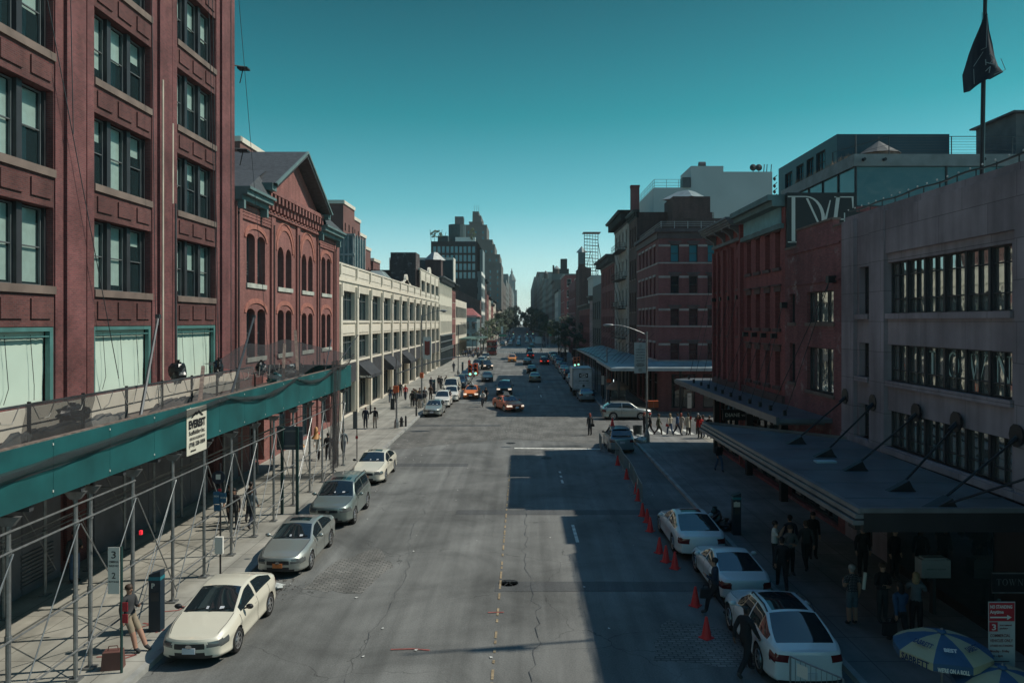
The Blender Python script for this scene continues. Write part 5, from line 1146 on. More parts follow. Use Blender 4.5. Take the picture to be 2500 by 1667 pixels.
# ---------------------------------------------------------------- vehicles (local frame: front towards -Y, wheels on z = 0)
def lerp(p, y):
    if y <= p[0][0]: return p[0][1]
    for a, b in zip(p, p[1:]):
        if y <= b[0]: return a[1] + (b[1] - a[1]) * (y - a[0]) / max(1e-6, b[0] - a[0])
    return p[-1][1]
def sm(p, y, L, r=.09):
    y0 = max(y - r, 0) ; return sum(lerp(p, min(max(y + k * r / 2, 0), L)) for k in (-2, -1, 0, 1, 2)) / 5
SP = {
 'hatch':  dict(L=4.4, W=1.85, H=1.52, wb=2.65, fo=.89, h0=.78, h1=1.05, cowl=1.02, rf=1.98, rr=3.1, re=4.12, deck=1.10, rz=1.02, b0=.97, b1=1.06, R=.34, sun=0),
 'sedan':  dict(L=4.9, W=1.83, H=1.45, wb=2.82, fo=.98, h0=.76, h1=.99, cowl=1.42, rf=2.2, rr=3.5, re=4.3, deck=1.08, rz=1.0, b0=.93, b1=.99, R=.34, sun=1),
 'bigsedan': dict(L=5.15, W=1.93, H=1.54, wb=2.9, fo=1.02, h0=.84, h1=1.07, cowl=1.5, rf=2.3, rr=3.6, re=4.5, deck=1.14, rz=1.04, b0=1.0, b1=1.05, R=.36, sun=1),
 'suv':    dict(L=4.85, W=2.0, H=1.80, wb=2.77, fo=.92, h0=.98, h1=1.17, cowl=1.25, rf=1.85, rr=4.35, re=4.72, deck=1.12, rz=1.05, b0=1.08, b1=1.14, R=.38, sun=1, rails=1, tum=.26, box=1),
 'crossover': dict(L=4.4, W=1.84, H=1.70, wb=2.6, fo=.88, h0=.9, h1=1.1, cowl=1.15, rf=1.85, rr=3.7, re=4.25, deck=1.12, rz=1.04, b0=1.03, b1=1.12, R=.36, sun=0, rails=1, tum=.3),
 'fastback': dict(L=5.0, W=1.95, H=1.41, wb=2.92, fo=.93, h0=.66, h1=.93, cowl=1.45, rf=2.2, rr=3.15, re=4.55, deck=1.02, rz=.94, b0=.88, b1=.99, R=.36, sun=1, tum=.5, hip=.05, arcs=1),
 'coupe':  dict(L=4.4, W=1.82, H=1.29, wb=2.48, fo=.95, h0=.62, h1=.88, cowl=1.4, rf=2.05, rr=2.7, re=3.85, deck=.93, rz=.86, b0=.83, b1=.9, R=.34, sun=0, tum=.5, hip=.06, arcs=1),
 'sportsuv': dict(L=4.7, W=1.93, H=1.61, wb=2.81, fo=.88, h0=.82, h1=1.05, cowl=1.3, rf=1.95, rr=3.5, re=4.45, deck=1.1, rz=1.02, b0=1.0, b1=1.08, R=.38, sun=2, rails=1, tum=.42, hip=.05, arcs=1),
 'van':    dict(L=5.6, W=2.0, H=2.1, wb=3.5, fo=.85, h0=.98, h1=1.2, cowl=.85, rf=1.5, rr=5.45, re=5.57, deck=1.2, rz=1.18, b0=1.15, b1=1.2, R=.36, sun=0, tum=.16, van=1),
 'minivan': dict(L=4.9, W=1.95, H=1.75, wb=3.0, fo=.95, h0=.86, h1=1.08, cowl=1.05, rf=1.95, rr=4.3, re=4.78, deck=1.1, rz=1.04, b0=1.02, b1=1.1, R=.34, sun=0, tum=.28),
 'cab':    dict(L=5.35, W=1.98, H=1.46, wb=2.95, fo=1.05, h0=.78, h1=.98, cowl=1.65, rf=2.45, rr=3.6, re=4.3, deck=1.05, rz=.98, b0=.93, b1=.98, R=.35, sun=0),
}
headm = glassmat('headlamp_glass', (.09, .10, .10), .06, .5); tailm = M('tail_lamp_red', (.10, .008, .01), .2, var=.1, coat=.5); tailon = emit('tail_lamp_lit', (1, .06, .03), .8); headon = emit('headlamp_lit', (1, .78, .6), .9)
platem = M('plate_white', (.5, .52, .55), .5); plateo = M('plate_orange', (.55, .17, .05), .5); plastic = M('black_plastic', (.02, .02, .02), .6); grille = M('grille_dark', (.03, .032, .034), .35, .3)
def carpaint(n, c, metal=0): return M('paint_' + n, c, .34, metal, var=.03, spec=.35, coat=.15 if 'orange' in n else .7)
PT = {k: carpaint(k, c, m) for k, c, m in [('cream_white', (.60, .57, .47), 0), ('silver', (.36, .38, .35), .6), ('sage_silver', (.24, .28, .26), .6), ('white', (.62, .61, .56), 0), ('cold_white', (.58, .62, .62), 0), ('orange', (.60, .17, .04), 0), ('yellow', (.68, .26, .05), 0),
      ('rust_orange', (.60, .15, .07), 0), ('black', (.012, .013, .015), 0), ('navy', (.02, .04, .07), .3), ('teal', (.03, .09, .10), .4), ('grey', (.10, .11, .115), .5), ('silver_blue', (.22, .30, .33), .5), ('dark_red', (.16, .015, .02), .2), ('champagne', (.28, .26, .20), .5), ('bus_red', (.22, .02, .02), 0)]}
CMC = {}
def car_meshes(kind, lod):
    if (kind, lod) in CMC: return CMC[(kind, lod)]
    s = SP[kind]; L, W2, H_, R_ = s['L'], s['W'] / 2, s['H'], s['R']; zb = .2 if not s.get('box') else .27; tum = s.get('tum', .4)
    step = (.065, .14, .33)[lod]; nA = (17, 11, 7)[lod]; nx = (34, 16, 8)[lod]; nC = (9, 6, 4)[lod]
    cw, rf, rr, re = s['cowl'], s['rf'], s['rr'], s['re']
    top = [(0, s['h0']), (.3, s['h0'] + .45 * (s['h1'] - s['h0'])), (cw, s['h1']), (rf, H_ - .05), ((rf + rr) / 2, H_), (rr, H_ - .05), (re, s['deck']), (L - .06, s['deck'] - .04), (L, s['rz'])]
    belt = [(0, s['h0'] - .05), (cw, s['b0']), (re, s['b1']), (L, s['rz'] - .05)]; ws = [s['fo'], s['fo'] + s['wb']]; RA = R_ + .055
    n = int(L / step); ys = sorted({round(i * L / n, 3) for i in range(n + 1)} | {round(v, 3) for v in (cw, rf, rr, re)})
    def ring(y):
        e = min(y, L - y); tp = 1 - (.17 if y < L / 2 else .13) * (1 - min(e / .75, 1)) ** 2.2; th = sm(top, y, L); sh = min(sm(belt, y, L), th - .035); gh = th - sh
        hip = s.get('hip', 0) * (math.exp(-((y - ws[1]) / .5) ** 2) + .8 * math.exp(-((y - ws[0]) / .45) ** 2)); wl = W2 * tp; zz = zb + (.06 * (1 - min(e / .4, 1)))
        P = []
        for i in range(nA):
            t = i / (nA - 1); x = wl - .075 * max(0, (t - .72) / .28) ** 1.6 - .10 * max(0, (.16 - t) / .16) ** 2 - .018 * math.sin(min(1, max(0, (t - .15) / .55)) * math.pi) + hip * t * .3; z = zz + (sh - zz) * t; yy = y
            for w_ in ws:
                d = math.hypot(y - w_, z - R_)
                if 1e-6 < d and abs(d - RA) < step * .62 and lod < 2: yy = w_ + (y - w_) * RA / d; z = R_ + (z - R_) * RA / d if t > 0 else z
            P.append((x, yy, z))
        xb = P[-1][0]; edge = sh + gh * .9; wr = max(.2, xb - .05 - tum * gh)
        for t in (.1, .5, .88, 1): P.append((xb + (wr - xb) * t + .02 * math.sin(t * math.pi) * (gh > .2), y, sh + (edge - sh) * t))
        for j in range(1, nC + 1): q = 1 - j / nC if j > 1 or nC < 5 else .93; x = wr * q; P.append((x, y, edge + (th - edge) * (1 - q * q)))
        return P, gh
    rings = [ring(y) for y in ys]; parts = {}
    def put(nm, pts): parts.setdefault(nm, MB()).face(pts)
    hz0 = s['h0'] - .05
    for k in range(len(ys) - 1):
        (A, ga), (B, gb) = rings[k], rings[k + 1]; ym = (ys[k] + ys[k + 1]) / 2; gm = (ga + gb) / 2
        for i in range(len(A) - 1):
            c = [sum(p[j] for p in (A[i], A[i + 1], B[i], B[i + 1])) / 4 for j in range(3)]
            if i < nA - 1 and any(math.hypot(c[1] - w_, c[2] - R_) < RA - .004 for w_ in ws): continue
            nm = 'body'
            if i >= nA - 1 + 1 and i < nA + 2 and min(ga, gb) > .15 and cw + .25 < ym < re - .12:
                if s.get('van'):
                    if ym < 2.2: nm = 'side_window'
                elif abs(ym - (rf + rr) / 2 + .1) > .045 or lod == 2: nm = 'side_window'
                if ym > rr + .3 and (s.get('box') or kind in ('minivan',)) and ym > re - .25: nm = 'body'
            elif i >= nA + 3:
                xr = abs(c[0]) / (A[nA + 3][0] + 1e-6)
                if xr < .93:
                    if cw + .02 < ym < rf + .03: nm = 'windscreen'
                    elif rr - .02 < ym < re - .03 and not s.get('box') and not s.get('van'): nm = 'rear_window'
                    elif s['sun'] == 1 and rf + .25 < ym < rf + .75 and xr < .7: nm = 'sunroof'
                    elif s['sun'] == 2 and rf + .15 < ym < rr - .1 and xr < .8: nm = 'sunroof'
            if nm == 'body' and i < nA:
                if ym < .34 and hz0 - .20 < c[2] < hz0 - .02 and c[0] > W2 * .5: nm = 'headlight'
                if ym > L - .28 and s['rz'] - .30 < c[2] < s['rz'] - .08 and c[0] > W2 * .5: nm = 'tail_light'
                if c[2] < zb + .09 and (s.get('box') or kind == 'crossover'): nm = 'trim'
            for sg in (1, -1):
                q = [(sg * p[0], p[1] - L / 2, p[2]) for p in (A[i], A[i + 1], B[i + 1], B[i])]
                put(nm + ('' if nm not in ('headlight', 'tail_light', 'side_window') else ('+' if sg > 0 else '-') + ('1' if nm == 'side_window' and ym > (rf + rr) / 2 - .1 else '')), q if sg > 0 else q[::-1])
    for end, (A, _), yy, sg in (('f', rings[0], 0, -1), ('r', rings[-1], L, 1)):
        rows = []
        for i, p in enumerate(A):
            t = i / (len(A) - 1); v = math.sin(math.pi * min(1, .12 + t * .9)) ** .5; bl = (.20 if end == 'f' else .12) * v
            rows.append([(p[0] * (2 * j / nx - 1), yy + sg * bl * (1 - abs(2 * j / nx - 1) ** 3) - L / 2, p[2]) for j in range(nx + 1)])
        for i in range(len(rows) - 1):
            for j in range(nx):
                q = [rows[i][j], rows[i][j + 1], rows[i + 1][j + 1], rows[i + 1][j]]; x = sum(p[0] for p in q) / 4; z = sum(p[2] for p in q) / 4; ax = abs(x) / W2; nm = 'body'
                if end == 'f':
                    if ax > .5 and hz0 - .19 + .05 * (1 - ax) < z < hz0 - .01: nm = 'headlight' + ('+' if x > 0 else '-')
                    elif ax < .43 and hz0 - .2 < z < hz0 - .06: nm = 'grille'
                    elif ax < .62 and zb + .07 < z < zb + .24 - (.1 if ax > .45 else 0): nm = 'grille'
                else:
                    if ax > .56 and s['rz'] - .28 < z < s['rz'] - .08: nm = 'tail_light' + ('+' if x > 0 else '-')
                    elif z < zb + .1: nm = 'trim'
                put(nm, q)
    und = MB(); und.box(-W2 + .22, W2 - .22, -L / 2 + .15, L / 2 - .15, zb - .02, zb + .25)
    for w_ in ws: und.box(-W2 + .08, W2 - .08, w_ - RA - L / 2, w_ + RA - L / 2, .45, .62)
    parts['chassis'] = und
    if s.get('box') or s.get('van') or kind in ('crossover', 'minivan'):     # upright tailgate glass
        g = MB(); g.grid([[(x, (re if kind != 'crossover' else re) - L / 2 + .035 + o - .05 * (abs(x) / W2) ** 2, z) for x in (-W2 * .74, -W2 * .4, 0, W2 * .4, W2 * .74)] for z, o in ((s['deck'] + .12, .0), (H_ - .18, -(re - rr) * .82 if not s.get('van') else -.06))]); parts['rear_window'] = g
    if s.get('rails') and lod < 2:
        for sx in (1, -1):
            r = MB(); x = sx * (W2 - .08 - tum * (H_ - s['b0'])); r.path([(x, rf + .15 - L / 2, H_ - .09), (x, rf + .3 - L / 2, H_ + .0), (x, rr - .3 - L / 2, H_ + .01), (x, rr - .05 - L / 2, H_ - .09)], .022, 5); parts['roof_rail' + ('+' if sx > 0 else '-')] = r
    if lod < 2:
        for sx in (1, -1):
            m_ = MB(); m_.blob((sx * (W2 + .10), cw + .42 - L / 2, s['b0'] + .1), .11, .07, .075, 1, 0, 8, 6); m_.tube((sx * (W2 - .12), cw + .45 - L / 2, s['b0'] + .02), (sx * (W2 + .05), cw + .43 - L / 2, s['b0'] + .07), .025, 5); parts['mirror' + ('+' if sx > 0 else '-')] = m_
        sgm = MB(); hd = MB(); mid = (rf + rr) / 2 - .1
        for y in (cw + .12, mid, min(rr + .35, ws[1] - .1) if not s.get('van') else 2.3):
            k = min(range(len(ys)), key=lambda q: abs(ys[q] - y)); A = rings[k][0]
            for sx in (1, -1):
                for i in range(2, nA - 1):
                    p, q = A[i], A[i + 1]; sgm.face([(sx * (p[0] + .004), ys[k] - .009 - L / 2, p[2]), (sx * (p[0] + .004), ys[k] + .009 - L / 2, p[2]), (sx * (q[0] + .004), ys[k] + .009 - L / 2, q[2]), (sx * (q[0] + .004), ys[k] - .009 - L / 2, q[2])])
        for k in range(1, len(ys) - 1):
            if .12 < ys[k] < cw:
                for sx in (1, -1):
                    p, q = rings[k][0][nA + 3], rings[k + 1][0][nA + 3]; a_ = (sx * p[0] * .96, p[1] - L / 2, p[2] + .006); b_ = (sx * q[0] * .96, q[1] - L / 2, q[2] + .006); sgm.face([a_, b_, (b_[0] - sx * .014, b_[1], b_[2]), (a_[0] - sx * .014, a_[1], a_[2])])
        parts['door_seams'] = sgm
        st_ = MB()
        for x_, w_ in ((.28, .12), (-.1, .07)): t_ = (cw + .13); z_ = sm(top, t_, L) + .02; st_.face([(x_, t_ - L / 2 - .03, z_ - .01), (x_ + w_, t_ - L / 2 - .03, z_ - .01), (x_ + w_, t_ - L / 2 + .06, z_ + .035), (x_, t_ - L / 2 + .06, z_ + .035)])
        if lod == 0:
            parts['windscreen_sticker'] = st_; wp = MB()
            for x_ in (-.62, .02): wp.path([(x_, cw + .02 - L / 2, sm(top, cw + .02, L) + .012), (x_ + .55, cw + .16 - L / 2, sm(top, cw + .16, L) + .02)], .012, 4)
            parts['wipers'] = wp
        for y in (mid - .16, min(rr + .2, ws[1] - .3)):
            for sx in (1, -1): hd.box(sx * (W2 - .035) - .025, sx * (W2 - .035) + .02, y - L / 2 - .09, y - L / 2 + .09, s['b0'] - .13, s['b0'] - .1)
        parts['door_handle'] = hd
    def pw(end):
        m_ = MB(); y = -L / 2 - .21 if end == 'f' else L / 2 + .13; z = zb + .22 if end == 'f' else (s['rz'] - .33 if kind not in ('fastback', 'coupe', 'sportsuv') else zb + .17)
        m_.box(-.17, .17, y - .015, y + .015, z, z + .15); return m_
    parts['number_plate+'] = pw('f'); parts['number_plate-'] = pw('r')
    if lod == 0: m_ = MB(); m_.lathe([(.085, -.02), (.085, 0), (.0, .005)], (0, -L / 2 - .205, hz0 - .12), 14, axis='y', sx=1, sy=.62); parts['badge'] = m_
    t = MB(); t.lathe([(R_ * .62, -.10), (R_ * .96, -.11), (R_, -.07), (R_, .07), (R_ * .96, .11), (R_ * .62, .10)], (0, 0, 0), 28 if lod < 2 else 12, axis='x', cap=False)
    ri = MB(); ri.lathe([(R_ * .66, .10), (R_ * .60, .075), (R_ * .55, .02), (0, .02)], (0, 0, 0), 20 if lod < 2 else 10, axis='x', mi=1, cap=False)
    ri.lathe([(R_ * .68, .09), (R_ * .66, .112), (R_ * .58, .10)], (0, 0, 0), 24, axis='x', mi=0, cap=False); ri.lathe([(.07, .03), (.07, .10), (0, .105)], (0, 0, 0), 10, axis='x', mi=0)
    if lod < 2:
        for k in range(7):
            a = k * 2 * math.pi / 7; ca, sa = math.cos(a), math.sin(a); o, w1, w2 = R_ * .62, .035, .028
            ri.face([(.095, .05 * ca - w1 * sa, .05 * sa + w1 * ca), (.095, .05 * ca + w1 * sa, .05 * sa - w1 * ca), (.09, o * ca + w2 * sa, o * sa - w2 * ca), (.09, o * ca - w2 * sa, o * sa + w2 * ca)], 0)
    mats = {'body': PT['white'], 'windscreen': cargl, 'rear_window': cargl, 'side_window': cargl, 'sunroof': cargl, 'headlight': headm, 'tail_light': tailm, 'grille': grille, 'trim': plastic, 'chassis': blackm, 'roof_rail': blackm, 'mirror': PT['white'], 'door_seams': blackm, 'door_handle': plastic, 'number_plate': platem, 'windscreen_sticker': platem, 'wipers': blackm, 'badge': chrome}
    out = {}
    for nm, mb in parts.items():
        b = nm.rstrip('+-1'); me = mb.mesh(b, mats[b], uv=False)
        if b in ('body', 'windscreen', 'rear_window', 'side_window', 'sunroof', 'headlight', 'tail_light', 'grille', 'trim', 'mirror'):
            import bmesh
            bm = bmesh.new(); bm.from_mesh(me); bmesh.ops.remove_doubles(bm, verts=bm.verts, dist=.0008); bmesh.ops.recalc_face_normals(bm, faces=bm.faces); bm.to_mesh(me); bm.free(); me.polygons.foreach_set('use_smooth', [True] * len(me.polygons))
        out[nm] = (b, me)
    out['_t'] = t.mesh('tyre', rubber, uv=False, smooth=True); out['_r'] = ri.mesh('rim', [rim, blackm], uv=False); out['_s'] = s
    CMC[(kind, lod)] = out; return out
def override(o, m, slot=0):
    o.material_slots[slot].link = 'OBJECT'; o.material_slots[slot].material = m
def car(kind, paint, label, x, y, away=False, lod=1, yaw=0, cat='car', name='parked_car', group=None, lights=False, plate=None, steer=0, z=.0, cut=()):
    ms = car_meshes(kind, lod); s = ms['_s']; t = thing(name, label, cat, (x, y, z), group, local=True, rz=yaw + (math.pi if away else 0))
    for nm, v in ms.items():
        if nm[0] == '_': continue
        b, me = v
        if b in cut or (lod == 2 and b in ('chassis', 'trim')): continue
        if b == 'number_plate' and lod == 2: continue
        o = link(b, me, t)
        if b in ('body', 'mirror'): override(o, PT[paint] if not (b == 'mirror' and paint in ('cream_white', 'silver_blue')) else blackm)
        if b == 'headlight' and lights and not away: override(o, headon)
        if b == 'tail_light' and lights and away: override(o, tailon)
        if b == 'number_plate' and plate and nm.endswith('+'): override(o, plate)
    for yy in (s['fo'], s['fo'] + s['wb']):
        for sx in (1, -1):
            w_ = link('wheel', ms['_t'], t); w_.location = (sx * (s['W'] / 2 - .12), yy - s['L'] / 2, s['R']); w_.rotation_euler = (0, 0, (0 if sx > 0 else math.pi) + (steer if yy < 2 else 0))
            q = bpy.data.objects.new('rim', ms['_r']); C.objects.link(q); q.parent = w_
    return t
KL = 'cars parked along the left kerb'; KR = 'cars parked along the right kerb'; TR = 'cars driving in the street'
c1 = car('hatch', 'cream_white', 'cream white compact parked at left kerb, nearest car on the left', -8.83, 22.38, lod=0, group=KL)
car('sedan', 'silver', 'silver sedan with sunroof and orange plate parked between the cream compact and tall SUV', -8.75, 29.6, lod=0, group=KL, plate=plateo)
car('suv', 'sage_silver', 'sage silver SUV with roof rack parked at left kerb behind the silver sedan', -8.62, 36.0, lod=0, group=KL)
car('bigsedan', 'cream_white', 'white sedan parked alone at the far end of the near left kerb row', -8.80, 45.0, lod=0, group=KL, plate=plateo)
car('sedan', 'silver', 'silver sedan first in the row past the side street corner, left kerb', -8.75, 75.2, lod=0, group=KL)
car('crossover', 'white', 'white SUV with roof rails parked behind the first silver sedan, left kerb', -8.7, 82.6, lod=1, group=KL)
car('crossover', 'white', 'second white SUV squeezed in front of the white van, left kerb', -8.3, 88.6, lod=1, group=KL)
car('van', 'cream_white', 'large white van parked at left kerb by the waiting crowd', -9.0, 96.5, lod=1, group=KL, cat='van', name='parked_van')
row = [('suv', 'navy', 'dark navy SUV parked directly behind the large white van'), ('sedan', 'silver', 'silver sedan parked second behind the large white van'), ('hatch', 'teal', 'teal hatchback parked third behind the large white van'), ('sedan', 'silver_blue', 'pale blue sedan parked fourth behind the large white van'),
       ('crossover', 'black', 'black crossover parked fifth behind the large white van'), ('sedan', 'white', 'white sedan parked sixth behind the large white van'), ('suv', 'teal', 'dark teal SUV parked seventh behind the large white van'), ('sedan', 'silver_blue', 'pale blue sedan parked eighth behind the large white van'), ('crossover', 'white', 'white crossover parked ninth behind the large white van'),
       ('sedan', 'silver', 'silver sedan parked tenth behind the large white van'), ('suv', 'champagne', 'champagne SUV parked eleventh behind the large white van'), ('sedan', 'white', 'white sedan last in the left row before the red bus')]
for i, (k, p, l) in enumerate(row): car(k, p, l, -8.8 + .15 * math.sin(i * 2), 105.5 + i * 7.2, lod=1 if i < 6 else 2, group=KL)
car('hatch', 'orange', 'orange taxi with silver rooftop advert standing beside the white SUVs', -6.15, 91.5, lod=1, group=TR, cat='taxi', name='taxi', lights=True)
car('cab', 'rust_orange', 'rust orange taxi sedan with rooftop advert turning in the shadow', -1.55, 79.3, lod=0, yaw=R(20), steer=R(15), group=TR, cat='taxi', name='taxi', lights=True)
car('suv', 'black', 'black SUV with headlights lit following the rust orange taxi', -2.3, 96, lod=1, group=TR, name='moving_car', lights=True)
car('sedan', 'grey', 'dark grey sedan coming forward in the sunny left lane', -5.5, 117.4, lod=1, group=TR, name='moving_car', yaw=R(3))
car('suv', 'black', 'black car with bright headlights overtaking the parked row', -7.0, 146, lod=1, group=TR, name='moving_car', lights=True, yaw=R(12))
car('minivan', 'yellow', 'yellow taxi minivan in sun in the middle lane', -2.4, 173.5, lod=1, group=TR, cat='taxi', name='taxi')
car('sedan', 'champagne', 'champagne sedan driving away, nearest of the cars heading away', 1.85, 116.5, True, 1, group=TR, name='moving_car')
car('sedan', 'black', 'black sedan driving away just ahead of the champagne sedan', 1.6, 136, True, 1, group=TR, name='moving_car')
car('sedan', 'grey', 'grey sedan driving away in sun, third of the cars heading away', 1.0, 163, True, 1, group=TR, name='moving_car')
car('suv', 'black', 'black SUV with red brake lights driving away in the right lane', 4.65, 162.5, True, 1, group=TR, name='moving_car', lights=True)
car('crossover', 'dark_red', 'dark red crossover with brake light driving away before the crosswalk', 1.95, 190, True, 1, group=TR, name='moving_car', lights=True)
car('crossover', 'navy', 'navy crossover entering the avenue crossing, heading away', 1.95, 218, True, 2, group=TR, name='moving_car')
car('sedan', 'teal', 'teal sedan just past the far crosswalk, heading away', 3.2, 270, True, 2, group=TR, name='moving_car')
q = random.Random(21); paints = [('black', 'black'), ('teal', 'dark teal'), ('dark_red', 'dark red'), ('white', 'white'), ('silver', 'silver'), ('navy', 'navy')]
for i, Y in enumerate([288, 298, 309, 322, 336, 352, 370, 390, 414, 440]):
    for lx in (-7.6, -4.9, -1.7):
        if q.random() < .22 and i > 1: continue
        p, w_ = paints[1 + i % 5] if (i + int(lx)) % 2 else paints[(i * 2 + int(-lx)) % 6]
        car(q.choice(['sedan', 'suv', 'crossover']), p, 'distant %s car queued beyond the avenue facing the camera' % w_, lx + q.uniform(-.2, .2), Y + q.uniform(-2, 2), lod=2, group='cars queued beyond the avenue', name='queued_car')
    if i > 1: p, w_ = paints[(i * 5) % 6]; car('sedan', p, 'distant %s car heading away beyond the avenue' % w_, 1.9 if i % 2 else 4.6, Y + 5, True, 2, group='cars heading away beyond the avenue', name='moving_car')
# right kerb
car('crossover', 'silver_blue', 'silver blue SUV with a red cone on its roof at the barrier end', 6.95, 54.9, True, 0, group=KR)
car('fastback', 'cold_white', 'white four door sports car, farthest of three white cars by the cones', 6.95, 31.6, True, 0, group=KR)
car('coupe', 'cold_white', 'white two door sports coupe, middle of three white cars by the cones', 7.25, 26.65, True, 0, group=KR)
car('sportsuv', 'cold_white', 'white sports SUV with panoramic roof, nearest of three white cars', 7.12, 21.15, True, 0, group=KR)
car('sedan', 'silver_blue', 'pale silver sedan parked right behind the white box truck', 7.4, 88.9, True, 1, group=KR)
row = [('crossover', 'white', 'first'), ('sedan', 'silver_blue', 'second'), ('suv', 'black', 'third'), ('sedan', 'silver_blue', 'fourth'), ('sedan', 'white', 'fifth'), ('crossover', 'teal', 'sixth'), ('sedan', 'silver', 'seventh'), ('suv', 'navy', 'eighth'), ('sedan', 'black', 'ninth'), ('crossover', 'teal', 'tenth'), ('sedan', 'silver', 'eleventh'), ('suv', 'black', 'twelfth'), ('sedan', 'navy', 'thirteenth')]
for i, (k, p, n_) in enumerate(row): car(k, p, '%s %s car, %s in the shaded right kerb row beyond the box truck' % (p.replace('_', ' '), {'suv': 'SUV', 'crossover': 'crossover', 'sedan': 'sedan'}[k], n_), 7.5 + .1 * math.sin(i * 3), 107 + i * 7.3, True, 1 if i < 6 else 2, group=KR)
car('crossover', 'silver', 'silver SUV with spare wheel turning into the side street', 9.75, 71.5, lod=0, yaw=R(90), name='moving_car', group=TR)
# roof adverts on the two taxis
for x, y, z, rz, l in ((-6.15, 91.6, 1.5, 0, 'silver wedge advert box on the orange taxi roof'), (-1.7, 79.6, 1.46, R(20), 'silver wedge advert box on the rust orange taxi roof')):
    m_ = MB(); m_.prism([(-.18, 0), (.18, 0), (.0, .36)], lambda a, z_: (a, -.55, z_ + .04), lambda a, z_: (a, .55, z_ + .04)); m_.box(-.3, .3, -.4, .4, 0, .05); o = m_.build('taxi_advert', M('advert_silver', (.4, .42, .42), .4, .3), None); o.location = (x, y, z); o.rotation_euler.z = rz; tag(o, l, 'advert', 'taxi roof adverts')
# white box truck
t = thing('box_truck', 'white box truck with black oval logo on its rear, parked at right kerb', 'truck', (7.35, 96, 0)); k = MB(); k.box(6.15, 8.55, 93, 98.6, .95, 3.45); bx = k.build('cargo_box', M('truck_white', (.52, .55, .55), .5), t)
k = MB()
for x in (6.15, 8.5): k.box(x - .02, x + .07, 92.96, 93.05, .95, 3.45)
k.box(6.15, 8.55, 92.96, 93.05, 3.38, 3.47); k.box(6.15, 8.55, 92.9, 93.1, .8, .95); k.build('frame', steel, bx)
k = MB(); k.box(6.95, 8.05, 92.985, 92.999, 2.3, 2.85); k.build('logo_panel', blackm, bx); k = MB(); k.lathe([(.44, -.006), (.44, 0), (0, 0)], (7.5, 92.98, 2.575), 24, axis='y', sy=.5); k.build('logo_oval', white, bx)
k = MB(); addtext(k, 'edge', .34, lambda x, z: (7.5 + x, 92.965, 2.5 + z), bold=.012); addtext(k, '(201) 947-5003', .2, lambda x, z: (7.5 + x, 92.97, 1.85 + z), width=1.2, bold=.008); addtext(k, 'www.edgesoundservice.com', .12, lambda x, z: (7.5 + x, 92.97, 1.6 + z), width=1.5); k.build('lettering', blackm, bx)
k = MB(); k.lathe([(.16, -.02), (.16, 0), (0, 0)], (7.5, 92.97, 1.3), 14, axis='y'); k.build('rear_vent', blackm, bx)
k = MB(); k.box(6.35, 8.35, 98.7, 100.9, .6, 2.5); k.build('cab', PT['cold_white'], t)
for x in (6.4, 8.3):
    for y in (94.2, 99.8): k = MB(); k.lathe([(.28, -.14), (.45, -.14), (.45, .14), (.28, .14)], (x, y, .45), 18, axis='x'); k.build('wheel', rubber, t)
k = MB(); k.box(6.4, 6.6, 92.9, 92.97, .62, .74); k.box(8.1, 8.3, 92.9, 92.97, .62, .74); k.build('tail_light', tailm, t)
# double decker bus and far white bus
def bus(x, y, h, label, m, away, dm=None):
    t = thing('bus', label, 'bus', (x, y, 0), local=True, rz=math.pi if away else 0); w_ = 1.27; L = 11; k = MB(); k.box(-w_, w_, -L / 2, L / 2, .35, h); k.build('body', m, t)
    k = MB(); k.box(-w_ + .12, w_ - .12, -L / 2 - .03, -L / 2, 1.1, 2.2); k.build('windscreen', cargl, t)
    if h > 3.5:
        k = MB(); k.box(-w_ + .08, w_ - .08, -L / 2 - .03, -L / 2, 2.6, 3.6); k.build('upper_windscreen', cargl, t); k = MB(); k.box(-w_ - .02, w_ + .02, -L / 2 + .2, L / 2 - .2, 2.7, 3.6); k.build('upper_windows', cargl, t)
    k = MB(); k.box(-w_ - .02, w_ + .02, -L / 2 + .4, L / 2 - .4, 1.2, 2.1); k.build('side_windows', cargl, t)
    for sx in (-1, 1): k = MB(); k.box(sx * .95 - .15, sx * .95 + .15, -L / 2 - .05, -L / 2, .65, .85); k.build('headlight' if not away else 'tail_light', headm if not away else tailon, t); k = MB(); k.box(sx * 1.45 - .08, sx * 1.45 + .08, -L / 2 - .2, -L / 2 - .1, 1.8, 2.2); k.build('mirror', blackm, t)
    for sx in (-1, 1):
        for yy in (-3.4, 3.2): k = MB(); k.lathe([(.3, -.15), (.48, -.15), (.48, .15), (.3, .15)], (sx * 1.15, yy, .48), 16, axis='x'); k.build('wheel', rubber, t)
    return t
bus(-8.5, 211, 4.0, 'dark red double decker bus standing by the crowded left pavement', PT['bus_red'], False)
tb_ = bus(6.2, 306, 3.1, 'white bus waiting beyond the crosswalk on the right, rear lights on', PT['cold_white'], True)
sw = thing('spare_wheel', 'spare wheel in silver cover on the back of the silver SUV', 'wheel', (7.45, 71.5, .95)); k = MB(); k.lathe([(.0, -.1), (.32, -.1), (.34, -.05), (.34, .1)], (7.42, 71.4, .95), 18, axis='x'); k.build('cover', PT['silver'], sw)
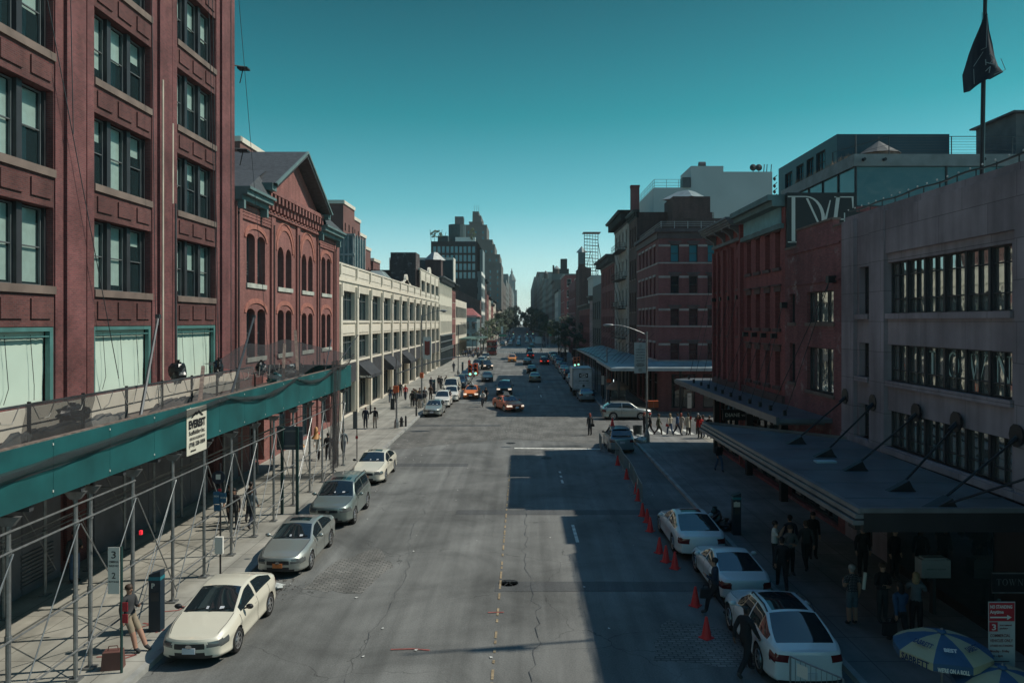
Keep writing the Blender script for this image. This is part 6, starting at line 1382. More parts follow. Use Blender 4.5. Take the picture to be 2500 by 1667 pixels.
# ---------------------------------------------------------------- people (local frame: facing -Y, feet on z = 0, 1.75 m tall)
skinm = M('skin', (.36, .20, .14), .6, var=.05); skind = M('skin_dark', (.10, .055, .04), .6, var=.05)
CL = {k: M('cloth_' + k, c, .9, var=.15, scale=9) for k, c in [('black', (.015, .015, .018)), ('navy', (.02, .028, .045)), ('blue', (.03, .07, .14)), ('denim', (.06, .10, .17)), ('grey', (.12, .12, .125)), ('charcoal', (.04, .042, .045)), ('white', (.55, .54, .5)), ('cream', (.45, .40, .32)), ('khaki', (.26, .21, .15)),
      ('red', (.42, .03, .03)), ('brown', (.10, .06, .045)), ('beige', (.36, .31, .26)), ('pink', (.4, .2, .18)), ('olive', (.07, .075, .05)), ('slate', (.10, .13, .15))]}
hairm = {k: M('hair_' + k, c, .6, var=.2, scale=20) for k, c in [('black', (.012, .01, .01)), ('brown', (.05, .03, .02)), ('blond', (.30, .20, .11)), ('grey', (.25, .25, .25)), ('red', (.25, .05, .03)), ('redcap', (.5, .03, .03))]}
check = tiles('checked_cloth', (.5, .5, .47), (.45, .45, .43), (.03, .03, .04), .045, .045, .016, 0, stain=.05, bump=0)
def limb(kind):
    """joint positions: hip, knee, ankle, toe / shoulder, elbow, wrist, hand"""
    A0 = lambda s: [(s * .19, 0, 1.42), (s * .235, .03, 1.15), (s * .245, -.03, .90), (s * .24, -.05, .81)]
    L0 = lambda s: [(s * .09, 0, .92), (s * .10, -.01, .50), (s * .105, .02, .09), (s * .12, -.15, .035)]
    a = {1: A0(1), -1: A0(-1)}; l = {1: L0(1), -1: L0(-1)}; lean = 0
    if kind in ('walk', 'walk2'):
        f = 1 if kind == 'walk' else -1
        l[f] = [(f * .09, 0, .92), (f * .10, -.20, .54), (f * .10, -.27, .12), (f * .11, -.43, .07)]; l[-f] = [(-f * .09, 0, .92), (-f * .10, .08, .51), (-f * .10, .36, .16), (-f * .11, .24, .04)]
        a[f] = [(f * .19, 0, 1.42), (f * .24, .13, 1.17), (f * .24, .16, .92), (f * .23, .15, .83)]; a[-f] = [(-f * .19, 0, 1.42), (-f * .23, -.10, 1.17), (-f * .22, -.24, .98), (-f * .21, -.29, .90)]
    if kind == 'phone': a[1] = [(.19, 0, 1.42), (.24, 0, 1.15), (.12, -.25, 1.22), (.08, -.31, 1.27)]
    if kind == 'phonewalk': l = limb('walk')[1]; a[1] = [(.19, 0, 1.42), (.25, -.02, 1.15), (.10, -.26, 1.23), (.05, -.32, 1.27)]
    if kind == 'photo': a[1] = [(.19, 0, 1.42), (.24, -.16, 1.25), (.08, -.30, 1.50), (.05, -.32, 1.56)]; a[-1] = [(-.19, 0, 1.42), (-.24, -.16, 1.25), (-.08, -.30, 1.50), (-.05, -.32, 1.56)]
    if kind == 'point': a[1] = [(.19, 0, 1.42), (.40, -.05, 1.25), (.64, -.12, 1.22), (.73, -.14, 1.24)]
    if kind == 'folded': a[1] = [(.19, 0, 1.42), (.26, -.03, 1.16), (.02, -.20, 1.14), (-.07, -.19, 1.16)]; a[-1] = [(-.19, 0, 1.42), (-.26, -.03, 1.16), (-.02, -.24, 1.12), (.07, -.22, 1.12)]
    if kind == 'lean': l[1] = [(.09, -.05, .92), (.10, -.30, .52), (.10, -.52, .11), (.11, -.68, .05)]; l[-1] = [(-.09, -.05, .92), (-.10, -.25, .50), (-.10, -.36, .09), (-.11, -.53, .035)]; a[1] = [(.19, 0, 1.42), (.23, -.05, 1.16), (.08, -.28, 1.20), (.04, -.34, 1.25)]
    if kind == 'cycle':
        l[1] = [(.09, .05, .95), (.11, -.32, .82), (.11, -.16, .42), (.11, -.29, .36)]; l[-1] = [(-.09, .05, .95), (-.11, -.22, .66), (-.11, -.06, .24), (-.11, -.2, .18)]
        a[1] = [(.19, -.15, 1.43), (.27, -.32, 1.24), (.25, -.52, 1.12), (.24, -.6, 1.10)]; a[-1] = [(-.19, -.15, 1.43), (-.27, -.32, 1.24), (-.25, -.52, 1.12), (-.24, -.6, 1.10)]
    return a, l
BMC = {}
def body_mesh(kind, hair, sleeves, shorts, coat, female):
    key = (kind, hair, sleeves, shorts, coat, female)
    if key in BMC: return BMC[key]
    a, l = limb(kind); cy = kind == 'cycle'; sx_ = .9 if female else 1
    V = [((0, 0 + (.05 if cy else 0), .96), (.165, .125)), ((0, 0, 1.12), (.15 * sx_, .12)), ((0, -.01 - (.09 if cy else 0), 1.32), (.18 * sx_, .13)), ((0, .0 - (.14 if cy else 0), 1.44), (.10, .075)), ((0, -.015 - (.17 if cy else 0), 1.52), (.055, .055)), ((0, -.03 - (.19 if cy else 0), 1.60), (.072, .08)), ((0, -.025 - (.19 if cy else 0), 1.68), (.082, .095)), ((0, -.01 - (.19 if cy else 0), 1.735), (.05, .06))]
    E = [(i, i + 1) for i in range(7)]; seg = {}
    for s in (1, -1):
        n = len(V); r = [(.078, .078), (.06, .06), (.04, .04), (.042, .026)]
        for p, rr_ in zip(a[s], r): V.append((p, rr_))
        E += [(3, n), (n, n + 1), (n + 1, n + 2), (n + 2, n + 3)]
        n = len(V); r = [(.108, .108), (.08, .08), (.06, .062), (.05, .04)]
        for p, rr_ in zip(l[s], r): V.append((p, rr_))
        E += [(0, n), (n, n + 1), (n + 1, n + 2), (n + 2, n + 3)]
    me = bpy.data.meshes.new('skel'); me.from_pydata([v[0] for v in V], E, []); o = bpy.data.objects.new('skel', me); C.objects.link(o)
    md = o.modifiers.new('skin', 'SKIN'); 
    if not me.skin_vertices: me.attributes
    sk = me.skin_vertices[0].data
    for i, v in enumerate(V): sk[i].radius = v[1]; sk[i].use_root = (i == 0)
    ss = o.modifiers.new('sub', 'SUBSURF'); ss.levels = 2; ss.render_levels = 2
    dg = bpy.context.evaluated_depsgraph_get(); dg.update(); ev = o.evaluated_get(dg); m2 = ev.to_mesh()
    mb = MB(); mb.v = [tuple(v.co) for v in m2.vertices]; hd = Vector(V[6][0])
    def segd(p, q, r):
        q = Vector(q); r = Vector(r); d = r - q; t = max(0, min(1, (p - q).dot(d) / d.dot(d))); return (p - q - d * t).length, t
    for f in m2.polygons:
        c = f.center; best = (9, 1)
        for nm, pts in [('a', a[1]), ('a', a[-1]), ('l', l[1]), ('l', l[-1])]:
            for i in range(3):
                d, t = segd(c, pts[i], pts[i + 1]); d -= [.05, .04, .03][i] if nm == 'a' else [.08, .05, .04][i]
                if nm == 'a': mi = 1 if (i == 0 and (sleeves or t < .6)) or (i == 1 and sleeves and t < .95) else 0
                else: mi = (2 if not (shorts and (i == 1 or (i == 0 and t > .95))) else 0) if i < 2 else 3
                if i == 1 and nm == 'l' and t > .92: mi = 3 if not shorts else 3
                if d < best[0]: best = (d, mi)
        for i, mi in ((0, 2), (1, 1), (2, 1)):
            d, t = segd(c, V[i][0], V[i + 1][0]); d -= .12
            if i == 0 and t > .25: mi = 1
            if d < best[0]: best = (d, mi)
        d, t = segd(c, V[4][0], V[7][0]); d -= .07
        if d < best[0]:
            mi = 0; rel = c - hd
            if rel.z > .03 or (rel.y > .02 and rel.z > -.09): mi = 4
            best = (d, mi)
        if coat and c.z > .62 and best[1] == 2: best = (0, 1)
        mb.f.append(tuple(f.vertices)); mb.m.append(best[1])
    ev.to_mesh_clear(); bpy.data.objects.remove(o)
    # nose, ears, eyes, hair, fingers, all in the same mesh
    hy = hd.y; mb.blob((0, hy - .095, hd.z - .03), .014, .022, .022, 1, 0, 6, 4, 0)
    for s in (1, -1): mb.blob((s * .083, hy, hd.z - .03), .012, .02, .032, 1, 0, 6, 4, 0); mb.blob((s * .032, hy - .082, hd.z - .002), .012, .008, .008, 1, 0, 6, 4, 3)
    mb.blob((0, hy - .088, hd.z - .065), .024, .008, .006, 1, 0, 6, 4, 3)
    if hair != 'bald': mb.blob((0, hy + .018, hd.z + .03), .098, .108, .095, 3, .05, 12, 8, 4)
    if hair == 'long': mb.blob((0, hy + .075, hd.z - .10), .095, .05, .17, 5, .08, 10, 7, 4)
    if coat: mb.lathe([(.17, .62), (.165, .8), (.15, 1.0), (.14, 1.1)], (0, 0, 0), 14, 1, sx=1.05, sy=.85)
    for s in (1, -1):
        w_, h = Vector(a[s][2]), Vector(a[s][3]); d = (h - w_).normalized(); side = d.cross(Vector((0, 1, 0)) if abs(d.y) < .8 else Vector((0, 0, 1))).normalized(); up = d.cross(side)
        for i in range(4): b0 = h + side * (.024 - .016 * i); ln = (.065, .075, .07, .055)[i]; k1 = b0 + d * ln * .5; mb.tube(b0, k1, .009, 5, .008); mb.tube(k1, k1 + (d * .8 + up * .5).normalized() * ln * .5, .008, 5, .006)
        b0 = w_ + (h - w_) * .6 + side * .03; mb.tube(b0, b0 + (side * .7 + d * .7).normalized() * .05, .010, 5, .007)
    mats = [skinm, CL['black'], CL['navy'], CL['charcoal'], hairm['black']]
    r = mb.mesh('person', mats, smooth=True); BMC[key] = r; return r
def person(label, x, y, face=0, pose='stand', top='black', legs='navy', hair='black', hs='short', sleeves=True, shorts=False, coat=False, shoes='charcoal', skin=None, scale=1, z=.15, female=False, group=None, name='person', topm=None, lean=0):
    me = body_mesh(pose, hs, sleeves, shorts, coat, female); o = bpy.data.objects.new(name, me); C.objects.link(o); o.location = (x, y, z); o.rotation_euler = (lean, 0, R(face)); o.scale = (scale,) * 3
    for i, m in enumerate((skin or skinm, topm or CL[top], CL[legs], CL[shoes], hairm[hair])): override(o, m, i)
    return tag(o, label, 'person', group)
def bag(label, x, y, z, m, w_=.3, h=.3, d=.12, rz=0, cat='bag', name='bag'):
    k = MB(); k.prism([(-w_ / 2, 0), (w_ / 2, 0), (w_ / 2 * .85, h), (-w_ / 2 * .85, h)], lambda a, b: (a, -d / 2, b), lambda a, b: (a, d / 2, b)); k.path([(-w_ * .25, 0, h), (-w_ * .2, 0, h + .12), (w_ * .2, 0, h + .12), (w_ * .25, 0, h)], .012, 5)
    o = k.build(name, m, None); o.location = (x, y, z); o.rotation_euler.z = rz; return tag(o, label, cat)
W = 'people waiting and walking on the left pavement'
# under the scaffold
person('man in grey sweater and khaki shorts leaning back with a phone beside the parking meter', -10.9, 20.9, 72, 'lean', 'charcoal', 'khaki', 'brown', shorts=True)
person('person in dark jacket looking at a phone by the hoarding under the shed', -15.6, 26.3, 60, 'phone', 'charcoal', 'denim', 'black')
person('person in black jacket walking under the scaffold, leftmost of four', -13.0, 33.6, 10, 'walk', 'black', 'black', 'brown', female=True)
person('dark haired person in black with red scarf under the scaffold, second of four', -12.6, 33.0, 0, 'stand', 'black', 'charcoal', 'black', 'long')
person('person in navy coat under the scaffold, third of four from the left', -12.35, 34.3, 185, 'walk2', 'navy', 'black', 'black')
person('woman in grey jacket with shoulder bag walking under the scaffold, rightmost of four', -11.95, 33.2, 170, 'walk', 'slate', 'navy', 'brown', 'long', female=True)
person('woman in red hat and white coat walking toward the scaffold', -13.4, 49.6, 0, 'walk', 'white', 'black', 'redcap', coat=True, female=True)
person('tall man in black standing behind the hanging net at the shed end', -12.7, 49.3, 200, 'stand', 'black', 'black', 'black')
person('woman in teal top half hidden by the hanging net', -12.1, 51, 0, 'walk', 'slate', 'navy', 'black', female=True)
person('heavy man in dark coat standing on the corner, left of the pair', -13.35, 64.2, 180, 'stand', 'navy', 'navy', 'brown', 'bald', scale=1.03, group=W)
person('man in black jacket and beige trousers pointing right on the corner', -12.55, 64.2, 180, 'point', 'black', 'beige', 'brown', scale=1.0, group=W)
wl = [(-14.8, 84.5, 180, 'stand', 'navy', 'denim', 'brown', 'person in navy top nearest the dark doorway, next to the red coated woman'), (-14.4, 84.9, 0, 'phone', 'red', 'charcoal', 'brown', 'woman in red jacket by the dark doorway of the cream hall'), (-14.8, 89, 180, 'walk', 'black', 'black', 'black', 'person in black walking past the shop doorways of the cream hall'),
      (-14.75, 91.2, 10, 'walk2', 'charcoal', 'charcoal', 'grey', 'elderly man in dark coat walking along the cream hall'), (-13.5, 87, 0, 'walk', 'red', 'navy', 'blond', 'woman in red coat carrying a pale bag in the open pavement'),
      (-11.7, 80.0, 180, 'stand', 'black', 'black', 'black', 'person in black at the left edge of the waiting crowd'), (-11.35, 80.6, 90, 'phone', 'charcoal', 'navy', 'brown', 'person looking at phone within the waiting crowd'), (-11.1, 79.6, 180, 'stand', 'grey', 'charcoal', 'blond', 'fair haired person in grey in the front of the waiting crowd'),
      (-10.75, 78.9, 170, 'stand', 'navy', 'beige', 'brown', 'man in pale trousers standing at the kerb by the waiting crowd'), (-10.4, 79.6, 200, 'folded', 'black', 'cream', 'black', 'person in black top and cream trousers nearest the silver sedan'), (-11.9, 82.5, 0, 'walk', 'charcoal', 'black', 'brown', 'person in charcoal behind the waiting crowd'),
      (-11.3, 83, 0, 'stand', 'black', 'charcoal', 'black', 'tall person in black behind the waiting crowd'), (-10.8, 83.4, 0, 'walk', 'grey', 'navy', 'blond', 'person in light grey hoodie behind the waiting crowd'), (-10.6, 87, 180, 'phone', 'brown', 'black', 'brown', 'person in brown jacket between meter and white SUV'),
      (-12.0, 99, 10, 'walk', 'navy', 'navy', 'black', 'person in navy with handbag by the third awning'), (-11.3, 102, 0, 'walk2', 'black', 'navy', 'brown', 'person in black jacket walking in a pair near the banner pole'), (-10.9, 101, 180, 'walk', 'charcoal', 'charcoal', 'black', 'person in charcoal walking in a pair near the banner pole'), (-10.35, 102.5, 0, 'walk', 'black', 'black', 'grey', 'grey haired person in black beside the dark parking meter'),
      (-12.4, 136, 180, 'walk', 'navy', 'navy', 'black', 'lone person in navy suit walking on the empty far pavement'), (-10.4, 147, 0, 'stand', 'red', 'black', 'black', 'person in red top by the orange traffic signal'), (-10.9, 84.3, 180, 'stand', 'white', 'grey', 'blond', 'person in white shirt at the back of the waiting crowd'), (-11.6, 81.4, 30, 'stand', 'olive', 'navy', 'brown', 'person in olive jacket in the middle of the waiting crowd')]
for x, y, f_, po, tp, lg, hr, lb in wl: person(lb, x, y, f_, po, tp, lg, hr, 'long' if 'woman' in lb else 'short', female='woman' in lb, group=W)
q = random.Random(9); cols = ['black', 'navy', 'red', 'white', 'grey', 'blue', 'charcoal', 'slate']
for i in range(34):
    tp = q.choice(cols); person('distant pedestrian in %s near the avenue canopy' % tp, q.uniform(-15.6, -10.6), q.uniform(186, 224), q.choice([0, 180]), q.choice(['walk', 'stand', 'walk2']), tp, q.choice(['black', 'navy', 'denim']), q.choice(['black', 'brown', 'blond']), group='crowd near the avenue canopy')
for i in range(12):
    tp = q.choice(cols); person('distant pedestrian in %s on the shaded far right pavement' % tp, q.uniform(9.2, 12.5), q.uniform(150, 222), q.choice([0, 180]), q.choice(['walk', 'stand', 'walk2']), tp, q.choice(['black', 'navy', 'denim']), q.choice(['black', 'brown', 'blond']), group='pedestrians on the far right pavement')
for x, y, tp in ((7, 262, 'black'), (7.8, 264, 'navy'), (5.5, 225, 'slate')): person('tiny figure in %s at the far crosswalk' % tp, x, y, 90, 'walk', tp, 'black', 'black', z=0)
# cyclists
def bicycle(x, y, label):
    t = thing('bicycle', label, 'bicycle', (x, y, 0)); k = MB(); k.path([(x, y + .15, .85), (x, y, .28), (x, y - .45, .82), (x, y - .4, .95)], .018, 5); k.path([(x, y - .42, .85), (x, y + .12, .75), (x, y + .5, .34), (x, y, .28)], .016, 5); k.path([(x, y - .45, .85), (x, y - .58, .34)], .016, 5); k.build('frame', dsteel, t)
    for yy in (-.58, .5):
        k = MB(); n = 18; k.path([(x, y + yy + .33 * math.cos(2 * math.pi * i / n), .34 + .33 * math.sin(2 * math.pi * i / n)) for i in range(n + 1)], .016, 4)
        for i in range(0, n, 2): k.tube((x, y + yy, .34), (x, y + yy + .32 * math.cos(2 * math.pi * i / n), .34 + .32 * math.sin(2 * math.pi * i / n)), .003, 3)
        k.build('wheel', rubber, t)
    k = MB(); k.path([(x - .28, y - .5, 1.04), (x, y - .42, 1.0), (x + .28, y - .5, 1.04)], .014, 5); k.build('handlebar', blackm, t); k = MB(); k.blob((x, y + .17, .9), .08, .14, .03, 1, 0, 8, 5); k.build('saddle', blackm, t)
bicycle(-4.3, 81.6, 'bicycle ridden by the cyclist in pale grey top'); person('cyclist in pale grey top and dark trousers riding toward the camera', -4.3, 81.65, 0, 'cycle', 'white', 'navy', 'brown', z=0)
bicycle(-4.15, 85.6, 'bicycle ridden by the cyclist in black behind the first'); person('cyclist in black riding close behind the first cyclist', -4.15, 85.65, 0, 'cycle', 'black', 'black', 'black', z=0)
# right side
person('woman in black skirt and jacket crossing the road alone in sun', 5.45, 61.2, 200, 'stand', 'charcoal', 'black', 'red', 'long', coat=True, female=True, z=.0)
Q = 'pedestrians at the sunny right corner'
for x, y, f_, po, tp, lg, hr, lb, hs, ct, zz in [(9.95, 61.8, 100, 'phone', 'black', 'charcoal', 'red', 'woman in black right beside the tall lamp post', 'long', False, 0), (10.35, 61.4, 250, 'walk', 'black', 'black', 'redcap', 'person in red cap and black jacket just right of the lamp post', 'short', False, 0), (10.95, 60.9, 80, 'walk2', 'olive', 'brown', 'brown', 'big man in brown clothes and cap striding right', 'short', True, 0),
                                       (11.9, 61.0, 200, 'walk', 'cream', 'denim', 'blond', 'blond woman in cream top and jeans with red bag', 'long', False, 0), (12.3, 60.1, 100, 'walk2', 'blue', 'navy', 'brown', 'man in bright blue jacket with shoulder bag', 'short', False, .15), (12.85, 61.3, 150, 'walk', 'beige', 'cream', 'red', 'red haired woman in beige coat and cream trousers', 'long', True, 0), (13.2, 60.3, 200, 'stand', 'cream', 'black', 'brown', 'dark haired woman in long cream coat and black tights', 'long', True, .15),
                                       (14.2, 61.2, 180, 'folded', 'brown', 'charcoal', 'grey', 'man in brown jacket at the building corner, behind the red backpack', 'short', False, 0), (13.75, 58.6, 180, 'stand', 'red', 'charcoal', 'brown', 'woman in red top at the corner, nearest the sign pole', 'long', False, .15), (14.05, 58.9, 200, 'stand', 'charcoal', 'denim', 'brown', 'woman in charcoal cardigan beside the red top', 'long', False, .15), (14.45, 58.5, 170, 'walk', 'black', 'navy', 'brown', 'man in black at the corner, partly behind the canopy tip', 'short', False, .15)]:
    person(lb, x, y, f_, po, tp, lg, hr, hs, coat=ct, z=zz, group=Q, female=hs == 'long')
bag('dark red handbag held by the blond woman in cream', 11.68, 61.0, .75, CL['red'], .28, .2); bag('red backpack worn at the corner by the woman in red', 13.75, 58.45, 1.05, CL['red'], .3, .38, .14, name='backpack', cat='backpack'); bag('black shoulder bag of the woman crossing alone', 5.68, 61.1, .72, CL['black'], .26, .22)
person('man in black sweater and light blue jeans walking on the shaded pavement', 11.85, 45.6, 10, 'walk', 'black', 'denim', 'brown')
bag('white shopping bag held by the person in red cap', 10.1, 61.4, .62, CL['white'], .28, .26)
D = 'people in the deep shade by the white sports cars'
person('man in blue hoodie and black vest reading a phone beside the white coupe', 6.05, 23.75, 250, 'phonewalk', 'navy', 'black', 'black', z=0, group=D)
bag('black laptop bag held by the man with the phone', 5.75, 23.7, .55, CL['black'], .38, .28, .12)
person('bald man in black sweater striding past the nearest white SUV', 5.8, 19.65, 120, 'walk', 'black', 'black', 'black', 'bald', skin=skind, z=0, group=D, scale=1.03)
person('man in white tee shirt photographing with a camera', 9.2, 27.6, 70, 'photo', 'white', 'black', 'black', sleeves=False, group=D)
person('woman in grey jacket next to the photographer', 9.55, 27.0, 10, 'folded', 'grey', 'black', 'brown', 'long', group=D, female=True)
person('man in black vest seen from behind walking toward the photographer', 8.75, 25.5, 170, 'walk', 'black', 'black', 'black', group=D)
person('man in dark bomber jacket right of the photographer group', 10.35, 27.6, 180, 'walk2', 'charcoal', 'black', 'brown', group=D)
person('person in navy shirt partly hidden by the bomber jacket', 10.05, 28.4, 180, 'stand', 'navy', 'navy', 'black', group=D)
person('long haired person in black facing the bomber jacket', 11.1, 28.9, 0, 'stand', 'black', 'black', 'black', 'long', group=D)
person('man in black and white checked shirt and pale shorts under a long paper tube', 9.85, 22.6, 190, 'phone', 'white', 'slate', 'grey', 'short', False, True, topm=check, group=D)
t = MB(); t.tube((10.15, 22.5, 1.25), (10.18, 22.45, 1.75), .05, 10); tag(t.build('paper_tube', whitesign, None), 'white paper tube held upright by the man in checked shirt', 'paper tube')
person('man in black suit and sunglasses standing right of the checked shirt', 10.85, 22.8, 10, 'folded', 'black', 'charcoal', 'brown', group=D)
person('woman in denim jacket with tote walking near the hot dog umbrella', 10.55, 21.1, 190, 'walk', 'blue', 'black', 'black', 'long', group=D, female=True)
person('fair haired woman in violet blouse taking a picture near the umbrella', 11.4, 21.9, 150, 'photo', 'slate', 'black', 'blond', 'long', group=D, female=True)
person('doorman in dark uniform standing under the big canopy', 12.1, 26.9, 0, 'stand', 'black', 'black', 'brown', group=D)
person('woman in black beside the shop window under the big canopy', 13.1, 26.6, 20, 'stand', 'black', 'black', 'brown', 'long', group=D, female=True)
bag('black tote bag carried by the woman in denim', 10.2, 21.0, .5, CL['black'], .4, .34)
bag('brown leather duffel bag on the pavement at the sign post', -10.7, 19.75, .155, M('brown_leather', (.13, .06, .05), .6), .52, .46, .3, .2)
# ---------------------------------------------------------------- sidewalk shed
def shed():
    b = thing('sidewalk_shed', 'scaffold sidewalk shed with green plywood fascia, steel posts and netting along the brick warehouse', 'scaffold', (-13.5, 30, 0)); XO = -11.3; XI = -15.8
    ysO = [12.0, 14.4, 16.6, 19.1, 19.75, 21.9, 24.4, 26.8, 29.3, 31.8, 34.3, 37.2, 40.1, 42.6, 45.1, 47.6]; ysI = [13, 15.5, 18, 20.5, 23, 25, 27.5, 30, 32.4, 35, 37.5, 40, 42.5, 45, 47.4]
    for xs, ys in ((XO, ysO), (XI, ysI)):
        for y in ys:
            k = MB(); k.tube((xs, y, .2), (xs, y, 4.75), .055, 8); k.box(xs - .14, xs + .14, y - .14, y + .14, .155, .2)
            k.lathe([(.075, 2.15), (.075, 2.3)], (xs, y, 0), 8); k.lathe([(.075, 4.05), (.075, 4.2)], (xs, y, 0), 8)
            k.prism([(-.28, 4.92), (.28, 4.92), (.12, 4.72), (-.12, 4.72)], lambda a, z, y=y, xs=xs: (xs + a, y - .06, z), lambda a, z, y=y, xs=xs: (xs + a, y + .06, z)); k.build('post', steel, b)
    yr = [y for y in ysO if y != 19.75]
    for z in (4.15, 2.2, .92): k = MB(); k.tube((XO + .07, 12, z), (XO + .07, 47.6, z), .026, 6); k.build('ledger', steel, b)
    k = MB(); k.tube((XO + .07, 10, 3.4 + 1.2), (XO + .07, 21.9, 4.6), .026, 6); k.build('ledger', steel, b)
    for z in (4.2, 2.3): k = MB(); k.tube((XI + .07, 13, z), (XI + .07, 47.4, z), .022, 6); k.build('ledger', steel, b)
    for i, (a, c) in enumerate(zip(yr, yr[1:])):
        if 1: k = MB(); k.tube((XO + .1, a, .3), (XO + .1, c, 4.1), .018, 5); k.build('brace', steel, b)
        if i % 3 != 2: k = MB(); k.tube((XO + .14, a, 4.1), (XO + .14, c, .5), .018, 5); k.build('brace', steel, b)
        if i % 3 == 1: k = MB(); k.tube((XO + .12, a, .9), (XO + .12, c, 4.1), .016, 5); k.build('brace', steel, b)
        k = MB(); k.tube((XO, a, 4.4), (XI, a + .3, 2.4 if i % 2 else 4.3), .018, 5); k.build('cross_brace', steel, b)
        k = MB(); k.tube((XI, a + 1.2, 4.3), (XI, c + 1.2, .8), .014, 5); k.build('cross_brace', steel, b)
    k = MB()
    for y in range(9, 49, 2): k.box(-16.3, -11.1, y, y + .16, 4.92, 5.18)
    k.build('joists', dsteel, b)
    k = MB(); k.box(-16.45, -11.2, 8, 48.5, 5.18, 5.3); k.build('deck', wood, b)
    k = MB(); ys_ = [8 + 2.44 * i for i in range(17)] + [48.6]
    for a, c in zip(ys_, ys_[1:]): k.box(-11.1, -11.03, a + .006, c - .006, 5.08, 6.43)
    k.box(-16.4, -11.1, 48.52, 48.6, 5.08, 6.43); k.build('fascia', greenf, b)
    k = MB()
    for a in ys_:
        for z in (5.2, 6.3): k.box(-11.03, -11.01, a - .04, a - .01, z, z + .05)
    k.build('fixing', whitesign, b)
    k = MB(); k.box(-12.5, -11.1, 8, 48.5, 5.9, 5.98); k.box(-11.25, -11.1, 8, 48.5, 6.38, 6.46); k.build('walkway', wood, b)
    k = MB()
    for y in [9.5 + 2.3 * i for i in range(10)] + [32.3]: k.box(-12.25, -12.18, y - .03, y + .03, 6.0, 7.22)
    k.build('railing_post', blackm, b)
    for z in (7.15, 6.65, 6.15): k = MB(); k.tube((-12.2, 8, z), (-12.2, 34, z), .026 if z < 7 else .035, 5); k.build('rail', dsteel, b)
    k = MB()
    for y in [34.5 + 2.4 * i for i in range(6)]: k.box(-12.25, -12.19, y - .03, y + .03, 6.0, 6.9)
    k.tube((-12.2, 34, 6.85), (-12.2, 41, 6.95), .03, 5); k.build('railing_post', blackm, b)
    g_ = random.Random(8)
    for (y0, y1, c_) in ((9, 17.5, (.16, .13, .12)), (18, 24.5, (.22, .21, .19)), (25.5, 31, (.13, .115, .11))):
        k = MB(); n = int((y1 - y0) / .22); off = [g_.uniform(-.06, .09) for _ in range(n + 1)]
        k.grid([[(-12.35 - dx + off[i] * .6, y0 + i * .22, 6.0 + hz * (1 + off[i] * 3) * min(1, i / 3, (n - i) / 3)) for i in range(n + 1)] for dx, hz in ((0, 0), (.0, .26), (.14, .40), (.34, .36), (.5, .12), (.55, 0))]); k.build('tarpaulin_roll', M('tarpaulin_%d' % y0, c_, .85, var=.4, scale=2.5, bump=.8, bs=7), b, smooth=True)
    def sheetnet(rows, m, nm='netting'): k = MB(); k.grid(rows); return k.build(nm, m, b, smooth=True)
    sheetnet([[(-12.15 + .05 * math.sin(y * 3.1 + z * 4), y, z + .04 * math.sin(y * 1.7)) for y in [8 + .5 * i for i in range(53)]] for z in (6.1, 6.4, 6.7, 7.0, 7.15)], netl)
    sheetnet([[(-12.1 + .06 * math.sin(y * 4 + z * 5), y, z) for y in [18.3 + .3 * i for i in range(11)]] for z in (6.1, 6.4, 6.7, 7.0, 7.2)], netm)
    # net draped over the fascia: a dark swag that sinks and rises
    def swag(pts, w0, drop): 
        rows = []
        for j in range(5):
            rows.append([(-11.0 + .03 + .04 * math.sin(y * 2 + j) + (.10 if j == 2 else 0), y, z - w0 * j / 4 - drop * math.sin(math.pi * t) * j / 4) for (y, z, t) in pts])
        sheetnet(rows, netm)
    def dip(y0, y1, z0, z1, d, n=18): return [(y0 + (y1 - y0) * i / n, z0 + (z1 - z0) * i / n - d * math.sin(math.pi * i / n), i / n) for i in range(n + 1)]
    swag(dip(8, 28, 5.9, 6.45, .12), .22, .05); swag(dip(28, 36.5, 6.45, 6.5, .35), .16, .06); swag(dip(36.5, 44.5, 6.5, 6.6, .42), .14, .08); swag(dip(44.5, 49, 6.6, 7.2, .25, 8), .2, .1)
    sheetnet([[(-11.0 + .12 * math.sin(i * 1.3 + j) + .05 * j * 0, 43.4 + .19 * i, z) for i in range(11)] for j, z in enumerate((6.9, 6.2, 5.4, 4.2, 2.8, 1.5, .6))], netm, 'hanging_net')
    sheetnet([[(-11.0 + .1 * math.sin(i * 2.3 + j), 43.9 + .13 * i, z) for i in range(7)] for j, z in enumerate((5.1, 4.2, 2.8, 1.5, .9))], netm, 'hanging_net')
    rows = []
    for j in range(6):
        x = -11.05 - j * .75; rows.append([(x, y, 6.45 + (j * .16) + .4 * math.sin(math.pi * min(1, max(0, (y - 35) / 14))) * (j / 5) + (y - 35) * .045 - .15 * math.sin(i * .9)) for i, y in enumerate([35 + 1.0 * k_ for k_ in range(15)])])
    sheetnet(rows, netm, 'catch_net')
    # outrigger booms
    for (p, q_) in (((-11.35, 22.3, 6.0), (-12.35, 25.6, 9.35)), ((-11.35, 29.3, 6.2), (-12.2, 34.3, 9.4))):
        k = MB(); k.tube(p, q_, .055, 6, .045); k.box(q_[0] - .07, q_[0] + .07, q_[1] - .07, q_[1] + .07, q_[2] - .05, q_[2] + .1); k.tube(q_, (q_[0], q_[1], q_[2] - .28), .03, 5); k.box(p[0] - .2, p[0] + .2, p[1] - .4, p[1] + .2, p[2] - .06, p[2]); k.build('boom', dsteel, b)
    k = MB()
    for p, q_ in (((-11.2, 26.2, 6.3), (-12.6, 29.8, 7.4)), ((-11.4, 38.3, 6.5), (-12.4, 41.2, 8.7)), ((-11.9, 37.5, 6.3), (-12.6, 40.0, 8.0))): k.tube(p, q_, .09, 4)
    k.build('timber_boom', wood, b)
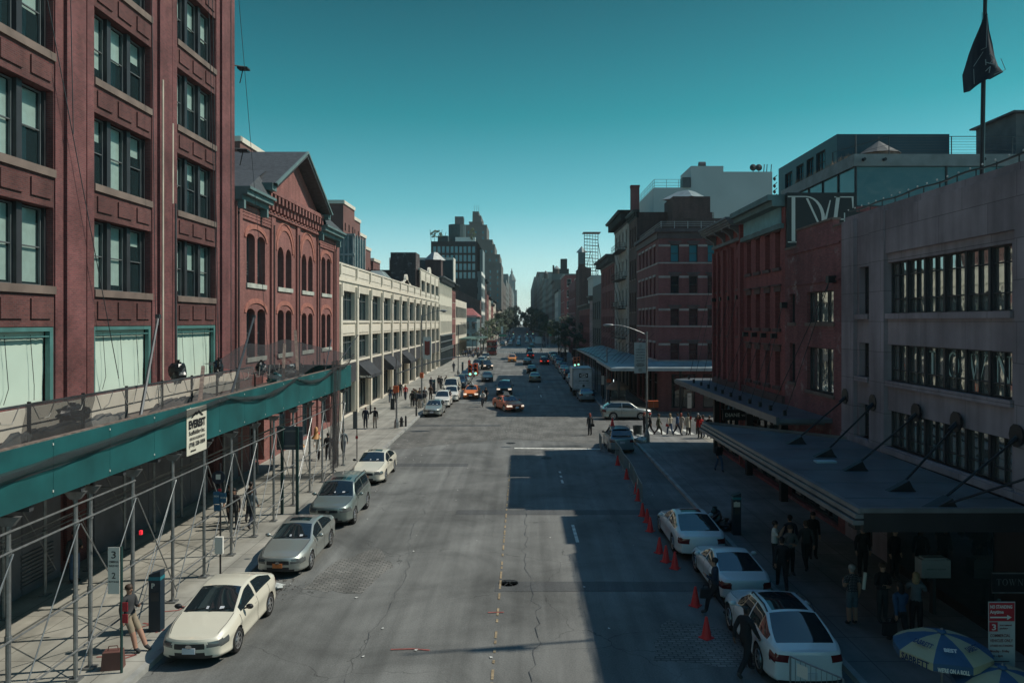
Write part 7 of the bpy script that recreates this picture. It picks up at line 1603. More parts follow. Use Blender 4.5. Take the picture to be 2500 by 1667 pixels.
    for p in ((-11.2, 47.8, 8.0),): k = MB(); k.tube((-11.1, 44.8, 6.5), (-11, 50.5, 8.3), .03, 5); k.tube((-11.1, 42.5, 6.5), (-11.9, 47, 8.1), .03, 5); k.build('net_pole', dsteel, b)
    k = MB()
    for i in range(24): y = 9 + i * 1.4; k.path([(-12.2, y, 7.15), (-12.15, y + .2, 6.8 - .2 * g_.random()), (-12.1, y + .5, 6.6 + .2 * g_.random()), (-12.2, y + .9, 7.12)], .012, 4)
    for p in ((-12.1, 15.9, 6.9), (-12.1, 25.2, 7.0), (-12.3, 30.5, 7.2)): 
        for j in range(3): k.path([(p[0], p[1] + .1 * math.cos(t), p[2] - .25 + (.2 + .06 * j) * math.sin(t)) for t in [i * .7 for i in range(10)]], .014, 4)
    k.build('rope_coil', M('pale_rope', (.25, .24, .22)), b)
    lamp = emit('shed_bulb', (1, .55, .25), 6)
    for y in (17.6, 24.2, 28.6, 33.5, 38): k = MB(); k.lathe([(.02, 0), (.07, -.04), (.07, -.12), (.0, -.16)], (-12.6, y, 4.9), 8); o = k.build('work_lamp', lamp, b); k = MB(); k.lathe([(.1, .06), (.05, .0)], (-12.6, y, 4.9), 8); k.build('lamp_holder', dsteel, o)
    k = MB(); k.box(-11.2, -11.13, 22.06, 22.14, 2.98, 3.1); k.build('warning_lamp', emit('red_warning_lamp', (1, .03, .05), .5), b)
    s = MB(); s.box(-11.02, -11.0, 24.75, 26.3, 4.78, 6.32); sg = tag(s.build('shed_sign', M('cream_sign', (.62, .60, .50), .6, var=.04), b), 'cream scaffold company sign with black lettering')
    l = MB(); f = lambda u, v: (-10.985, 25.52 + u, v)
    addtext(l, 'EVEREST', .36, lambda u, v: f(u, 5.66 + v), width=1.3, bold=.02); addtext(l, 'Scaffolding Inc.', .2, lambda u, v: f(u, 5.44 + v), width=1.25, bold=.006); addtext(l, '1 BRONX AVE, BRONX NY', .13, lambda u, v: f(u, 5.26 + v), width=1.2, bold=.004); addtext(l, '(718) 328-1004', .2, lambda u, v: f(u, 5.05 + v), width=1.25, bold=.006)
    for p in ([(-.5, 6.0), (-.1, 6.2), (0, 6.12), (.1, 6.22), (.5, 6.0), (.35, 6.0), (.1, 6.13), (0, 6.05), (-.1, 6.1), (-.35, 6.0)],): l.face([f(*q_) for q_ in p])
    l.face([f(-.5, 4.88), f(-.1, 4.88), f(-.1, 4.93), f(-.5, 4.93)]); l.build('lettering', blackm, sg)
shed()
blk = M('black_bin_liner', (.012, .014, .016), .3, var=.2, spec=.6, bump=.8, bs=6); wht = M('white_plastic_bag', (.42, .44, .42), .4, var=.15, bump=.8, bs=6)
def sack(label, x, y, z, rx, ry, rz, m, s, cat='bin bag', name='bin_bag', group=None):
    k = MB(); k.blob((x, y, z + rz), rx, ry, rz, s, .22, 12, 9); k.tube((x, y, z + rz * 1.9), (x, y, z + rz * 2.25), rx * .16, 6, rx * .3); return tag(k.build(name, m, None, smooth=False), label, cat, group)
HG = 'bagged winches on the shed'
sack('black bagged winch hanging beside the middle green sheeted opening', -12.6, 27.6, 6.95, .3, .28, .38, blk, 1, 'winch', 'bagged_winch', HG); sack('narrow black bagged winch hanging on the brick pier', -12.6, 31.3, 6.9, .2, .2, .36, blk, 2, 'winch', 'bagged_winch', HG)
sack('black bagged winch with white cord near the gabled hall', -12.7, 36.7, 6.6, .25, .2, .33, blk, 3, 'winch', 'bagged_winch', HG); sack('white cloth sack hanging on the shed railing at the far left', -12.0, 15.7, 6.3, .22, .18, .36, M('canvas_sack', (.5, .5, .46), .9), 4, 'sack', 'sack')
sack('dark bag slumped behind the shed railing', -13.0, 21.8, 6.3, .4, .5, .25, blk, 5, 'bag', 'bag')
for i, (dx, dy, dz, r_) in enumerate([(0, 0, 0, .36), (.3, .9, 0, .4), (-.3, 1.6, .05, .38), (.1, .6, .4, .34), (-.1, 1.3, .42, .36), (.2, 2.2, 0, .4), (0, 2.9, 0, .33), (.1, 1.0, .72, .28)]):
    sack('pale rubble sack %s on the shed deck by the catch net' % ['lowest left', 'low front', 'low rear', 'second layer left', 'second layer right', 'low right', 'rightmost', 'topmost'][i], -12.0 + dx, 38.0 + dy, 6.0 + dz, r_, r_ * 1.1, r_ * .5, M('rubble_sack', (.30, .31, .30), .7, var=.4, scale=6, bump=.8, bs=6), i + 10, 'rubble sack', 'rubble_sack', 'rubble sacks on the shed deck')
sack('teal tarpaulin bundle left of the rubble sacks', -12.0, 36.7, 6.0, .4, .5, .32, M('teal_tarp', (.03, .12, .13), .5, bump=.6, bs=5), 21, 'tarpaulin', 'tarpaulin_bundle'); k = MB(); k.box(-11.9, -11.3, 37.6, 38.9, 6.0, 6.28); tag(k.build('orange_crate', M('orange_crate', (.42, .13, .06)), None), 'orange crate below the rubble sacks on the shed', 'crate')
for x, y, z, l in ((-12.9, 47.2, 1.9, 'ochre bell shaped ornament hanging above the woman in red hat'), (-13.6, 46.2, 1.55, 'second ochre bell shaped ornament hanging lower left')):
    t = thing('bell_ornament', l, 'ornament', (x, y, z)); k = MB(); k.lathe([(.30, 0), (.27, .06), (.16, .2), (.12, .45), (.11, .62), (.06, .72), (0, .74)], (x, y, z), 14); k.build('bell', M('ochre_plaster', (.55, .30, .13), .6, var=.1), t, smooth=True); k = MB(); k.tube((x, y, z + .7), (x, y, 4.92), .012, 4); k.build('cord', blackm, t)
# ---------------------------------------------------------------- street furniture
def meter(x, y, label, z=.15):
    t = thing('parking_meter', label, 'parking meter', (x, y, z), 'muni parking meters'); k = MB(); k.box(x - .17, x + .17, y - .14, y + .14, z, z + 1.5); k.prism([(-.17, 1.5), (.17, 1.5), (.17, 1.78), (-.17, 1.66)], lambda a, h: (x + a, y - .14, z + h), lambda a, h: (x + a, y + .14, z + h)); k.build('cabinet', M('navy_cabinet', (.02, .035, .05), .45), t)
    k = MB(); k.box(x - .175, x + .175, y - .145, y + .145, z + 1.5, z + 1.6); k.build('teal_band', M('teal_band', (.02, .18, .22), .4), t); k = MB(); addtext(k, 'P', .2, lambda u, v: (x - .04 + u, y - .15, z + 1.28 + v), bold=.008); k.build('lettering', whitesign, t)
    k = MB(); k.box(x - .1, x + .12, y - .155, y - .14, z + .9, z + 1.15); k.build('screen', dsteel, t)
    return t
meter(-10.75, 22.2, 'navy parking meter with teal band on the left pavement by the cream compact'); t = meter(9.1, 32.2, 'dark parking meter on the right pavement with a paper notice taped on'); k = MB(); k.box(8.95, 9.22, 32.03, 32.045, 1.35, 1.55); tag(k.build('paper_notice', whitesign, t), 'white paper notice')
meter(-11.2, 95.4, 'dark parking meter standing behind the waiting crowd'); meter(-10.9, 137, 'dark parking meter far along the left pavement near the tall pole')
def signpost(x, y, h, label, panels, m=darkgreen, z=.15, name='sign_post'):
    t = thing(name, label, 'sign post', (x, y, z)); k = MB(); k.tube((x, y, z), (x, y, z + h), .035, 6); k.build('post', m, t)
    for (dx, z0, z1, w_, pm, txts) in panels:
        k = MB(); k.box(x + dx - w_ / 2, x + dx + w_ / 2, y - .06, y - .045, z0, z1); s = k.build('panel', pm, t)
        if txts:
            l = MB()
            for (s_, sz, zz, wd) in txts: addtext(l, s_, sz, lambda u, v, zz=zz: (x + dx + u, y - .064, zz + v), width=wd, bold=.002)
            l.build('lettering', blackm if pm in (whitesign,) else whitesign, s)
    return t
t = signpost(-10.35, 19.5, 3.25, 'green post with tall parking regulation sign and two small red signs beside the brown duffel', [(-.17, 2.2, 3.4, .3, whitesign, [('3', .26, 3.12, .12), ('COMMERCIAL', .08, 3.0, .26), ('VEHICLES ONLY', .07, 2.9, .26), ('2', .22, 2.6, .1), ('Mon-Fri 7am-6pm', .06, 2.5, .26)]), (.12, 1.75, 1.98, .14, redsign, None), (.12, 1.45, 1.68, .14, redsign, None)])
t = signpost(-10.8, 27.0, 4.0, 'dark post with round bus emblem, blue bus signs and white timetable box', [(-.12, 2.7, 3.15, .22, bluesign, [('M14', .1, 2.95, .16)]), (.12, 2.75, 3.1, .22, bluesign, [('M14A', .09, 2.9, .18)]), (-.1, 2.45, 2.68, .22, bluesign, None)], blackm)
k = MB(); k.lathe([(.24, -.01), (.24, .01), (0, .01)], (-10.85, 26.95, 3.65), 20, axis='y'); k.build('round_panel', M('navy_emblem', (.012, .02, .035), .4), t); k = MB(); k.box(-10.93, -10.77, 26.92, 26.935, 3.58, 3.76); k.build('bus_symbol', whitesign, t); k = MB(); k.box(-10.94, -10.66, 26.84, 26.96, .95, 1.55); k.build('timetable_box', white, t); k = MB(); k.box(-10.86, -10.75, 26.93, 26.95, 3.16, 3.24); k.build('red_label', redsign, t)
t = thing('large_sign', 'large dark road sign seen from behind on two green posts beside the kerb', 'road sign', (-11, 35.6, .15))
for x in (-11.33, -10.62): k = MB(); k.box(x - .06, x + .06, 35.54, 35.66, .15, 4.25); k.build('post', darkgreen, t)
k = MB(); k.box(-11.62, -10.38, 35.7, 35.74, 3.15, 4.25); k.build('panel', M('sign_back', (.09, .10, .115), .6), t); k = MB()
for z in (3.3, 4.0): k.box(-11.62, -10.38, 35.67, 35.7, z, z + .07)
k.build('stiffener', steel, t)
signpost(-10.9, 49.7, 3.3, 'slim post with tall perforated sign and red clip before the white sedan', [(-.12, 2.15, 3.3, .26, M('sign_reverse', (.15, .15, .15)), None), (0, 1.5, 1.7, .16, redsign, None)], blackm)
signpost(8.9, 84, 3.3, 'slim post with white regulation sign behind the pale silver sedan', [(0, 2.2, 3.2, .3, whitesign, None)], blackm); signpost(13.4, 60.3, 3.6, 'slim post with tall white sign among the corner pedestrians', [(-.1, 2.3, 3.5, .32, whitesign, [('BUS', .1, 3.2, .2)]), (0, 1.4, 1.65, .14, redsign, None)], blackm)
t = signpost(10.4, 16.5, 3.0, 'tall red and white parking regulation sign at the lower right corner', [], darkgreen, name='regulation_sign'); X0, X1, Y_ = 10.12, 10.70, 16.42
k = MB(); k.box(X0, X1, Y_, Y_ + .01, 1.15, 3.12); pn = k.build('panel', M('shaded_sign_white', (.38, .38, .36), .6), t); k = MB(); k.box(X0 + .015, X1 - .015, Y_ - .005, Y_ - .001, 2.7, 3.1); k.box(X0 + .015, X0 + .2, Y_ - .005, Y_ - .001, 2.48, 2.68); k.build('red_field', redsign, pn)  # panel white is dulled in its colour to stand for the shade here
l = MB(); f = lambda x, z: (lambda u, v: (X0 + x + u, Y_ - .009, z + v))
for s_, sz, x, z, w_ in (('NO STANDING', .1, .03, 2.98, .48), ('Anytime', .1, .03, 2.87, .3), ('3', .18, .06, 2.51, .09)): addtext(l, s_, sz, f(x, z), align='LEFT', width=w_, bold=.003)
l.face([(X0 + .03, Y_ - .009, 2.77), (X0 + .42, Y_ - .009, 2.77), (X0 + .42, Y_ - .009, 2.8), (X0 + .03, Y_ - .009, 2.8)]); l.face([(X0 + .4, Y_ - .009, 2.73), (X0 + .5, Y_ - .009, 2.785), (X0 + .4, Y_ - .009, 2.84)]); l.build('white_lettering', whitesign, pn)
l = MB()
for s_, sz, x, z, w_ in (('hour metered', .05, .24, 2.6, .26), ('parking', .05, .24, 2.53, .18), ('COMMERCIAL', .09, .03, 2.36, .44), ('VEHICLES ONLY', .09, .03, 2.25, .5), ('OTHERS NO STANDING', .06, .03, 2.15, .5), ('Monday - Friday', .07, .03, 2.03, .42), ('7am - 6pm', .07, .03, 1.93, .28)): addtext(l, s_, sz, f(x, z), align='LEFT', width=w_, bold=.002)
for z in (1.82, 1.3): l.face([(X0 + .08, Y_ - .009, z), (X0 + .45, Y_ - .009, z), (X0 + .45, Y_ - .009, z + .02), (X0 + .08, Y_ - .009, z + .02)])
l.build('red_lettering', M('faded_red_ink', (.16, .05, .05)), pn)
# traffic lights and lamp posts
def head(t, x, y, z, rz=0, lit='g'):
    k = MB(); k.box(x - .18, x + .18, y - .13, y + .13, z, z + 1.05); h = k.build('signal_head', orangep, t)
    for i, c in enumerate('gyr'):
        zz = z + .2 + i * .33; k = MB(); k.lathe([(.11, 0), (.11, .01), (0, .012)], (x, y - .15, zz), 12, axis='y'); k.build('lens', {'g': emit('green_lens', (.35, 1, .75), 1.2) if 'green_lens' not in MC else MC['green_lens']}.get(c) if c == lit else blackm, h)
        k = MB(); k.lathe([(.14, -.16), (.14, 0)], (x, y - .13, zz), 12, axis='y', cap=False); k.build('visor', orangep, h)
    return h
def mast(x, y, h, arm, za, label, heads, sd=1):
    t = thing('traffic_light', label, 'traffic light', (x, y, .15)); k = MB(); k.lathe([(.22, 0), (.2, .5), (.11, .75), (.09, .8)], (x, y, .15), 8); k.tube((x, y, .9), (x, y, h), .085, 8, .06); k.build('pole', steel, t)
    pts = [(x + arm * i / 8, y, za + (1.55 * math.sin(i / 8 * 1.45))) for i in range(9)]; k = MB(); k.path(pts, .055, 6); k.tube((x, y, h - .1), pts[4], .012, 4); k.build('mast_arm', steel, t)
    for hx, hz, yw in heads: head(t, hx, y - (.2 if yw else 0), hz); k = MB(); k.tube((hx, y, hz + 1.0), (hx, y, hz + 1.35), .03, 5); k.build('hanger', blackm, t)
    return t
t = mast(-10.75, 64.4, 6.3, 6.35, 4.75, 'left mast traffic light with orange heads over the road', [(-4.45, 4.55, 1), (-4.0, 4.6, 0)])
k = MB(); k.box(-11.25, -10.9, 64.3, 64.36, 1.7, 2.65); k.build('black_panel', M('stickered_panel', (.03, .04, .04), .6, var=.9, scale=12), t); k = MB(); k.box(-11.0, -10.55, 64.1, 64.4, 3.2, 3.75); k.build('pedestrian_signal', orangep, t)
t = mast(9.15, 82, 6.4, -3.7, 4.7, 'right mast traffic light with orange heads beside the corner canopy', [(5.65, 4.3, 1), (6.05, 4.35, 0)])
k = MB(); k.box(9.3, 10.1, 81.9, 81.98, 2.55, 3.0); p = k.build('pedestrian_signal', blackm, t); k = MB(); k.blob((9.85, 81.87, 2.9), .04, .02, .04, 1, 0, 6, 4); k.tube((9.85, 81.87, 2.86), (9.85, 81.87, 2.72), .03, 5); k.tube((9.85, 81.87, 2.74), (9.79, 81.87, 2.6), .02, 4); k.tube((9.85, 81.87, 2.74), (9.92, 81.87, 2.6), .02, 4); k.build('walking_man', emit('white_walk_lamp', (.9, 1, 1), 1.5), p); k = MB(); k.box(9.1, 9.6, 81.85, 82.1, 2.6, 2.98); k.build('signal_box', orangep, t); k = MB(); k.box(9.4, 10.6, 81.95, 81.99, 3.85, 4.05); sp = k.build('street_sign', M('street_sign_blue', (.05, .07, .09)), t); k = MB(); addtext(k, 'WASHINGTON ST', .14, lambda u, v: (10 + u, 81.93, 3.9 + v), width=1.1, bold=.004); k.build('lettering', whitesign, sp)
bannerm = M('grey_banner', (.52, .55, .52), .8, var=.05)
def lamppost(x, y, h, arm, label, banner=None, rise=.6, sc=1):
    t = thing('street_lamp', label, 'street lamp', (x, y, .15)); k = MB(); k.lathe([(.24, 0), (.22, .55), (.13, .85), (.1, .9)], (x, y, .15), 8); k.tube((x, y, 1), (x, y, h), .09, 8, .065); k.build('pole', steel, t)
    pts = [(x + arm * i / 6, y, h - .25 + rise * math.sin(i / 6 * 1.57)) for i in range(7)]; k = MB(); k.path(pts, .035, 6); k.build('arm', steel, t); e = pts[-1]; sg = 1 if arm > 0 else -1
    k = MB(); k.blob((e[0] + sg * .3, y, e[2] - .02), .42, .17, .11, 1, 0, 12, 7); hd = k.build('lamp_head', steel, t, smooth=True); k = MB(); k.blob((e[0] + sg * .35, y, e[2] - .1), .2, .12, .1, 1, 0, 10, 6); k.build('lamp_glass', MC['headlamp_glass'], hd, smooth=True)
    if banner: banner(t)
    return t
def ban1(t):
    k = MB(); k.grid([[(8.4 + .87 * i / 6 - .0, 56.88 + .03 * math.sin(i * 1.3 + j), 7.6 - 2.25 * j / 8) for i in range(7)] for j in range(9)]); b_ = tag(k.build('banner', bannerm, t, smooth=True), 'pale banner with lines of dark lettering'); l = MB(); f = lambda z: (lambda u, v: (8.84 + u, 56.82, z + v))
    for s_, z in (('LIVEWORK', 7.05), ('WALKRIDE', 6.84), ('EATDINE', 6.63), ('SHOPBUY', 6.42), ('CREATEART', 6.21)): addtext(l, s_, .15, f(z), width=.68, bold=.002)
    for s_, z in (('EXPERIENCE', 6.02), ('THE MEATPACKING', 5.92), ('DISTRICT', 5.82)): addtext(l, s_, .085, f(z), width=.5 if s_ != 'THE MEATPACKING' else .66, bold=.004)
    n = 16
    for i in range(n): a, c_ = 2 * math.pi * i / n, 2 * math.pi * (i + 1) / n; l.face([(8.84 + r_ * math.cos(q_), 56.82, 7.38 + r_ * math.sin(q_)) for r_, q_ in ((.1, a), (.1, c_), (.08, c_), (.08, a))])
    for x, z, w_ in ((8.73, 5.45, .22), (8.76, 5.5, .06), (8.86, 5.5, .06)): l.box(x, x + w_, 56.815, 56.825, z, z + .02); l.box(x, x + .02, 56.815, 56.825, z, z + .18)
    l.box(8.73, 8.97, 56.815, 56.825, 5.64, 5.66); l.box(8.95, 8.97, 56.815, 56.825, 5.45, 5.66); l.build('lettering', dsteel, b_)
    k = MB(); k.tube((9.3, 56.9, 7.62), (8.38, 56.9, 7.62), .02, 5); k.tube((9.3, 56.9, 5.33), (8.38, 56.9, 5.33), .02, 5); k.build('banner_bar', steel, t)
    k = MB(); k.box(9.45, 9.8, 56.7, 57, 2.75, 3.25); k.box(9.85, 10.2, 56.75, 57.05, 2.75, 3.25); k.build('pedestrian_signal', orangep, t)
lamppost(9.35, 56.9, 8.45, -2.6, 'tall street lamp with pale lettered banner at the right corner', ban1, .75)
def ban2(t):
    k = MB(); k.box(-10.45, -9.58, 79.3, 79.34, 5.25, 7.6); b_ = tag(k.build('banner', bannerm, t), 'grey banner with red brown ribbon'); k = MB(); k.prism([(-.27, 5.75), (0, 5.65), (.27, 5.75), (.27, 7.2), (0, 7.1), (-.27, 7.2)], lambda x, z: (-10.01 + x, 79.27, z), lambda x, z: (-10.01 + x, 79.29, z)); k.build('ribbon', M('red_brown_ribbon', (.22, .06, .05)), b_)
    k = MB(); k.box(-10.75, -10.4, 79.0, 79.35, 3.3, 3.85); k.build('pedestrian_signal', orangep, t)
lamppost(-10.62, 79.5, 9.9, 2.0, 'tall street lamp with red ribbon banner above the waiting crowd', ban2, .7); lamppost(-11.0, 129, 8.7, 2.6, 'tall street lamp beyond the banner lamp on the left pavement', None, .6); lamppost(9.3, 185, 8.3, -2.6, 'street lamp rising behind the right hand tree', None, .5); lamppost(-10.8, 232, 8.5, 2.6, 'far street lamp at the left side of the avenue')
mast(-10.8, 258, 6.0, 8, 5.0, 'far left mast traffic light across the avenue', [(-3.2, 4.8, 1)]); mast(9.3, 264, 6.2, -6, 5.0, 'far right mast traffic light across the avenue', [(3.6, 4.8, 1), (1.6, 4.7, 0)])
for x, y, l in ((-6.6, 250, 'green street name sign hanging over the avenue, left'), (10.5, 262, 'green street name sign hanging over the avenue, right')): k = MB(); k.box(x - 1.2, x + 1.2, y, y + .06, 4.3, 4.9); tag(k.build('street_name_sign', M('green_sign', (.02, .20, .13), .5), None), l, 'street sign')
k = MB(); k.box(-7.3, -6.6, 256, 256.1, 5.2, 7.6); tag(k.build('pole_banner', bannerm, None), 'pale banner hanging near the far left traffic light', 'banner')
# hydrant, bollards, bin, bags
t = thing('fire_hydrant', 'black fire hydrant with silver cap near the left kerb', 'hydrant', (-10.45, 65.2, .15)); k = MB(); k.lathe([(.18, 0), (.14, .08), (.12, .55), (.15, .6), (.13, .72), (.06, .84), (0, .88)], (-10.45, 65.2, .15), 12); k.tube((-10.65, 65.2, .6), (-10.25, 65.2, .6), .06, 8); k.build('body', blackm, t, smooth=True); k = MB(); k.lathe([(.12, 0), (.06, .14), (0, .17)], (-10.45, 65.2, .84), 10); k.build('cap', steel, t)
for i, (x, y, l) in enumerate([(-10.1, 65.3, 'black bollard right beside the fire hydrant'), (-14.9, 74.0, 'black bollard beside the first pilaster of the cream hall'), (-10.2, 72.5, 'slim red and white bollard at the kerb by the waiting crowd')]): k = MB(); k.lathe([(.09, 0), (.08, .85), (.05, .92), (0, .94)], (x, y, .15), 10); tag(k.build('bollard', blackm, None, smooth=True), l, 'bollard')
t = thing('litter_bin', 'dark mesh litter bin with open lid beside the tall lamp post', 'bin', (8.95, 58.9, .15)); k = MB(); k.lathe([(.3, 0), (.36, .9), (.38, .95), (.33, .95), (.28, .1)], (8.95, 58.9, .15), 16, cap=False); k.build('drum', M('green_black_bin', (.03, .04, .04), .6), t)
sack('white rubbish bag pile between the silver blue SUV and lamp post', 8.75, 57.2, .15, .55, .45, .22, wht, 31); sack('smaller white rubbish bag against the lamp post foot', 8.95, 56.6, .15, .34, .3, .2, wht, 32); sack('black rubbish bag standing tall by the right parking meter', 8.45, 33.2, .15, .32, .32, .42, blk, 33); sack('low black rubbish bag against the right parking meter', 8.85, 32.8, .15, .34, .3, .24, blk, 34); sack('clear plastic litter clump in the gutter behind the cream compact', -8.6, 26.1, .0, .38, .25, .08, wht, 35, 'litter', 'litter')
lm = M('litter_paper', (.5, .5, .47)); k = MB(); q_ = random.Random(12)
for i in range(140):
    x, y = (q_.uniform(-9.85, 8), q_.uniform(19, 90)) if i % 2 else (q_.uniform(-9.8, -7.9), q_.uniform(20, 60)); a = q_.uniform(0, 3); s_ = q_.uniform(.02, .07); k.face([(x + s_ * math.cos(a + j * 1.57) * (1 if j % 2 else .6), y + s_ * math.sin(a + j * 1.57), .02 + .01 * (j % 2)) for j in range(4)])
tag(k.build('litter_scraps', lm), kind='stuff')
k = MB()
for i in range(700): x, y = q_.gauss(-9.0, .45), q_.gauss(25.9, .5); a = q_.uniform(0, 3); s_ = q_.uniform(.015, .05); k.face([(x + s_ * math.cos(a + j * 1.57), y + s_ * math.sin(a + j * 1.57) * .7, .022 + .02 * q_.random()) for j in range(4)])
tag(k.build('dead_leaves', M('dead_leaf', (.045, .035, .03), .9, var=.6, scale=30)), kind='stuff')
# cones
def cone(x, y, label, z=0, s=.72, tilt=0):
    t = thing('traffic_cone', label, 'traffic cone', (x, y, z), 'red traffic cones', local=True); k = MB(); k.box(-.19 * s / .72, .19 * s / .72, -.19 * s / .72, .19 * s / .72, 0, .035); k.lathe([(.15, .035), (.035, s), (.0, s)], (0, 0, 0), 14); k.build('cone_body', redp, t, smooth=False); t.rotation_euler = (tilt, 0, x); return t
for x, y, n_ in [(5.95, 38.9, 'farthest cone clear of the barriers, one of a close pair'), (6.1, 40.5, 'cone standing behind the barrier end'), (6.08, 44.2, 'cone behind the middle barriers'), (6.1, 48.5, 'cone hidden behind the far barriers'), (5.68, 35.8, 'upper cone of the trio beside the farthest white car'), (5.72, 34.7, 'middle cone of the trio beside the farthest white car'), (5.6, 33.2, 'lower cone of the trio beside the farthest white car'),
                 (5.45, 30.1, 'upper cone of the trio between the farthest white car and coupe'), (5.5, 29.0, 'middle cone of the trio between the farthest white car and coupe'), (5.68, 28.2, 'lower cone of the trio between the farthest white car and coupe'), (5.6, 24.5, 'cone standing alone beside the white coupe'), (5.35, 22.0, 'nearest cone, alone beside the white sports SUV')]: cone(x, y, 'red traffic cone, ' + n_, s=.62)
cone(6.45, 54.3, 'red traffic cone standing on the roof of the silver blue SUV', 1.70, .6)
# crowd barriers
def barrier(p, q_, label, sheetm=None):
    a = Vector((p[0], p[1], 0)); b_ = Vector((q_[0], q_[1], 0)); t = thing('crowd_barrier', label, 'barrier', tuple(a), 'crowd barriers'); d = (b_ - a); L = d.length; u = d.normalized(); n_ = Vector((-u.y, u.x, 0)); Z = Vector((0, 0, 1)); k = MB(); k.path([a + Z * .15, a + Z * 1.08, b_ + Z * 1.08, b_ + Z * .15, a + Z * .15], .022, 6); k.build('frame', steel, t)
    k = MB(); m_ = int(L / .13)
    for i in range(1, m_): c_ = a + d * i / m_; k.tube(c_ + Z * .15, c_ + Z * 1.08, .008, 4)
    k.build('bars', steel, t)
    for c_ in (a + u * .2, b_ - u * .2): k = MB(); k.path([c_ - n_ * .35, c_ - n_ * .3 + Z * .03, c_ + Z * .16, c_ + n_ * .3 + Z * .03, c_ + n_ * .35], .016, 5); k.build('foot', steel, t)
    if sheetm: k = MB(); c_ = a + u * .2; k.face([c_ - n_ * .03 + Z * .7 + u * 0, c_ - n_ * .03 + Z * .7 + u * .3, c_ - n_ * .03 + Z * 1.0 + u * .3, c_ - n_ * .03 + Z * 1.0]); k.build('paper_sign', whitesign, t)
pts = [(5.62, 55.4), (5.55, 53.2), (6.3, 51.2), (6.32, 49.0), (6.22, 46.4), (6.25, 44.3), (6.18, 42.0), (6.05, 39.9), (5.98, 37.8)]
nm = ['first barrier at the far end by the SUV', 'second barrier, turned across the SUV rear', 'third barrier from the far end', 'fourth barrier from the far end', 'fifth barrier, middle of the run', 'sixth barrier with papers tied on', 'seventh barrier, next to last of the run', 'last barrier of the run nearest the cones']
for i in range(8): barrier(pts[i], (pts[i + 1][0], pts[i + 1][1] + .06), nm[i], i in (5, 7))
barrier((6.5, 18.35), (7.3, 17.2), 'single crowd barrier at the bottom edge behind the white sports SUV', True)
# hot dog umbrellas
def umbrella(x, y, z, r, label, cols, lettered):
    t = thing('hot_dog_umbrella', label, 'umbrella', (x, y, .15)); k = MB(); k.tube((x, y, .15), (x, y, z + .1), .025, 6); k.build('pole', steel, t); cn = [M('umbrella_blue', (.03, .085, .16), .6, var=.08), M('umbrella_yellow', (.34, .32, .20), .6, var=.08)]
    cp = MB(); n = 8; prof = [(0, 0), (.35, -.07), (.7, -.2), (1, -.42), (1.0, -.62)]
    for i in range(n):
        rows = []
        for (rr_, dz) in prof: rows.append([(x + r * rr_ * math.cos(2 * math.pi * (i + j / 4 + .15) / n) * (1 - .035 * math.sin(math.pi * j / 4)), y + r * rr_ * math.sin(2 * math.pi * (i + j / 4 + .15) / n) * (1 - .035 * math.sin(math.pi * j / 4)), z + dz * r * .8 + (.0 if rr_ < .9 else .03 * math.sin(math.pi * j / 4))) for j in range(5)])
        cp.grid(rows, (i + 1) % 2)
    cp.build('canopy', cn, t); k = MB(); k.blob((x, y, z + .02), .1, .1, .05, 1, 0, 8, 5); k.build('finial', cn[0], t)
    if lettered:
        l = MB(); l2 = MB()
        for txt, ia, rr_, sz, wd in (('SABRETT', 4.65, .72, .17, .42), ('SABRETT', 4.65, .99, .2, .62), ("BEST", 5.65, .74, .12, .25), ('SABRETT', 6.65, .72, .17, .42), ("WE'RE ON A ROLL", 5.65, .99, .12, .6)):
            am = 2 * math.pi * (ia) / 8; ux = Vector((-math.sin(am), math.cos(am), 0)); rd = Vector((math.cos(am), math.sin(am), 0)); vert = rr_ > .9
            o_ = Vector((x, y, z)) + rd * r * (rr_ + .012) * (.995 if not vert else .97) + Vector((0, 0, (-.2 * .8 * r + .035) if not vert else (-.6 * r * .8))); up = Vector((0, 0, 1)) if vert else (Vector((0, 0, .42)) - rd * .75).normalized()
            addtext(l2 if ia == 5.65 else l, txt, sz, lambda u, v: tuple(o_ + ux * u + up * v), width=wd, bold=.006)
        l.build('lettering', M('dark_blue_ink', (.02, .04, .10)), t); l2.build('lettering', whitesign, t)
umbrella(9.15, 16.5, 2.42, .98, 'blue and yellow striped hot dog stand umbrella at the lower right', 0, True); umbrella(9.9, 15.6, 2.05, .95, 'second hot dog umbrella cut off by the bottom right edge', 0, False)
t = thing('hot_dog_cart', 'steel hot dog cart under the blue and yellow umbrella', 'food cart', (9.2, 16.4, 0)); k = MB(); k.box(8.8, 9.9, 16.0, 16.8, .6, 1.15); k.box(8.85, 9.85, 16.05, 16.75, 1.15, 1.2); k.build('cabinet', steel, t)
for x in (9.0, 9.7): k = MB(); k.lathe([(.2, -.04), (.25, -.04), (.25, .04), (.2, .04)], (x, 16.0, .4), 14, axis='y'); k.build('wheel', rubber, t)
t = thing('cart_umbrella', 'brown cream mushroom shaped food cart umbrella in shade by the corner canopy', 'umbrella', (9.8, 79, .15)); k = MB(); k.tube((9.9, 79, .15), (9.9, 79, 2.9), .03, 6); k.build('pole', steel, t); k = MB(); k.lathe([(0, .0), (.6, -.15), (1.15, -.55), (1.25, -.85)], (9.9, 79, 3.0), 12); k.build('canopy', M('cart_umbrella_cloth', (.22, .16, .12)), t); 
t = thing('food_cart', 'steel food cart with clear plastic curtain under the brown umbrella', 'food cart', (9.9, 79, .15)); k = MB(); k.box(9.2, 10.7, 78.6, 79.6, .3, 1.3); k.build('cabinet', dsteel, t); k = MB(); k.box(9.2, 10.7, 78.55, 78.6, 1.3, 2.2); k.build('curtain', clear, t)
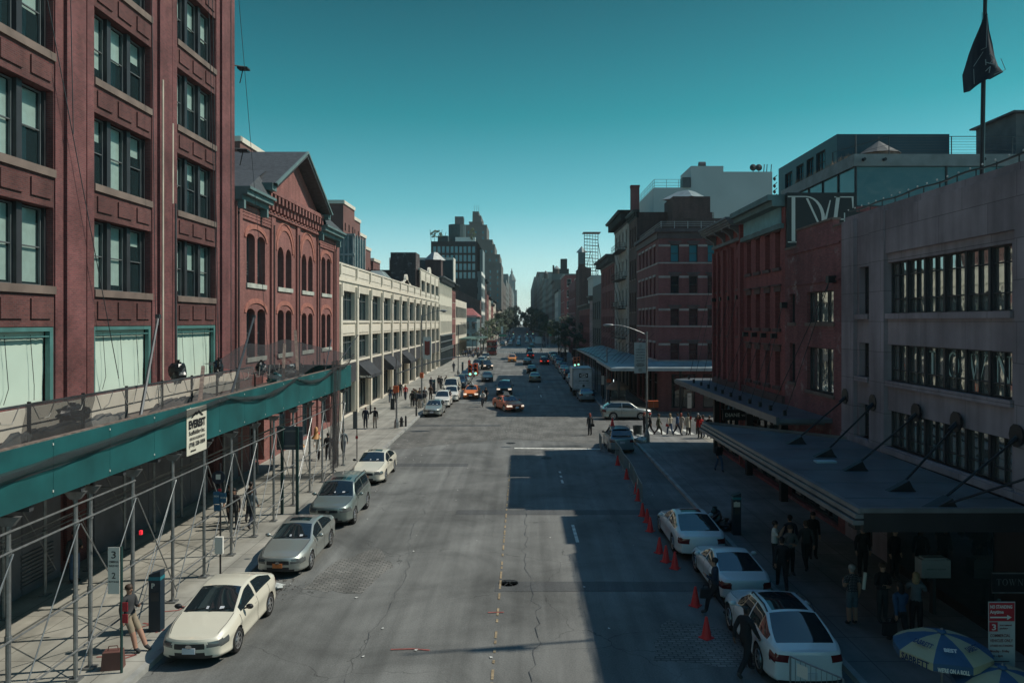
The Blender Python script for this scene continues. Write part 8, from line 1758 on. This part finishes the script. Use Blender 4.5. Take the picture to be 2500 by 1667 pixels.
# town plaque and bench box by the shop
t = thing('shop_plaque', 'dark framed rectangular shop plaque reading TOWN under the big canopy', 'sign', (13, 19.9, 2.2)); k = MB(); k.box(12.55, 13.4, 20.2, 20.24, 1.95, 2.5); bb = k.build('board', blackm, t); k = MB(); xx = 12.66
for ch in 'TOWN': xx += serif(ch, k, xx, 2.16, .17, lambda a, z: (a, 20.19, z)) * .17 + .02
for z in (1.95, 2.47): k.box(12.55, 13.4, 20.18, 20.2, z, z + .03)
k.build('lettering', steel, bb)
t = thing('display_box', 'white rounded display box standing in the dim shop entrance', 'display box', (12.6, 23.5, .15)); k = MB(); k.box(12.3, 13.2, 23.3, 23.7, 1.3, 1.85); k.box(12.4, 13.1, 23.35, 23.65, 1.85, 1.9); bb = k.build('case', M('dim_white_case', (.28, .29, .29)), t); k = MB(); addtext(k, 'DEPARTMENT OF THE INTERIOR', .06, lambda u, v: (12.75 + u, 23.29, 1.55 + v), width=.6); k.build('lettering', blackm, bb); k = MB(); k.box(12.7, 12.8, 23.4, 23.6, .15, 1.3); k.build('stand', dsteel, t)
k = MB(); k.box(10.2, 10.9, 26.2, 26.5, 4.3, 4.36); tag(k.build('roof_offcut', M('pale_board', (.35, .45, .48))), 'pale flat board lying on the big canopy', 'board')
# ---------------------------------------------------------------- trees
leafm = {k: M('leaf_' + k, c, .6, var=.45, scale=.8) for k, c in [('dark', (.035, .06, .035)), ('olive', (.075, .10, .05)), ('mid', (.05, .08, .045))]}; bark = M('bark', (.06, .05, .045), .9)
def leafmesh(seed, n, rx, rz, size, sq=1):
    g_ = random.Random(seed); k = MB(); cl = []
    for i in range(26):
        a, e, r_ = g_.uniform(0, 6.28), g_.uniform(-.9, 1.4), g_.uniform(.35, 1.15) ** .6; cl.append((rx * r_ * math.cos(a) * math.cos(e), rx * r_ * math.sin(a) * math.cos(e) * sq, rz * r_ * math.sin(e), g_.uniform(.12, .30) * rx))
    for i in range(n):
        c = g_.choice(cl); d = Vector((g_.gauss(0, 1), g_.gauss(0, 1), g_.gauss(0, .8))).normalized() * c[3] * g_.random() ** .4; p = Vector(c[:3]) + d; u = Vector((g_.gauss(0, 1), g_.gauss(0, 1), g_.gauss(0, 1))).normalized(); v = u.orthogonal().normalized(); s = size * g_.uniform(.6, 1.4)
        k.face([p - u * s, p + v * s * .5, p + u * s, p - v * s * .5])
    return k
LM = [leafmesh(i, 3600 if i < 2 else 1500, 3.4, 3.0, .16 if i < 2 else .26) for i in range(4)]
lmesh = [[k.mesh('crown', leafm[m], uv=False) for m in ('dark', 'olive', 'mid')] for k in LM]
def tree(x, y, h, r, label, v, c, group=None, vz=1):
    if vz > 1: h = 2.6 + r * 2.0
    t = thing('street_tree', label, 'tree', (x, y, .15), group); k = MB(); zc = h - r * .85; k.tube((x, y, .1), (x + .05, y, zc * .55), .16, 8, .12)
    g_ = random.Random(int(x * 10 + y))
    for i in range(6): a = i * 1.05 + g_.random(); e = (x + r * .55 * math.cos(a), y + r * .55 * math.sin(a), zc + g_.uniform(-.2, .8)); k.tube((x + .05, y, zc * .5 + .1 * i), e, .07, 5, .025)
    k.tube((x + .05, y, zc * .55), (x, y, zc + r * .5), .11, 6, .03); k.build('trunk', bark, t); o = link('crown', lmesh[v][c], t, (x, y, zc)); s = r / 3.4; o.scale = (s, s, s * vz); o.rotation_euler.z = g_.uniform(0, 6)
OR = ['first', 'second', 'third', 'fourth', 'fifth', 'sixth', 'seventh', 'eighth', 'ninth']
tree(9.6, 172, 9.8, 3.9, 'dark leafy street tree at the right kerb, tallest and nearest', 0, 0); tree(10.8, 160, 6.6, 2.6, 'lower bushy tree right beside the tallest right kerb tree', 1, 0); tree(8.6, 181, 8.4, 2.9, 'paler olive tree just behind the tallest right kerb tree', 1, 1)
for i, (x, y, h, r_, c) in enumerate([(-12.5, 240, 7.2, 3.2, 1), (-12, 280, 9.5, 3.8, 1), (-10.8, 304, 10.5, 4, 2), (-10.5, 330, 12, 4.5, 0), (-10.5, 358, 13, 4.6, 0), (-10, 392, 14, 5, 2), (-9.8, 430, 15, 5.2, 0), (-9, 480, 17, 6, 0), (-8.5, 540, 19, 7, 0), (-7.5, 620, 21, 8, 2), (-7.6, 740, 23, 9.5, 0)]):
    tree(x, y, h, r_, 'far street tree number %s along the left beyond the avenue' % ['one', 'two', 'three', 'four', 'five', 'six', 'seven', 'eight', 'nine', 'ten', 'eleven'][i] if 0 else ['olive tree before the avenue by the beige corner building', 'round olive tree in front of the teal house', 'tree in front of the striped apartment block'][i] if i < 3 else '%s dark street tree beyond the avenue on the left, counted from the camera' % OR[i - 3], 2 + i % 2, c, 'far trees on the left' if i > 2 else None, 1.25 if i > 3 else 1)
for i, (x, y, h, r_) in enumerate([(10, 300, 9, 3.6), (9.8, 340, 11, 4.2), (10.2, 372, 12.5, 5), (9.6, 410, 14, 5), (9.3, 455, 16, 5.6), (8.8, 510, 18, 6.2), (8.4, 580, 20, 7), (8, 670, 22, 8), (8.5, 800, 25, 9)]): tree(x, y, h, r_, '%s dark street tree beyond the avenue on the right, counted from the camera' % OR[i], 2 + i % 2, 0 if i % 3 else 2, 'far trees on the right', 1.25 if i > 2 else 1)
t = thing('roof_garden_tree', 'sparse rooftop tree on the glass penthouse tower', 'tree', (-35, 302, 41)); k = MB()
for i in range(5): k.tube((-36.5 + i * 1.3, 302, 41), (-37 + i * 1.6, 302, 46 - (i % 3)), .1, 4)
k.build('trunk', bark, t); o = link('crown', lmesh[2][1], t, (-34.5, 302, 44)); o.scale = (.7, .5, .55); o = link('crown', lmesh[3][1], t, (-20, 302, 44)); o.scale = (.4, .4, .75)

# ---------------------------------------------------------------- air
m, t_, p_ = newmat('air'); t_.nodes.remove(p_); v_ = t_.nodes.new('ShaderNodeVolumePrincipled'); v_.inputs['Color'].default_value = (.80, .96, .98, 1); v_.inputs['Density'].default_value = .00013; v_.inputs['Anisotropy'].default_value = .2
t_.links.new(v_.outputs[0], t_.nodes['Material Output'].inputs['Volume'])
k = MB(); k.box(-1600, 1600, -110, 2700, -1.1, 124); tag(k.build('haze', m, uv=False), kind='stuff')
